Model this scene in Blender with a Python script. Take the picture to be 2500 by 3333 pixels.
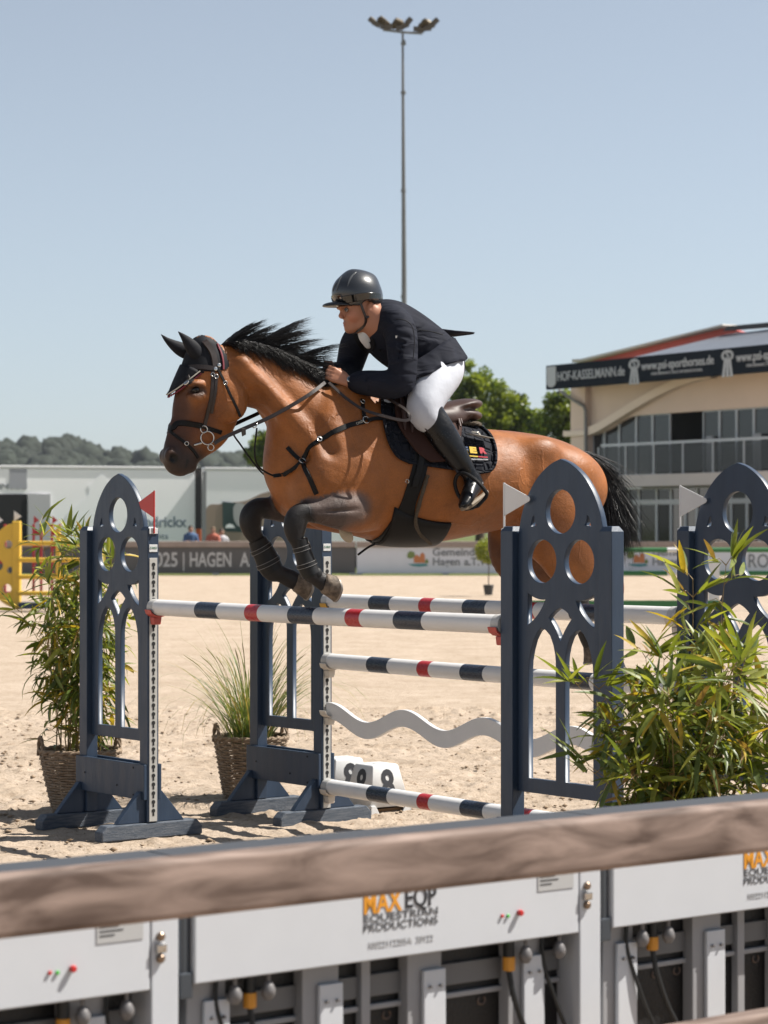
import bpy, bmesh, math, random
import numpy as np
from mathutils import Vector, Matrix
from mathutils.bvhtree import BVHTree

for o in list(bpy.data.objects):
    bpy.data.objects.remove(o)
scene = bpy.context.scene
COL = scene.collection

# ------------------------------------------------------------------ camera
CAM_H = 1.775
FPX, CXP, CYP = 7870.0, 1250.0, 1666.5
PITCH = math.atan(48.5 / FPX)
cam_data = bpy.data.cameras.new('camera')
cam = bpy.data.objects.new('camera', cam_data)
COL.objects.link(cam)
cam.location = (0, 0, CAM_H)
cam.rotation_euler = (math.pi / 2 + PITCH, 0, 0)
cam_data.sensor_fit = 'VERTICAL'
cam_data.sensor_height = 36.0
cam_data.sensor_width = 27.0
cam_data.lens = FPX / 3333.0 * 36.0
cam_data.clip_end = 12000
cam_data.dof.use_dof = True
cam_data.dof.focus_distance = 12.3
cam_data.dof.aperture_fstop = 5.0
scene.camera = cam

# ------------------------------------------------------------------ sky, sun, exposure
SUN_EL = math.radians(53)
SUN_AZ = math.radians(79)          # from +Y towards +X
world = bpy.data.worlds.new('World')
scene.world = world
world.use_nodes = True
wn = world.node_tree
wn.nodes.clear()
sky = wn.nodes.new('ShaderNodeTexSky')
sky.sky_type = 'NISHITA'
sky.sun_disc = False
sky.sun_elevation = SUN_EL
sky.sun_rotation = SUN_AZ
sky.altitude = 100
sky.air_density = 1.0
sky.dust_density = 0.1
sky.ozone_density = 9.0
hsv = wn.nodes.new('ShaderNodeHueSaturation')
hsv.inputs['Saturation'].default_value = 0.46
hsv.inputs['Hue'].default_value = 0.49
bg = wn.nodes.new('ShaderNodeBackground')
bg.inputs['Strength'].default_value = 0.066
wo = wn.nodes.new('ShaderNodeOutputWorld')
wn.links.new(sky.outputs[0], hsv.inputs['Color'])
wn.links.new(hsv.outputs[0], bg.inputs['Color'])
wn.links.new(bg.outputs[0], wo.inputs['Surface'])
sd = bpy.data.lights.new('sun', 'SUN')
sd.energy = 5.0
sd.angle = math.radians(0.53)
sd.color = (1.0, 0.95, 0.87)
sun = bpy.data.objects.new('sun', sd)
COL.objects.link(sun)
SUN_DIR = Vector((math.sin(SUN_AZ) * math.cos(SUN_EL), math.cos(SUN_AZ) * math.cos(SUN_EL), math.sin(SUN_EL)))
sun.rotation_euler = SUN_DIR.to_track_quat('Z', 'Y').to_euler()
sun.location = (30, 10, 40)
scene.view_settings.view_transform = 'Standard'
scene.view_settings.look = 'None'
scene.view_settings.gamma = 1.0
scene.view_settings.use_curve_mapping = False
scene.view_settings.exposure = 0.82
scene.cycles.max_bounces = 8
scene.cycles.diffuse_bounces = 1
scene.cycles.use_denoising = True

# ------------------------------------------------------------------ helpers: surveying
_fw = Vector((0, math.cos(PITCH), math.sin(PITCH)))
_up = Vector((0, -math.sin(PITCH), math.cos(PITCH)))
CAM = Vector((0, 0, CAM_H))
def ray(px, py):
    return Vector((1, 0, 0)) * ((px - CXP) / FPX) + _fw + _up * ((CYP - py) / FPX)
def at(px, py, Y):
    r = ray(px, py)
    return CAM + r * (Y / r.y)
def on_ground(px, py, z=0.0):
    r = ray(px, py)
    return CAM + r * ((z - CAM_H) / r.z)
def on_plane(px, py, p0, n):
    r = ray(px, py)
    n = Vector(n)
    return CAM + r * ((Vector(p0) - CAM).dot(n) / r.dot(n))

# ------------------------------------------------------------------ helpers: materials
def lin(r, g, b):
    f = lambda c: (c / 255 / 12.92) if c <= 10 else ((c / 255 + 0.055) / 1.055) ** 2.4
    return (f(r), f(g), f(b))
MATS = {}
ALB = 0.82
KEEP_ALB = {'navy_paint', 'worn_navy_paint', 'peach_render', 'peach_trim', 'slab_render', 'bay_coat', 'skin', 'banner_white', 'sign_letter', 'window_frame', 'truck_side', 'truck_graphic_white'}
def mat(name, col, rough=0.6, var=0.0, vscale=8.0, bump=0.0, bscale=60.0, metal=0.0, spec=0.5, coat=0.0,
        col2=None, detail=6.0, stretch=None, attr=None, sheen=0.0, alpha=None, trans=0.0, bdist=0.01, rvar=0.0, wear=None):
    if name in MATS:
        return MATS[name]
    m = bpy.data.materials.new(name)
    m.use_nodes = True
    nt = m.node_tree
    b = nt.nodes['Principled BSDF']
    b.inputs['Roughness'].default_value = rough
    b.inputs['Metallic'].default_value = metal
    b.inputs['Specular IOR Level'].default_value = spec
    b.inputs['Coat Weight'].default_value = coat
    b.inputs['Coat Roughness'].default_value = 0.08
    if sheen:
        b.inputs['Sheen Weight'].default_value = sheen
        b.inputs['Sheen Roughness'].default_value = 0.4
    if trans:
        b.inputs['Transmission Weight'].default_value = trans
    tc = nt.nodes.new('ShaderNodeTexCoord')
    vec = tc.outputs['Object']
    if stretch:
        mp = nt.nodes.new('ShaderNodeMapping')
        mp.inputs['Scale'].default_value = stretch
        nt.links.new(vec, mp.inputs['Vector'])
        vec = mp.outputs[0]
    if name not in KEEP_ALB:
        col = tuple(c * ALB for c in col)
        col2 = tuple(c * ALB for c in col2) if col2 else None
    c1 = tuple(col) + (1,)
    base = None
    if attr:
        a = nt.nodes.new('ShaderNodeVertexColor')
        a.layer_name = attr
        base = a.outputs['Color']
    if var or col2:
        nz = nt.nodes.new('ShaderNodeTexNoise')
        nz.inputs['Scale'].default_value = vscale
        nz.inputs['Detail'].default_value = detail
        nz.inputs['Roughness'].default_value = 0.62
        nt.links.new(vec, nz.inputs['Vector'])
        if col2:
            rp = nt.nodes.new('ShaderNodeValToRGB')
            rp.color_ramp.elements[0].position = 0.35
            rp.color_ramp.elements[1].position = 0.65
            rp.color_ramp.elements[0].color = c1
            rp.color_ramp.elements[1].color = tuple(col2) + (1,)
            nt.links.new(nz.outputs['Fac'], rp.inputs['Fac'])
            base = rp.outputs[0]
        if var:
            mr = nt.nodes.new('ShaderNodeMapRange')
            mr.inputs['From Min'].default_value = 0.25
            mr.inputs['From Max'].default_value = 0.75
            mr.inputs['To Min'].default_value = 1 - var
            mr.inputs['To Max'].default_value = 1 + var
            nt.links.new(nz.outputs['Fac'], mr.inputs['Value'])
            mx = nt.nodes.new('ShaderNodeMix')
            mx.data_type = 'RGBA'
            mx.blend_type = 'MULTIPLY'
            mx.inputs['Factor'].default_value = 1.0
            if base is not None:
                nt.links.new(base, mx.inputs['A'])
            else:
                mx.inputs['A'].default_value = c1
            cb = nt.nodes.new('ShaderNodeCombineColor')
            for k in range(3):
                nt.links.new(mr.outputs[0], cb.inputs[k])
            nt.links.new(cb.outputs[0], mx.inputs['B'])
            base = mx.outputs['Result']
    if wear:                                    # (colour, threshold, scale, stretch): chips and scuffs
        wc_, wt, wsc, wst = wear
        mpw = nt.nodes.new('ShaderNodeMapping'); mpw.inputs['Scale'].default_value = wst; nt.links.new(tc.outputs['Object'], mpw.inputs['Vector'])
        nw = nt.nodes.new('ShaderNodeTexNoise'); nw.inputs['Scale'].default_value = wsc; nw.inputs['Detail'].default_value = 8; nw.inputs['Roughness'].default_value = 0.7
        nt.links.new(mpw.outputs[0], nw.inputs['Vector'])
        rw = nt.nodes.new('ShaderNodeMapRange'); rw.inputs['From Min'].default_value = wt; rw.inputs['From Max'].default_value = wt + 0.05; rw.inputs['To Max'].default_value = 0.85
        nt.links.new(nw.outputs['Fac'], rw.inputs['Value'])
        mw = nt.nodes.new('ShaderNodeMix'); mw.data_type = 'RGBA'
        nt.links.new(rw.outputs[0], mw.inputs['Factor'])
        if base is not None: nt.links.new(base, mw.inputs['A'])
        else: mw.inputs['A'].default_value = c1
        mw.inputs['B'].default_value = tuple(wc_) + (1,)
        base = mw.outputs['Result']
    if base is not None:
        nt.links.new(base, b.inputs['Base Color'])
    else:
        b.inputs['Base Color'].default_value = c1
    if rvar:
        n3 = nt.nodes.new('ShaderNodeTexNoise')
        n3.inputs['Scale'].default_value = vscale * 1.7
        n3.inputs['Detail'].default_value = 5
        nt.links.new(vec, n3.inputs['Vector'])
        m3 = nt.nodes.new('ShaderNodeMapRange')
        m3.inputs['To Min'].default_value = max(0.02, rough - rvar)
        m3.inputs['To Max'].default_value = min(1, rough + rvar)
        m3.inputs['From Min'].default_value = 0.3
        m3.inputs['From Max'].default_value = 0.7
        nt.links.new(n3.outputs['Fac'], m3.inputs['Value'])
        nt.links.new(m3.outputs[0], b.inputs['Roughness'])
    if bump:
        n2 = nt.nodes.new('ShaderNodeTexNoise')
        n2.inputs['Scale'].default_value = bscale
        n2.inputs['Detail'].default_value = 5
        nt.links.new(vec, n2.inputs['Vector'])
        bp = nt.nodes.new('ShaderNodeBump')
        bp.inputs['Strength'].default_value = bump
        bp.inputs['Distance'].default_value = bdist
        nt.links.new(n2.outputs['Fac'], bp.inputs['Height'])
        nt.links.new(bp.outputs[0], b.inputs['Normal'])
    MATS[name] = m
    return m

# ------------------------------------------------------------------ helpers: objects
def tag(o, label=None, cat=None, group=None, kind=None):
    if label: o['label'] = label
    if cat: o['category'] = cat
    if group: o['group'] = group
    if kind: o['kind'] = kind
    return o
def thing(name, label, cat, loc=(0, 0, 0), rz=0.0, group=None):
    o = bpy.data.objects.new(name, None)
    o.empty_display_size = 0.1
    COL.objects.link(o)
    o.location = loc
    o.rotation_euler = (0, 0, rz)
    return tag(o, label, cat, group)
def wmat(o):
    m = Matrix.Identity(4)
    while o is not None:
        m = (Matrix.Translation(o.location) @ o.rotation_euler.to_matrix().to_4x4()) @ m
        o = o.parent
    return m
def link(name, me, parent=None, mats=None, world=False, kind=None, label=None):
    """world=True: the mesh data is in world coordinates and is brought into the parent's frame."""
    if mats is not None and len(me.materials) == 0:
        for m in (mats if isinstance(mats, (list, tuple)) else [mats]):
            me.materials.append(m)
    o = bpy.data.objects.new(name, me)
    COL.objects.link(o)
    if parent is not None:
        o.parent = parent
        if world:
            me.transform(wmat(parent).inverted())
    if kind: o['kind'] = kind
    if label: o['label'] = label
    return o
def copy_tree(o, parent=None):
    c = o.copy()
    COL.objects.link(c)
    c.parent = parent
    for ch in list(o.children):
        copy_tree(ch, c)
    return c

class MB:
    """collects simple solids and builds them as one mesh"""
    def __init__(s):
        s.v = []; s.f = []; s.mi = []; s.cur = 0
    def add(s, vs, fs, mi=None):
        n = len(s.v)
        s.v.extend([tuple(v) for v in vs])
        s.f.extend([tuple(i + n for i in f) for f in fs])
        s.mi.extend([s.cur if mi is None else mi] * len(fs))
        return s
    def box(s, c, size, R=None, mi=None):
        hx, hy, hz = size[0] / 2, size[1] / 2, size[2] / 2
        vs = [Vector((x * hx, y * hy, z * hz)) for x in (-1, 1) for y in (-1, 1) for z in (-1, 1)]
        if R is not None:
            vs = [R @ v for v in vs]
        c = Vector(c)
        return s.add([v + c for v in vs], [(0, 1, 3, 2), (4, 6, 7, 5), (0, 4, 5, 1), (2, 3, 7, 6), (0, 2, 6, 4), (1, 5, 7, 3)], mi)
    def bx(s, x0, x1, y0, y1, z0, z1, mi=None):
        return s.box(((x0 + x1) / 2, (y0 + y1) / 2, (z0 + z1) / 2), (abs(x1 - x0), abs(y1 - y0), abs(z1 - z0)), None, mi)
    def tube(s, pts, r, n=8, caps=True, mi=None, flat=None):
        """r: number or list; flat=(factor, upvector) squashes the section"""
        pts = [Vector(p) for p in pts]
        m = len(pts)
        rs = [r] * m if not hasattr(r, '__len__') else list(r)
        vs = []; fs = []
        prev = None
        for i in range(m):
            t = (pts[min(i + 1, m - 1)] - pts[max(i - 1, 0)])
            if t.length < 1e-9: t = Vector((0, 0, 1))
            t.normalize()
            if prev is None:
                a = Vector((0, 0, 1)) if abs(t.z) < 0.9 else Vector((1, 0, 0))
                u = t.cross(a).normalized()
            else:
                u = (prev - t * prev.dot(t))
                u = u.normalized() if u.length > 1e-6 else t.orthogonal().normalized()
            prev = u
            w = t.cross(u)
            for k in range(n):
                a = 2 * math.pi * k / n
                vs.append(pts[i] + (u * math.cos(a) + w * math.sin(a)) * rs[i])
        for i in range(m - 1):
            for k in range(n):
                a = i * n + k; b = i * n + (k + 1) % n
                fs.append((a, b, b + n, a + n))
        if caps:
            fs.append(tuple(reversed(range(n))))
            fs.append(tuple((m - 1) * n + k for k in range(n)))
        return s.add(vs, fs, mi)
    def lathe(s, prof, c=(0, 0, 0), n=24, R=None, mi=None):
        vs = []; fs = []
        c = Vector(c)
        for (r, z) in prof:
            for k in range(n):
                a = 2 * math.pi * k / n
                p = Vector((r * math.cos(a), r * math.sin(a), z))
                if R is not None: p = R @ p
                vs.append(p + c)
        for i in range(len(prof) - 1):
            for k in range(n):
                a = i * n + k; b = i * n + (k + 1) % n
                fs.append((a, b, b + n, a + n))
        fs.append(tuple(reversed(range(n))))
        fs.append(tuple((len(prof) - 1) * n + k for k in range(n)))
        return s.add(vs, fs, mi)
    def prism(s, poly, o, ux, uy, depth, mi=None):
        """polygon (2D list) at origin o with axes ux, uy, extruded by vector depth"""
        o = Vector(o); ux = Vector(ux); uy = Vector(uy); dp = Vector(depth)
        n = len(poly)
        a = [o + ux * p[0] + uy * p[1] for p in poly]
        vs = a + [p + dp for p in a]
        fs = [tuple(range(n)), tuple(reversed(range(n, 2 * n)))]
        fs += [(i, i + n, (i + 1) % n + n, (i + 1) % n) for i in range(n)]
        return s.add(vs, fs, mi)
    def mesh(s, name, bevel=0.0, seg=2, smooth=False, angle=35):
        me = bpy.data.meshes.new(name)
        me.from_pydata(s.v, [], s.f)
        me.polygons.foreach_set('material_index', s.mi)
        bm = bmesh.new(); bm.from_mesh(me)
        bmesh.ops.recalc_face_normals(bm, faces=bm.faces)
        if bevel:
            es = [e for e in bm.edges if len(e.link_faces) == 2 and e.calc_face_angle(0) > 0.6]
            bmesh.ops.bevel(bm, geom=es, offset=bevel, segments=seg, affect='EDGES', profile=0.5, clamp_overlap=True)
        bm.to_mesh(me); bm.free()
        if smooth:
            me.polygons.foreach_set('use_smooth', [True] * len(me.polygons))
            me.set_sharp_from_angle(angle=math.radians(angle))
        return me
    def build(s, name, mats, parent=None, bevel=0.0, seg=2, smooth=False, world=False, kind=None, label=None, angle=35):
        return link(name, s.mesh(name, bevel, seg, smooth, angle), parent, mats, world, kind, label)

def mesh_np(name, v, f, smooth=True):
    me = bpy.data.meshes.new(name)
    v = np.asarray(v, dtype=np.float32); f = np.asarray(f, dtype=np.int32)
    me.vertices.add(len(v)); me.vertices.foreach_set('co', v.ravel())
    k = f.shape[1]
    me.loops.add(f.size); me.loops.foreach_set('vertex_index', f.ravel())
    me.polygons.add(len(f))
    me.polygons.foreach_set('loop_start', np.arange(0, f.size, k, dtype=np.int32))
    if smooth:
        me.polygons.foreach_set('use_smooth', np.ones(len(f), dtype=bool))
    me.update(calc_edges=True); me.validate()
    return me

def curve_mesh(name, loops, thick, bevel=0.0, res=2):
    """filled 2-D outline(s) in XY with holes, extruded symmetrically in Z by thick"""
    cu = bpy.data.curves.new(name, 'CURVE')
    cu.dimensions = '2D'; cu.fill_mode = 'BOTH'
    cu.extrude = max(0.0, thick / 2 - bevel); cu.bevel_depth = bevel; cu.bevel_resolution = 1
    if bevel: cu.offset = -bevel
    for lp in loops:
        sp = cu.splines.new('POLY')
        sp.points.add(len(lp) - 1)
        for i, p in enumerate(lp):
            sp.points[i].co = (p[0], p[1], 0, 1)
        sp.use_cyclic_u = True
    ob = bpy.data.objects.new(name, cu)
    COL.objects.link(ob)
    dg = bpy.context.evaluated_depsgraph_get()
    me = bpy.data.meshes.new_from_object(ob.evaluated_get(dg))
    bpy.data.objects.remove(ob); bpy.data.curves.remove(cu)
    me.name = name
    me.materials.clear()
    return me
def text_mesh(txt, size, thick=0.004, offset=0.0, align='CENTER', space=1.0, xs=1.0, line=1.0):
    cu = bpy.data.curves.new('lettering', 'FONT')
    cu.body = txt; cu.size = size; cu.extrude = thick / 2; cu.offset = offset
    cu.align_x = align; cu.align_y = 'CENTER'; cu.space_character = space; cu.space_line = line
    cu.resolution_u = 3
    ob = bpy.data.objects.new('lettering', cu)
    COL.objects.link(ob)
    dg = bpy.context.evaluated_depsgraph_get()
    me = bpy.data.meshes.new_from_object(ob.evaluated_get(dg))
    bpy.data.objects.remove(ob); bpy.data.curves.remove(cu)
    me.name = 'lettering'
    me.materials.clear()
    if xs != 1.0:
        me.transform(Matrix.Diagonal((xs, 1, 1, 1)))
    return me
def frame(o, ux, uy):
    """4x4 that maps local XY to a plane at o with axes ux, uy"""
    ux = Vector(ux).normalized(); uz = ux.cross(Vector(uy)).normalized(); uy = uz.cross(ux)
    return Matrix(((ux.x, uy.x, uz.x, o[0]), (ux.y, uy.y, uz.y, o[1]), (ux.z, uy.z, uz.z, o[2]), (0, 0, 0, 1)))
def put(name, me, M, mats, parent=None, kind=None, label=None):
    me.transform(M)
    return link(name, me, parent, mats, world=True, kind=kind, label=label)
def crom(pts, n):
    """Catmull-Rom resample of a list of tuples to n points"""
    P = np.array(pts, dtype=float)
    m = len(P)
    if m < 3:
        t = np.linspace(0, m - 1, n)[:, None]
        return P[0] * (1 - t) + P[-1] * t
    Q = np.vstack([2 * P[0] - P[1], P, 2 * P[-1] - P[-2]])
    out = []
    for t in np.linspace(0, m - 1 - 1e-9, n):
        i = int(t); x = t - i
        p0, p1, p2, p3 = Q[i], Q[i + 1], Q[i + 2], Q[i + 3]
        out.append(0.5 * ((2 * p1) + (-p0 + p2) * x + (2 * p0 - 5 * p1 + 4 * p2 - p3) * x * x + (-p0 + 3 * p1 - 3 * p2 + p3) * x ** 3))
    return np.array(out)
def vnoise(x, y, seed=0):
    """smooth value noise on arrays"""
    xi = np.floor(x).astype(np.int64); yi = np.floor(y).astype(np.int64)
    xf = x - xi; yf = y - yi
    u = xf * xf * (3 - 2 * xf); v = yf * yf * (3 - 2 * yf)
    def h(a, b):
        n = (a * 374761393 + b * 668265263 + seed * 1442695041) & 0x7fffffff
        n = ((n ^ (n >> 13)) * 1274126177) & 0x7fffffff
        return ((n ^ (n >> 16)) & 0xffff) / 65535.0
    return (h(xi, yi) * (1 - u) + h(xi + 1, yi) * u) * (1 - v) + (h(xi, yi + 1) * (1 - u) + h(xi + 1, yi + 1) * u) * v
# ================================================================== ground
def ground_material(name, far):
    m = bpy.data.materials.new(name); m.use_nodes = True
    nt = m.node_tree; b = nt.nodes['Principled BSDF']
    b.inputs['Roughness'].default_value = 0.95; b.inputs['Specular IOR Level'].default_value = 0.15
    tc = nt.nodes.new('ShaderNodeTexCoord')
    def noise(sc, det, rough=0.6):
        n = nt.nodes.new('ShaderNodeTexNoise'); n.inputs['Scale'].default_value = sc
        n.inputs['Detail'].default_value = det; n.inputs['Roughness'].default_value = rough
        nt.links.new(tc.outputs['Object'], n.inputs['Vector']); return n.outputs['Fac']
    def ramp(fac, cols):
        r = nt.nodes.new('ShaderNodeValToRGB')
        for i, (p, c) in enumerate(cols):
            e = r.color_ramp.elements[i] if i < 2 else r.color_ramp.elements.new(p)
            e.position = p; e.color = tuple(c) + (1,)
        nt.links.new(fac, r.inputs['Fac']); return r.outputs[0]
    def mul(a, bb, f=1.0):
        x = nt.nodes.new('ShaderNodeMix'); x.data_type = 'RGBA'; x.blend_type = 'MULTIPLY'
        x.inputs['Factor'].default_value = f
        nt.links.new(a, x.inputs['A']); nt.links.new(bb, x.inputs['B']); return x.outputs['Result']
    c = ramp(noise(1.3, 9, 0.7), [(0.3, (0.36, 0.283, 0.209)), (0.7, (0.49, 0.398, 0.316))])
    c = mul(c, ramp(noise(14, 8, 0.75), [(0.34, (0.62, 0.58, 0.53)), (0.5, (1, 1, 1))]))
    c = mul(c, ramp(noise(90, 4), [(0.3, (0.72, 0.7, 0.68)), (0.55, (1.05, 1.05, 1.05))]), 0.7)
    if far:
        sx = nt.nodes.new('ShaderNodeSeparateXYZ'); nt.links.new(tc.outputs['Object'], sx.inputs[0])
        g = nt.nodes.new('ShaderNodeMath'); g.operation = 'GREATER_THAN'; g.inputs[1].default_value = 89.4
        nt.links.new(sx.outputs['Y'], g.inputs[0])
        gr = ramp(noise(0.8, 8), [(0.3, (0.06, 0.09, 0.025)), (0.7, (0.14, 0.15, 0.05))])
        x = nt.nodes.new('ShaderNodeMix'); x.data_type = 'RGBA'
        nt.links.new(g.outputs[0], x.inputs['Factor']); nt.links.new(c, x.inputs['A']); nt.links.new(gr, x.inputs['B'])
        c = x.outputs['Result']
    nt.links.new(c, b.inputs['Base Color'])
    bp = nt.nodes.new('ShaderNodeBump'); bp.inputs['Strength'].default_value = 0.8; bp.inputs['Distance'].default_value = 0.02
    nt.links.new(noise(45, 8, 0.7), bp.inputs['Height']); nt.links.new(bp.outputs[0], b.inputs['Normal'])
    return m
g = MB(); g.add([(-3000, -60, -0.03), (3000, -60, -0.03), (3000, 6000, -0.03), (-3000, 6000, -0.03)], [(0, 1, 2, 3)])
tag(g.build('ground', ground_material('far_ground', True)), kind='structure')
def sand_patch():
    x0, x1, y0, y1, st = -4.4, 5.2, 9.0, 24.0, 0.024
    xs = np.arange(x0, x1, st); ys = np.arange(y0, y1, st)
    X, Y = np.meshgrid(xs, ys, indexing='ij')
    Z = (vnoise(X * 0.7, Y * 0.7, 1) - .5) * 0.02 + (vnoise(X * 3.1, Y * 3.1, 2) - .5) * 0.012
    t = vnoise(X * 8.5, Y * 8.5, 3); Z += np.maximum(t - 0.60, 0) * 0.055 - np.maximum(0.32 - t, 0) * 0.06
    t = vnoise(X * 21, Y * 21, 4); m = vnoise(X * 1.1 + 7, Y * 1.1, 5)
    Z += np.maximum(t - 0.68, 0) * 0.10 * np.clip((m - 0.35) * 3, 0, 1)
    Z += (vnoise(X * 33, Y * 33, 6) - .5) * 0.010
    rng = np.random.RandomState(4)
    for k in range(90):                          # hoof prints
        cx, cy = rng.uniform(x0 + .3, x1 - .3), rng.uniform(9.6, 21); a = rng.uniform(0, 6.28)
        dx, dy = X - cx, Y - cy
        u = (dx * math.cos(a) + dy * math.sin(a)) / 0.075; w = (-dx * math.sin(a) + dy * math.cos(a)) / 0.062
        r = np.sqrt(u * u + w * w)
        Z += -0.02 * np.exp(-(r ** 4)) + 0.011 * np.exp(-((r - 1.35) / 0.3) ** 2) * (0.6 + 0.4 * u.clip(-1, 1))
    ed = np.minimum(np.minimum(X - x0, x1 - X), np.minimum(Y - y0, y1 - Y))
    Z = Z + 0.002 - 0.05 * np.clip(1 - ed / 0.5, 0, 1) ** 2
    nx, ny = X.shape
    idx = np.arange(nx * ny).reshape(nx, ny)
    F = np.stack([idx[:-1, :-1], idx[1:, :-1], idx[1:, 1:], idx[:-1, 1:]], -1).reshape(-1, 4)
    return mesh_np('sand', np.stack([X, Y, Z], -1).reshape(-1, 3), F)
SAND = ground_material('near_sand', False)
tag(link('sand_surface', sand_patch(), None, SAND), kind='structure')
def clods():
    rng = np.random.RandomState(9)
    base = np.array([(0, 0, 1), (.9, 0, .3), (.28, .85, .3), (-.72, .53, .3), (-.72, -.53, .3), (.28, -.85, .3), (0, 0, -.4)])
    fc = np.array([(0, 1, 2), (0, 2, 3), (0, 3, 4), (0, 4, 5), (0, 5, 1), (6, 2, 1), (6, 3, 2), (6, 4, 3), (6, 5, 4), (6, 1, 5)])
    V = []; Fs = []
    for k in range(9000):
        y = 10.2 + rng.rand() ** 1.5 * 13; x = rng.uniform(-4.2, 5.0)
        if rng.rand() < .7 and (math.sin(x * 3.1 + y * 2.3) + math.sin(y * 5.1 - x * 1.7)) < -0.1: continue
        s = 0.005 + 0.018 * rng.rand() ** 3
        a = rng.rand() * 6.28; R = np.array([[math.cos(a), -math.sin(a), 0], [math.sin(a), math.cos(a), 0], [0, 0, 1]])
        v = (base * (0.7 + 0.6 * rng.rand(7, 1))) @ R.T * s * np.array([1.3, 1, .8]) + np.array([x, y, 0.006])
        Fs.append(fc + len(V) * 7); V.append(v)
    return mesh_np('clods', np.concatenate(V), np.concatenate(Fs), smooth=False)
tag(link('sand_clods', clods(), None, mat('clod', (0.33, 0.24, 0.16), 0.95, var=0.3, vscale=20)), 'loose clods of damp sand scattered over the arena', 'sand', kind='stuff')

# ================================================================== the oxer
D2 = Vector((0.6098, -0.7925, 0)); N2 = Vector((0.7925, 0.6098, 0))
RZ = math.atan2(D2.y, D2.x)
PA = Vector((-1.34, 13.80, 0)); PB = Vector((0.599, 11.28, 0)); PC = Vector((-0.367, 14.464, 0)); PD = Vector((1.502, 11.94, 0))
NAVY = mat('navy_paint', (0.027, 0.046, 0.080), 0.42, var=0.15, vscale=5, bump=0.06, bscale=35, spec=0.4, stretch=(3, 3, 0.6), rvar=0.1, wear=((.16, .19, .23), .70, 26, (1, 1, .7)))
NAVYW = mat('worn_navy_paint', (0.026, 0.043, 0.070), 0.6, col2=(0.10, 0.115, 0.14), vscale=9, bump=0.6, bscale=40, stretch=(14, 1.2, 14))
STEEL = mat('galvanised_strip', (0.62, 0.61, 0.58), 0.45, var=0.12, vscale=14, metal=0.35)
BLACK = mat('black_recess', (0.012, 0.012, 0.013), 0.8)
WHITEP = mat('white_paint', (0.80, 0.79, 0.78), 0.38, var=0.05, vscale=7, bump=0.08, bscale=30, rvar=0.1, wear=((.36, .33, .30), .68, 9, (1, 6, 6)))
POLEN = mat('pole_navy', (0.018, 0.030, 0.055), 0.3, var=0.3, vscale=25, stretch=(1, 12, 12), bump=0.1, rvar=0.12, wear=((.40, .42, .45), .69, 14, (1, 7, 7)))
POLER = mat('pole_red', (0.47, 0.016, 0.022), 0.3, var=0.16, vscale=25, stretch=(1, 12, 12), bump=0.1, rvar=0.1, wear=((.62, .5, .48), .71, 14, (1, 7, 7)))
REDPL = mat('red_plastic', (0.60, 0.035, 0.03), 0.4, var=0.06)
CUPW = mat('cream_plastic', (0.74, 0.66, 0.56), 0.5, var=0.06)
CUPR = mat('faded_red_plastic', (0.55, 0.09, 0.07), 0.5, var=0.12, vscale=20)
PLATE = mat('plate_white', (0.75, 0.76, 0.76), 0.35)
GREENINK = mat('green_ink', (0.03, 0.22, 0.12), 0.5)
DARKINK = mat('dark_ink', (0.03, 0.03, 0.035), 0.5)
WWD = 0.674
def circ(cx, cz, r, n=40):
    return [(cx + r * math.cos(2 * math.pi * k / n), cz + r * math.sin(2 * math.pi * k / n)) for k in range(n)]
def arc_pts(p, q, bulge, n=10):
    """points from p to q bowed sideways by bulge"""
    p = Vector(p); q = Vector(q); t = q - p; nn = Vector((-t.y, t.x)).normalized()
    return [tuple(p + t * (i / n) + nn * (bulge * 4 * (i / n) * (1 - i / n))) for i in range(n + 1)]
def panel_loops():
    c = 0.337; x0, x1 = 0.045, 0.629
    arch = [(x1 - 0.008, 1.775), (0.601, 1.844), (0.556, 1.93), (0.487, 2.009), (0.405, 2.062), (c, 2.085)]
    right = [tuple(p) for p in crom(arch, 18)]
    left = [(2 * c - x, z) for x, z in reversed(right[:-1])]
    outer = [(x1, 0.548), (x1, 1.70), (x1 - 0.001, 1.74)] + right + left + [(x0 + 0.001, 1.74), (x0, 1.70), (x0, 0.548)]
    L = [outer, circ(c, 1.845, 0.101), circ(c - 0.127, 1.617, 0.1), circ(c + 0.127, 1.617, 0.1)]
    for s in (-1, 1):
        m = lambda x: c + s * x
        L.append([(m(.180), 1.828), (m(.176), 1.80), (m(.165), 1.782), (m(.206), 1.775), (m(.200), 1.80), (m(.190), 1.822)])
        tri = arc_pts((m(.226), 1.470), (m(.104), 1.441), 0.010 * s) + arc_pts((m(.104), 1.441), (m(.228), 1.322), -0.014 * s)[1:]
        L.append(tri)
        inn = [(m(.032), 0.614), (m(.032), 1.16)] + [(m(.032 + a * .1), 1.16 + b * .15) for a, b in ((.04, .22), (.16, .5), (.38, .78), (.68, .94), (1.0, 1.0))]
        out = [(m(.132 + a * .085), 1.31 - b * .155) for a, b in ((.3, .12), (.62, .36), (.85, .68), (1, 1))] + [(m(.2205), 1.1), (m(.2205), 0.614)]
        L.append([(m(0.0315), 0.614)] + inn[1:] + out)
    L.append(arc_pts((c, 1.406), (c + .079, 1.36), 0.006, 5) + arc_pts((c + .079, 1.36), (c, 1.254), -0.006, 5)[1:] + arc_pts((c, 1.254), (c - .079, 1.36), -0.006, 5)[1:] + arc_pts((c - .079, 1.36), (c, 1.406), 0.006, 5)[1:-1])
    return L
XZ = Matrix(((1, 0, 0, 0), (0, 0, -1, 0), (0, 1, 0, 0), (0, 0, 0, 1)))   # XY sheet -> XZ, thickness along Y
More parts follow.
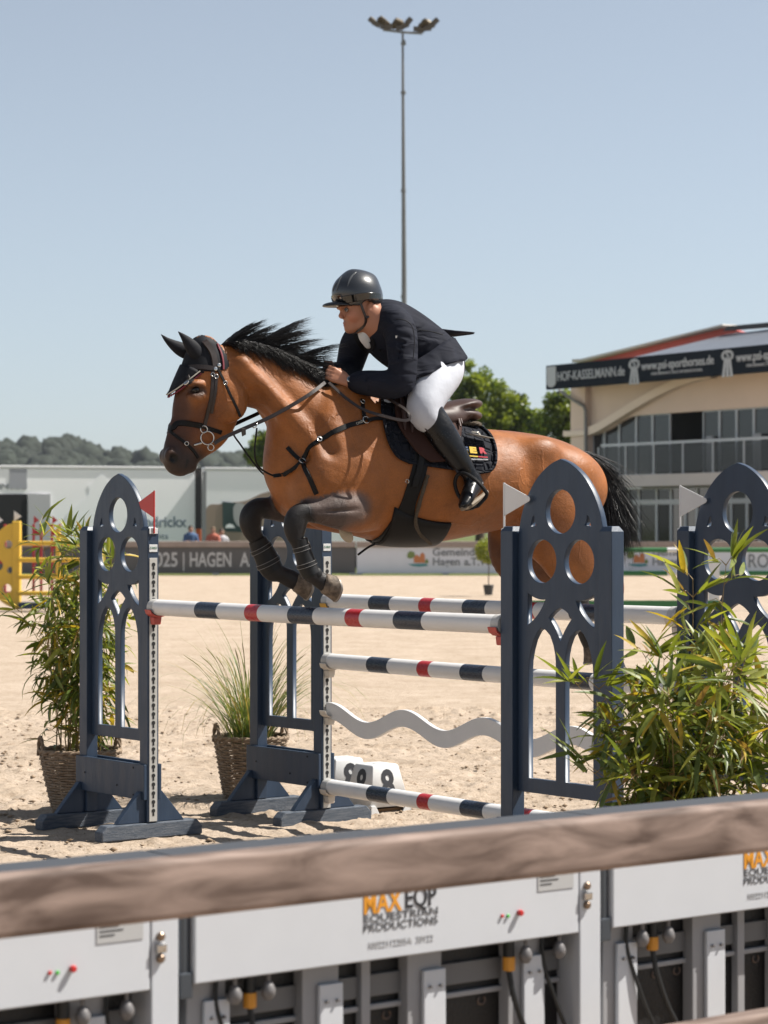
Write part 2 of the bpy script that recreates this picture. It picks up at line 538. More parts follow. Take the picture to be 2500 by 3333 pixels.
def keyhole_mesh():
    b = MB(); 
    b.prism([(0.012 * math.cos(a), 0.010 + 0.012 * math.sin(a)) for a in np.linspace(-1.1, math.pi + 1.1, 12)] + [(-0.0058, -0.019), (0.0058, -0.019)], (0, 0, 0), (0, 1, 0), (0, 0, 1), (0.0016, 0, 0))
    return b.mesh('keyhole')
KEYM = keyhole_mesh(); KEYM.materials.append(BLACK)
def make_wing(loc, inner, label, flag):
    """inner=+1: the pole side is the right post (local +x); -1: the left post"""
    t = thing('jump_stand', label, 'jump stand', loc, RZ, 'navy gothic jump stands of the oxer')
    me = curve_mesh('panel', panel_loops(), 0.030, 0.002)
    me.transform(Matrix.Translation((0, 0.012, 0)) @ XZ)
    link('panel', me, t, NAVY)
    for x in (0, WWD):
        p = MB()
        hw, hd = 0.0425, 0.037
        p.add([(x + a * hw, b * hd, z) for z in (0.095, 1.755) for a, b in ((-1, -1), (1, -1), (1, 1), (-1, 1))] +
              [(x + a * (hw - .014), b * (hd - .014), 1.778) for a, b in ((-1, -1), (1, -1), (1, 1), (-1, 1))],
              [(0, 3, 2, 1), (0, 1, 5, 4), (1, 2, 6, 5), (2, 3, 7, 6), (3, 0, 4, 7), (4, 5, 9, 8), (5, 6, 10, 9), (6, 7, 11, 10), (7, 4, 8, 11), (8, 9, 10, 11)])
        p.build('post', NAVY, t, bevel=0.003, seg=2)
        ff = MB(); L = 0.335
        prof = [(-L, 0.004), (L, 0.004), (L, 0.055), (L - .035, 0.092), (-L + .035, 0.092), (-L, 0.055)]
        ff.prism(prof, (x - 0.044, 0, 0), (0, 1, 0), (0, 0, 1), (0.088, 0, 0))
        foot = ff.build('foot_beam', NAVYW, t, bevel=0.007, seg=2)
        for s in (-1, 1):
            bb = MB()
            bb.prism([(s * 0.038, 0.093), (s * 0.225, 0.093), (s * 0.205, 0.118), (s * 0.075, 0.268), (s * 0.038, 0.275)], (x - 0.02, 0, 0), (0, 1, 0), (0, 0, 1), (0.04, 0, 0))
            bb.build('brace', NAVY, t, bevel=0.003)
    bo = MB(); bo.bx(-0.048, WWD + 0.040, -0.059, -0.039, 0.222, 0.424)
    board = bo.build('bottom_board', NAVY, t, bevel=0.003)
    for (sx, sz) in ((0.06, 0.33), (0.42, 0.285), (0.60, 0.40), (0.60, 0.245)):
        sc = MB(); sc.lathe([(0.006, 0), (0.006, 0.002)], (sx, -0.0595, sz), 10, Matrix.Rotation(math.pi / 2, 3, 'X')); sc.build('screw', BLACK, board)
    bo = MB(); bo.bx(-0.042, WWD + 0.043, 0.039, 0.057, 0.222, 0.424); bo.build('back_board', NAVY, t, bevel=0.003)
    xi = (WWD + 0.0425) if inner > 0 else -0.0425
    sg = 1 if inner > 0 else -1
    st = MB(); st.bx(xi, xi + sg * 0.0035, -0.026, 0.026, 0.10, 1.598)
    strip = st.build('keyhole_strip', STEEL, t, bevel=0.001)
    for k in range(29):
        o = link('keyhole', KEYM, strip); o.location = (xi + sg * (0.0036 if sg > 0 else 0.0052), 0, 0.15 + 0.05 * k)
    pl = MB(); pl.bx(xi, xi + sg * 0.003, -0.027, 0.027, 1.632, 1.675)
    plate = pl.build('name_plate', PLATE, t, bevel=0.001)
    if inner > 0:
        me = text_mesh('CARO', 0.017, 0.001); me.transform(frame((xi + 0.0042, 0, 1.655), (0, 1, 0), (0, 0, 1))); link('lettering', me, plate, GREENINK)
    cl = MB(); cl.bx(xi, xi + sg * 0.006, -0.028, 0.028, 1.735, 1.768); cl.build('flag_holder', PLATE, t, bevel=0.002)
    fx = xi + sg * 0.010 if inner > 0 else -0.036
    fm = REDPL if flag == 'red' else WHITEP
    fs = MB(); fs.tube([(fx, 0 if inner > 0 else -0.02, 1.738), (fx, 0 if inner > 0 else -0.02, 1.982)], 0.005, 8)
    fy = 0 if inner > 0 else -0.02
    stick = fs.build('flag_stick', fm, t, smooth=True)
    fl = MB(); dx = -sg * 0.185
    fl.prism([(0, 1.826), (dx * .97, 1.893), (dx, 1.902), (dx * .97, 1.911), (0, 1.98)] if inner > 0 else [(0, 1.826), (dx * .97, 1.894), (dx, 1.904), (dx * .97, 1.914), (0, 1.98)], (fx, fy - 0.002, 0), (1, 0, 0), (0, 0, 1), (0, 0.004, 0))
    fl.build('flag', fm, stick, bevel=0.0008)
    return t
wa = make_wing(PA - D2 * WWD, 1, 'navy gothic stand with red flag beside the tall left bamboo basket', 'red')
wc = make_wing(PC - D2 * WWD, 1, 'navy gothic stand behind the horse front hooves beside the grass basket', 'red')
wb = make_wing(PB, -1, 'navy gothic stand in front of the horse hindquarters with white flag', 'white')
wd = make_wing(PD, -1, 'navy gothic stand at the right frame edge with white flag', 'white')
for ch in list(wc.children):          # the rear stand carries no flag
    if ch.name.startswith(('flag_stick', 'flag_holder')):
        for g2 in list(ch.children): bpy.data.objects.remove(g2)
        bpy.data.objects.remove(ch)

def cup(P, z, m, label, side=1):
    """jump cup hung in the keyholes of the post at P; side=+1 towards +D2"""
    t = thing('jump_cup', label, 'jump cup', P + D2 * side * 0.046 + Vector((0, 0, z)), RZ if side > 0 else RZ + math.pi, 'jump cups holding the poles')
    prof = [(-0.058, 0.030), (-0.05, 0.012), (-0.03, -0.001), (0, -0.006), (0.03, -0.001), (0.05, 0.012), (0.058, 0.030), (0.062, 0.026), (0.053, 0.003), (0.03, -0.012), (0, -0.017), (-0.03, -0.012), (-0.053, 0.003), (-0.062, 0.026)]
    b = MB(); b.prism(prof, (0.002, 0, 0), (0, 1, 0), (0, 0, 1), (0.062, 0, 0)); b.build('cup', m, t, bevel=0.002)
    b = MB(); b.prism([(-0.028, -0.014), (0.028, -0.014), (0.022, -0.058), (-0.022, -0.058)], (0.002, 0, 0), (0, 1, 0), (0, 0, 1), (0.045, 0, 0)); b.build('bracket', m, t, bevel=0.006)
def pole(P0, P1, z, bands, label, t0, t1, r=0.0455, ring=True):
    """P0: post centre the pole starts at. bands: list of (start, end, 'n'/'r') along the pole"""
    d = (P1 - P0); d.z = 0; d.normalize()
    base = P0 + d * t0 + Vector((0, 0, z))
    t = thing('jump_pole', label, 'jump pole', base, math.atan2(d.y, d.x), 'striped poles of the oxer')
    cuts = [0.0]; cols = []
    for a, b, c in bands:
        cuts += [a - t0, b - t0]; cols += [0, {'n': 1, 'r': 2}[c]]
    cuts.append(t1 - t0); cols.append(0)
    m = MB(); n = 28
    rings = []; ci = []
    for i in range(len(cols)):
        a, b = cuts[i], cuts[i + 1]
        k = max(1, int((b - a) / 0.12))
        for j in range(k):
            rings.append(a + (b - a) * j / k); ci.append(cols[i])
    rings.append(cuts[-1])
    vs = []; fs = []; mi = []
    for x in rings:
        for k in range(n):
            an = 2 * math.pi * k / n
            vs.append((x, r * math.cos(an), r * math.sin(an) - 0.004 * math.sin(math.pi * x / (t1 - t0))))
    for i in range(len(rings) - 1):
        for k in range(n):
            fs.append((i * n + k, i * n + (k + 1) % n, (i + 1) * n + (k + 1) % n, (i + 1) * n + k)); mi.append(ci[i])
    fs += [tuple(reversed(range(n))), tuple((len(rings) - 1) * n + k for k in range(n))]; mi += [0, 0]
    me = bpy.data.meshes.new('pole'); me.from_pydata(vs, [], fs)
    me.polygons.foreach_set('material_index', mi)
    me.polygons.foreach_set('use_smooth', [True] * len(fs)); me.set_sharp_from_angle(angle=0.8)
    link('shaft', me, t, [WHITEP, POLEN, POLER])
    for e in (0.0, t1 - t0):
        c = MB(); s = 1 if e == 0 else -1
        c.lathe([(r + 0.002, -0.004 * s), (r + 0.002, 0.05 * s)] if s > 0 else [(r + 0.002, -0.05), (r + 0.002, 0.004)], (e, 0, 0), 28, Matrix.Rotation(math.pi / 2, 3, 'Y'))
        c.build('end_cap', mat('pole_cap', (0.55, 0.54, 0.52), 0.5, var=0.15, vscale=20), t, smooth=True)
    return t
fb = [(0.535, 0.751, 'n'), (1.025, 1.145, 'r'), (1.424, 1.648, 'n'), (1.926, 2.047, 'r'), (2.325, 2.549, 'n')]
bb_ = [(0.50, 0.70, 'n'), (0.983, 1.089, 'r'), (1.374, 1.574, 'n'), (1.86, 1.965, 'r'), (2.25, 2.45, 'n')]
bt_ = [(0.52, 0.723, 'n'), (1.0, 1.11, 'r'), (1.395, 1.595, 'n'), (1.89, 2.0, 'r'), (2.29, 2.50, 'n')]
LP = (PB - PA).length; LB = (PD - PC).length
pole(PA, PB, 1.318, fb, 'front top pole below the horse belly, nearest of the striped poles', 0.052, LP - 0.055)
pole(PC, PD, 1.333, bt_, 'rear top pole level with the front hooves, striped white navy red', 0.05, LB - 0.055)
pole(PC, PD, 0.977, bb_, 'middle striped pole above the white wave plank', 0.05, LB - 0.055)
pole(PC, PD, 0.228, bb_, 'lowest striped pole close above the sand', 0.05, LB - 0.055)
cup(PA, 1.278, CUPR, 'red jump cup on the left front stand'); cup(PB, 1.278, CUPR, 'red jump cup on the near right stand', -1)
cup(PC, 1.293, mat('yellow_plastic', (0.65, 0.36, 0.05), 0.5), 'yellowish jump cup below the rear top pole'); cup(PC, 0.937, CUPW, 'cream jump cup below the middle pole')
cup(PC, 0.188, CUPW, 'cream jump cup below the lowest pole'); cup(PC, 0.655, CUPW, 'cream jump cup holding the wave plank end')
cup(PD, 1.293, CUPW, 'cream jump cup on the far right stand, top one', -1); cup(PD, 0.937, CUPW, 'cream jump cup on the far right stand, middle one', -1)
# wave plank
wt = thing('wave_plank', 'white wavy plank hung below the middle pole', 'plank', PC + Vector((0, 0, 0.0)), RZ)
top = []; bot = []
for x in np.linspace(0.055, LB - 0.06, 90):
    c = 0.683 - 0.0 + 0.0475 * math.cos((x - 0.085) / 0.716 * 2 * math.pi)
    top.append((x, c)); bot.append((x + 0.0, c - 0.098))
me = curve_mesh('plank', [top + list(reversed(bot))], 0.03, 0.003); me.transform(XZ); link('plank', me, wt, WHITEP)
# ================================================================== implicit modelling (smooth unions, surface nets)
class Field:
    def __init__(s, lo, hi, h):
        s.lo = np.array(lo, dtype=np.float32); s.h = h
        s.n = np.ceil((np.array(hi) - np.array(lo)) / h).astype(int) + 1
        s.D = np.full(tuple(s.n), 1.0, dtype=np.float32)
    def sub(s, lo, hi):
        a = np.clip(np.floor((np.array(lo) - s.lo) / s.h).astype(int), 0, s.n - 1)
        b = np.clip(np.ceil((np.array(hi) - s.lo) / s.h).astype(int) + 1, 1, s.n)
        if np.any(b <= a): return None, None
        sl = tuple(slice(a[i], b[i]) for i in range(3))
        ax = [s.lo[i] + s.h * np.arange(a[i], b[i], dtype=np.float32) for i in range(3)]
        return sl, np.meshgrid(*ax, indexing='ij', sparse=True)
    def blend(s, sl, d, k):
        a = s.D[sl]
        if k <= 1e-6: s.D[sl] = np.minimum(a, d)
        else: s.D[sl] = np.minimum(a, d) - np.maximum(k - np.abs(a - d), 0) ** 2 / (4 * k)
    def carve(s, sl, d, k):
        a = s.D[sl]; d = -d
        s.D[sl] = np.maximum(a, d) + np.maximum(k - np.abs(a - d), 0) ** 2 / (4 * k)
    def ell(s, c, r, k=0.02, R=None, cut=False):
        """ellipsoid; R: 3x3 with local axes as rows"""
        c = np.array(c, dtype=np.float32); r = np.array(r, dtype=np.float32); m = max(r) + k + 2 * s.h
        sl, g = s.sub(c - m, c + m)
        if sl is None: return
        q = [g[i] - c[i] for i in range(3)]
        if R is not None:
            q = [R[i][0] * q[0] + R[i][1] * q[1] + R[i][2] * q[2] for i in range(3)]
        k0 = np.sqrt((q[0] / r[0]) ** 2 + (q[1] / r[1]) ** 2 + (q[2] / r[2]) ** 2)
        k1 = np.sqrt((q[0] / r[0] ** 2) ** 2 + (q[1] / r[1] ** 2) ** 2 + (q[2] / r[2] ** 2) ** 2) + 1e-6
        d = k0 * (k0 - 1) / k1
        (s.carve if cut else s.blend)(sl, d, k)
    def cap(s, p, q, r0, r1=None, k=0.02, cut=False):
        r1 = r0 if r1 is None else r1
        p = np.array(p, dtype=np.float32); q = np.array(q, dtype=np.float32); m = max(r0, r1) + k + 2 * s.h
        sl, g = s.sub(np.minimum(p, q) - m, np.maximum(p, q) + m)
        if sl is None: return
        e = q - p; L = float(e @ e) + 1e-9
        t = np.clip(((g[0] - p[0]) * e[0] + (g[1] - p[1]) * e[1] + (g[2] - p[2]) * e[2]) / L, 0, 1)
        d = np.sqrt((g[0] - p[0] - t * e[0]) ** 2 + (g[1] - p[1] - t * e[1]) ** 2 + (g[2] - p[2] - t * e[2]) ** 2) - (r0 + (r1 - r0) * t)
        (s.carve if cut else s.blend)(sl, d, k)
    def chain(s, pts, k=0.02, n=None):
        """pts: (x,y,z,r) spline of round cones"""
        P = crom(pts, n or 4 * len(pts))
        for a, b in zip(P[:-1], P[1:]):
            s.cap(a[:3], b[:3], a[3], b[3], k)
    def tube(s, st, k=0.03, n=None, side=(0, 0, 1)):
        """st: (cx,cy,cz,a,b): a = half size across the spine inside the plane normal to 'side', b = half size along 'side'"""
        P = crom(st, n or 4 * len(st)).astype(np.float32)
        mr = float(P[:, 3:5].max()) + k + 3 * s.h
        lo = P[:, :3].min(0) - mr; hi = P[:, :3].max(0) + mr
        sl, g = s.sub(lo, hi)
        T = np.full(tuple(x.stop - x.start for x in sl), 1.0, dtype=np.float32)
        base = np.array([x.start for x in sl])
        sd0 = np.array(side, dtype=np.float32)
        for i in range(len(P) - 1):
            p, q = P[i, :3], P[i + 1, :3]; e = q - p; L = float(np.sqrt(e @ e)) + 1e-9; eh = e / L
            # smooth the cross-section plane: use tangent over the neighbours
            tg = P[min(i + 2, len(P) - 1), :3] - P[max(i - 1, 0), :3]; tg = tg / (np.linalg.norm(tg) + 1e-9)
            sd = sd0 - tg * (sd0 @ tg); sd /= np.linalg.norm(sd); up = np.cross(sd, tg)
            m = float(max(P[i, 3], P[i, 4], P[i + 1, 3], P[i + 1, 4])) + k + 2 * s.h
            sl2, g = s.sub(np.minimum(p, q) - m, np.maximum(p, q) + m)
            if sl2 is None: continue
            X, Y, Z = g[0] - p[0], g[1] - p[1], g[2] - p[2]
            t = np.clip((X * eh[0] + Y * eh[1] + Z * eh[2]) / L, 0, 1)
            X = X - t * e[0]; Y = Y - t * e[1]; Z = Z - t * e[2]
            a = P[i, 3] + (P[i + 1, 3] - P[i, 3]) * t; b = P[i, 4] + (P[i + 1, 4] - P[i, 4]) * t; c = (a + b) * 0.5
            qa = X * up[0] + Y * up[1] + Z * up[2]; qb = X * sd[0] + Y * sd[1] + Z * sd[2]; qc = X * tg[0] + Y * tg[1] + Z * tg[2]
            k0 = np.sqrt((qa / a) ** 2 + (qb / b) ** 2 + (qc / c) ** 2)
            k1 = np.sqrt((qa / a ** 2) ** 2 + (qb / b ** 2) ** 2 + (qc / c ** 2) ** 2) + 1e-6
            d = k0 * (k0 - 1) / k1
            ls = tuple(slice(sl2[j].start - base[j], sl2[j].stop - base[j]) for j in range(3))
            ls = tuple(slice(max(0, x.start), x.stop) for x in ls)
            tv = T[ls]
            T[ls] = np.minimum(tv, d[tuple(slice(0, tv.shape[j]) for j in range(3))])
        s.blend(sl, T, k)
    def mesh(s, smooth=2):
        D = s.D; n = s.n
        ins = D < 0
        cnt = sum(ins[i:n[0] - 1 + i, j:n[1] - 1 + j, k:n[2] - 1 + k].astype(np.int8) for i in (0, 1) for j in (0, 1) for k in (0, 1))
        act = (cnt > 0) & (cnt < 8)
        ci = np.argwhere(act)
        idx = np.full(act.shape, -1, dtype=np.int64); idx[act] = np.arange(len(ci))
        acc = np.zeros((len(ci), 3)); num = np.zeros(len(ci))
        cor = [(0, 0, 0), (1, 0, 0), (0, 1, 0), (1, 1, 0), (0, 0, 1), (1, 0, 1), (0, 1, 1), (1, 1, 1)]
        val = [D[ci[:, 0] + c[0], ci[:, 1] + c[1], ci[:, 2] + c[2]] for c in cor]
        for a, b in ((0, 1), (2, 3), (4, 5), (6, 7), (0, 2), (1, 3), (4, 6), (5, 7), (0, 4), (1, 5), (2, 6), (3, 7)):
            m = (val[a] < 0) != (val[b] < 0)
            t = val[a] / (val[a] - val[b] + 1e-12)
            pt = np.array(cor[a]) + t[:, None] * (np.array(cor[b]) - np.array(cor[a]))
            acc[m] += pt[m]; num[m] += 1
        V = (ci + acc / num[:, None]) * s.h + s.lo
        F = []
        for ax in range(3):
            b, c = [(1, 2), (2, 0), (0, 1)][ax]
            sh = [slice(None)] * 3; sh2 = [slice(None)] * 3
            sh[ax] = slice(0, n[ax] - 1); sh2[ax] = slice(1, n[ax])
            A = ins[tuple(sh)]; B = ins[tuple(sh2)]
            e = np.argwhere(A != B); e = e[(e[:, b] > 0) & (e[:, c] > 0) & (e[:, b] < n[b] - 1) & (e[:, c] < n[c] - 1)]
            fl = A[e[:, 0], e[:, 1], e[:, 2]]
            def cell(db, dc):
                q = e.copy(); q[:, b] += db; q[:, c] += dc
                return idx[q[:, 0], q[:, 1], q[:, 2]]
            quad = np.stack([cell(-1, -1), cell(0, -1), cell(0, 0), cell(-1, 0)], -1)
            quad[~fl] = quad[~fl][:, ::-1]
            F.append(quad)
        F = np.concatenate(F)
        F = F[(F >= 0).all(1)]
        for _ in range(smooth):
            S = np.zeros_like(V); N = np.zeros(len(V))
            for a, b in ((0, 1), (1, 2), (2, 3), (3, 0)):
                np.add.at(S, F[:, a], V[F[:, b]]); np.add.at(N, F[:, a], 1)
                np.add.at(S, F[:, b], V[F[:, a]]); np.add.at(N, F[:, b], 1)
            V = V * 0.5 + 0.5 * S / np.maximum(N, 1)[:, None]
        return V, F
    def biggest(s, V, F):
        return V, F
def paint(me, V, base, spots, mspots=(), mask=None):
    """vertex colours: base colour, then (p0,p1,r0,r1,soft,colour[,amount]) capsules blended over"""
    C = np.tile(np.array(base, dtype=float), (len(V), 1))
    for mi_, sp in enumerate(list(mspots) + list(spots)):
        p, q, r0, r1, soft, col = sp[:6]; am = sp[6] if len(sp) > 6 else 1.0
        p = np.array(p, float); e = np.array(q, float) - p; L = e @ e + 1e-9
        t = np.clip(((V - p) @ e) / L, 0, 1); d = np.linalg.norm(V - p - t[:, None] * e, axis=1) - (r0 + (r1 - r0) * t)
        w = np.clip(1 - d / soft, 0, 1); w = (w * w * (3 - 2 * w) * am)[:, None]
        if mi_ < len(mspots): w = w * mask[:, None]
        C = C * (1 - w) + np.array(col) * w
    ca = me.color_attributes.new('tint', 'FLOAT_COLOR', 'POINT')
    ca.data.foreach_set('color', np.concatenate([C, np.ones((len(C), 1))], 1).astype(np.float32).ravel())

# ================================================================== the horse's own frame: u forward, v up, w towards the camera side
HEAD_A = math.radians(24)
HO = Vector((0.22, 12.75, 0.0))
HU = Vector((-math.cos(HEAD_A), -math.sin(HEAD_A), 0)); HW = Vector((math.sin(HEAD_A), -math.cos(HEAD_A), 0)); HV = Vector((0, 0, 1))
HM = Matrix(((HU.x, HV.x, HW.x, HO.x), (HU.y, HV.y, HW.y, HO.y), (HU.z, HV.z, HW.z, HO.z), (0, 0, 0, 1)))
def UV(px, py, w=0.0):
    p = on_plane(px, py, HO + HW * w, HW) - HO
    return (p.dot(HU), p.z)
def U3(px, py, w=0.0):
    u, v = UV(px, py, w); return (u, v, w)
def st(t, b, hw, w=0.0, ws=None):
    """station from two traced outline points (source pixels) on the plane at w"""
    a = np.array(UV(*t, w)); c = np.array(UV(*b, w)); m = (a + c) / 2
    return (m[0], m[1], w, np.linalg.norm(a - c) / 2, hw)
k1 = lambda x, y: (450 + x / 2.37, 950 + y / 2.37)
k2 = lambda x, y: (950 + x / 2.37, 820 + y / 2.37)
k3 = lambda x, y: (700 + x / 2.074, 1450 + y / 2.074)
k4 = lambda x, y: (1300 + x / 2.074, 1250 + y / 2.074)
def hworld(V):
    M = np.array(HM)
    return V @ M[:3, :3].T + M[:3, 3]
# ================================================================== horse
def build_horse():
    f = Field((-1.3, 0.75, -0.5), (1.72, 2.86, 0.5), 0.0085)
    # trunk
    f.tube([st((985, 1375), (962, 1565), .13), st((1030, 1310), (985, 1680), .19), st((1100, 1262), (1075, 1728), .225), st((1190, 1268), (1170, 1745), .25), st((1290, 1305), (1270, 1768), .285),
            st((1390, 1352), (1370, 1768), .315), st((1490, 1388), (1480, 1750), .325), st((1575, 1397), (1570, 1732), .315), st((1660, 1404), (1660, 1712), .29),
            st((1750, 1420), (1765, 1720), .27), st((1820, 1455), (1850, 1715), .235), st((1866, 1505), (1895, 1690), .16)], k=0.05, n=110)
    # neck: the crest line and the throat line
    f.tube([st(k1(560, 425), k1(700, 740), .075), st(k1(700, 405), k1(800, 850), .082), st(k1(850, 425), k1(888, 890), .088), st(k1(1030, 490), k1(965, 925), .095),
            st(k1(1200, 580), k1(1050, 1005), .108), st(k1(1350, 665), k1(1125, 1120), .13), st(k1(1480, 745), k1(1135, 1270), .16), st(k1(1580, 850), k1(1160, 1420), .18)], k=0.06, n=90)
    # head
    f.tube([st(k1(395, 455), k1(620, 440), .07), st(k1(345, 560), k1(690, 610), .088), st(k1(305, 690), k1(770, 740), .098), st(k1(285, 800), k1(785, 840), .092), st(k1(265, 910), k1(772, 920), .078),
            st(k1(247, 1000), k1(712, 1035), .066), st(k1(222, 1090), k1(610, 1120), .058), st(k1(203, 1170), k1(530, 1195), .052), st(k1(190, 1240), k1(470, 1265), .053), st(k1(205, 1310), k1(440, 1320), .05), st(k1(240, 1350), k1(400, 1360), .036)], k=0.03, n=80)
    f.ell(U3(*k1(235, 1285), 0.0), (.030, .040, .045), .02)                       # upper lip and nostrils
    f.ell(U3(*k1(290, 1350), 0.0), (.05, .034, .04), .015)
    f.ell(U3(*k1(400, 1345), 0.0), (.036, .034, .032), .012)                    # chin
    for s in (-1, 1):
        e = U3(*k1(445, 755), .09); 
        f.ell((e[0] + .0, e[1] + .028, s * .088), (.05, .022, .026), .025)        # brow
        f.ell((e[0] - .01, e[1] - .03, s * .085), (.05, .02, .022), .02)
        f.cap((e[0] - .0, e[1] - .06, s * .078), (*UV(*k1(400, 960)), s * .058), .018, .012, .05)   # facial crest
        c = U3(*k1(670, 830)); f.ell((c[0], c[1], s * .075), (.10, .12, .034), .03)               # cheek
        c = U3(*k1(255, 1262), .045)
        f.ell((c[0], c[1], s * .044), (.034, .040, .024), .02)
        c = U3(*k1(272, 1285), .06); f.ell((c[0], c[1], s * .066), (.024, .019, .026), .008, R=[(math.cos(.9), math.sin(.9), 0), (-math.sin(.9), math.cos(.9), 0), (0, 0, 1)], cut=True)   # nostril
        f.ell((e[0], e[1], s * .104), (.027, .020, .018), .010, cut=True)
        for (qa, qb) in (((690, 610), (750, 690)), ((750, 690), (806, 780)), ((806, 780), (802, 880))): f.cap((*UV(*k1(*qa)), s * .10), (*UV(*k1(*qb)), s * .098), .012, .012, .022, cut=True)   # edge of the jaw        # eye socket
    m0 = U3(*k1(330, 1300), .05); m1 = U3(*k1(372, 1395), .05)
    for s in (-1, 1):
        f.cap((*UV(*k1(365, 1392)), s * .045), (*UV(*k1(385, 1290)), s * .058), .009, .006, .006, cut=True)   # mouth
        f.cap((*UV(*k1(385, 1290)), s * .058), (*UV(*k1(440, 1220)), s * .06), .005, .003, .006, cut=True)
    # shoulder, breast and rib masses on both sides
    for s in (-1, 1):
        P = lambda x, y, w: (*UV(x, y, abs(w) if s > 0 else 0), s * w)
        f.tube([(*UV(*k1(1560, 830)), s * .10, .10, .05), (*UV(1060, 1420), s * .175, .13, .075), (*UV(1010, 1540), s * .20, .12, .085), (*UV(985, 1620), s * .17, .09, .08)], .05)
        f.ell((*UV(990, 1560), s * .155), (.12, .15, .09), .05)                    # point of shoulder
        f.ell((*UV(1120, 1570), s * .20), (.15, .17, .075), .08)                   # triceps
        f.ell((*UV(965, 1600), s * .09), (.08, .13, .10), .05)                     # breast muscle
        f.cap((*UV(*k1(760, 560)), s * .07), (*UV(*k1(1280, 1180)), s * .13), .045, .06, .04)   # neck muscle band
        f.ell((*UV(1780, 1530), s * .16), (.17, .09, .085), .07)                    # gluteal
        f.ell((*UV(1700, 1470), s * .22), (.08, .06, .05), .09)                    # hip
    # hind legs
    fl = Field((-1.3, 0.75, -0.5), (1.72, 2.86, 0.5), 0.0085)      # the forelegs alone, to place their colour
    def leg(stn, w0, k=.03, n=None):
        f.tube(stn, k, n)
        if n == 120: fl.tube(stn, .01, n)
    # near hind: thigh, gaskin, hock, cannon, hoof
    W = .17
    leg([st((1712, 1580), (1905, 1600), .11, W - .02), st((1695, 1640), (1928, 1660), .12, W), st((1712, 1700), (1942, 1730), .115, W), st((1755, 1790), (1960, 1790), .10, W), st((1810, 1855), (1985, 1830), .075, W), st((1895, 1900), (2000, 1850), .055, W),
         st((1950, 1925), (2025, 1880), .045, W), st((1968, 1960), (2025, 1945), .038, W), st((1970, 2020), (2012, 2020), .028, W), st((1965, 2090), (2003, 2100), .028, W), st((1970, 2140), (2020, 2140), .036, W), st((1995, 2185), (2035, 2170), .032, W)], W, .04, 100)
    f.ell((*UV(1765, 1740, W), W + .0), (.12, .13, .085), .05)                     # stifle
    W = -.16
    leg([st((1670, 1590), (1880, 1610), .11, W + .02), st((1615, 1660), (1900, 1660), .12, W), st((1585, 1750), (1850, 1740), .105, W), st((1600, 1830), (1800, 1770), .085, W), st((1670, 1866), (1800, 1800), .065, W), st((1760, 1890), (1850, 1830), .05, W),
         st((1825, 1930), (1900, 1870), .043, W), st((1850, 1980), (1915, 1950), .036, W), st((1868, 2030), (1920, 2015), .030, W), st((1885, 2075), (1940, 2055), .034, W), st((1900, 2110), (1950, 2085), .032, W)], W, .04, 100)
    # near fore
    W = .235
    leg([st(k3(1085, 300), k3(1130, 530), .05, W - .11), st(k3(985, 285), k3(1085, 570), .07, W - .06), st(k3(880, 300), k3(985, 576), .078, W - .015), st(k3(785, 335), k3(865, 556), .068, W), st(k3(690, 368), k3(740, 528), .054, W), st(k3(600, 385), k3(640, 515), .044, W), st(k3(535, 405), k3(620, 510), .042, W),
         st(k3(480, 465), k3(622, 520), .043, W), st(k3(465, 530), k3(612, 570), .040, W), st(k3(480, 600), k3(600, 610), .033, W), st(k3(512, 660), k3(600, 650), .028, W), st(k3(540, 740), k3(632, 715), .027, W), st(k3(565, 820), k3(665, 790), .030, W),
         st(k3(590, 890), k3(690, 830), .035, W), st(k3(650, 935), k3(722, 850), .031, W), st(k3(715, 985), k3(770, 880), .032, W)], W, .030, 120)
    f.cap((*UV(*k3(660, 455), W + .05), W + .052), (*UV(*k3(980, 430), W + .07), W + .07), .004, .008, .014, cut=True)
    # far fore
    W = -.19
    leg([st(k3(700, 330), k3(820, 560), .085, W), st(k3(560, 318), k3(640, 545), .07, W), st(k3(450, 335), k3(500, 520), .056, W), st(k3(350, 350), k3(380, 498), .046, W), st(k3(260, 362), k3(325, 490), .043, W), st(k3(185, 425), k3(310, 500), .044, W),
         st(k3(166, 500), k3(312, 540), .041, W), st(k3(190, 575), k3(315, 585), .034, W), st(k3(228, 640), k3(330, 610), .029, W), st(k3(250, 710), k3(370, 675), .028, W), st(k3(285, 790), k3(420, 745), .031, W), st(k3(318, 865), k3(455, 815), .036, W),
         st(k3(400, 905), k3(480, 825), .032, W), st(k3(480, 955), k3(550, 850), .032, W), st(k3(530, 970), k3(590, 880), .033, W)], W, .018, 120)
    # groove lines that part the muscles
    for s in (1, -1):
        w = .21 * s
        f.tube([(*UV(1118, 1470), s * .30, .03, .02), (*UV(1150, 1600), s * .305, .03, .02), (*UV(1135, 1700), s * .27, .03, .02)], .01) if False else None
        f.cap((*UV(*k1(860, 800)), s * .115), (*UV(*k1(1190, 1300)), s * .19), .022, .022, .05, cut=True)   # jugular groove
        f.cap((*UV(1185, 1500), s * .30), (*UV(1200, 1680), s * .295), .022, .022, .05, cut=True)
        f.ell((*UV(*k4(965, 560)), s * .335), (.045, .085, .05), .06, cut=True)
        f.cap((*UV(*k4(900, 660)), s * .345), (*UV(*k4(1010, 470)), s * .31), .018, .012, .05, cut=True)
        f.cap((*UV(*k1(1200, 900)), s * .185), (*UV(*k1(1330, 1230)), s * .27), .020, .026, .05, cut=True)
        f.cap((*UV(*k2(330, 1480)), s * .275), (*UV(*k2(600, 1640)), s * .315), .012, .012, .04, cut=True)
        f.cap((*UV(*k1(860, 560)), s * .128), (*UV(*k1(1180, 800)), s * .165), .014, .014, .04, cut=True)
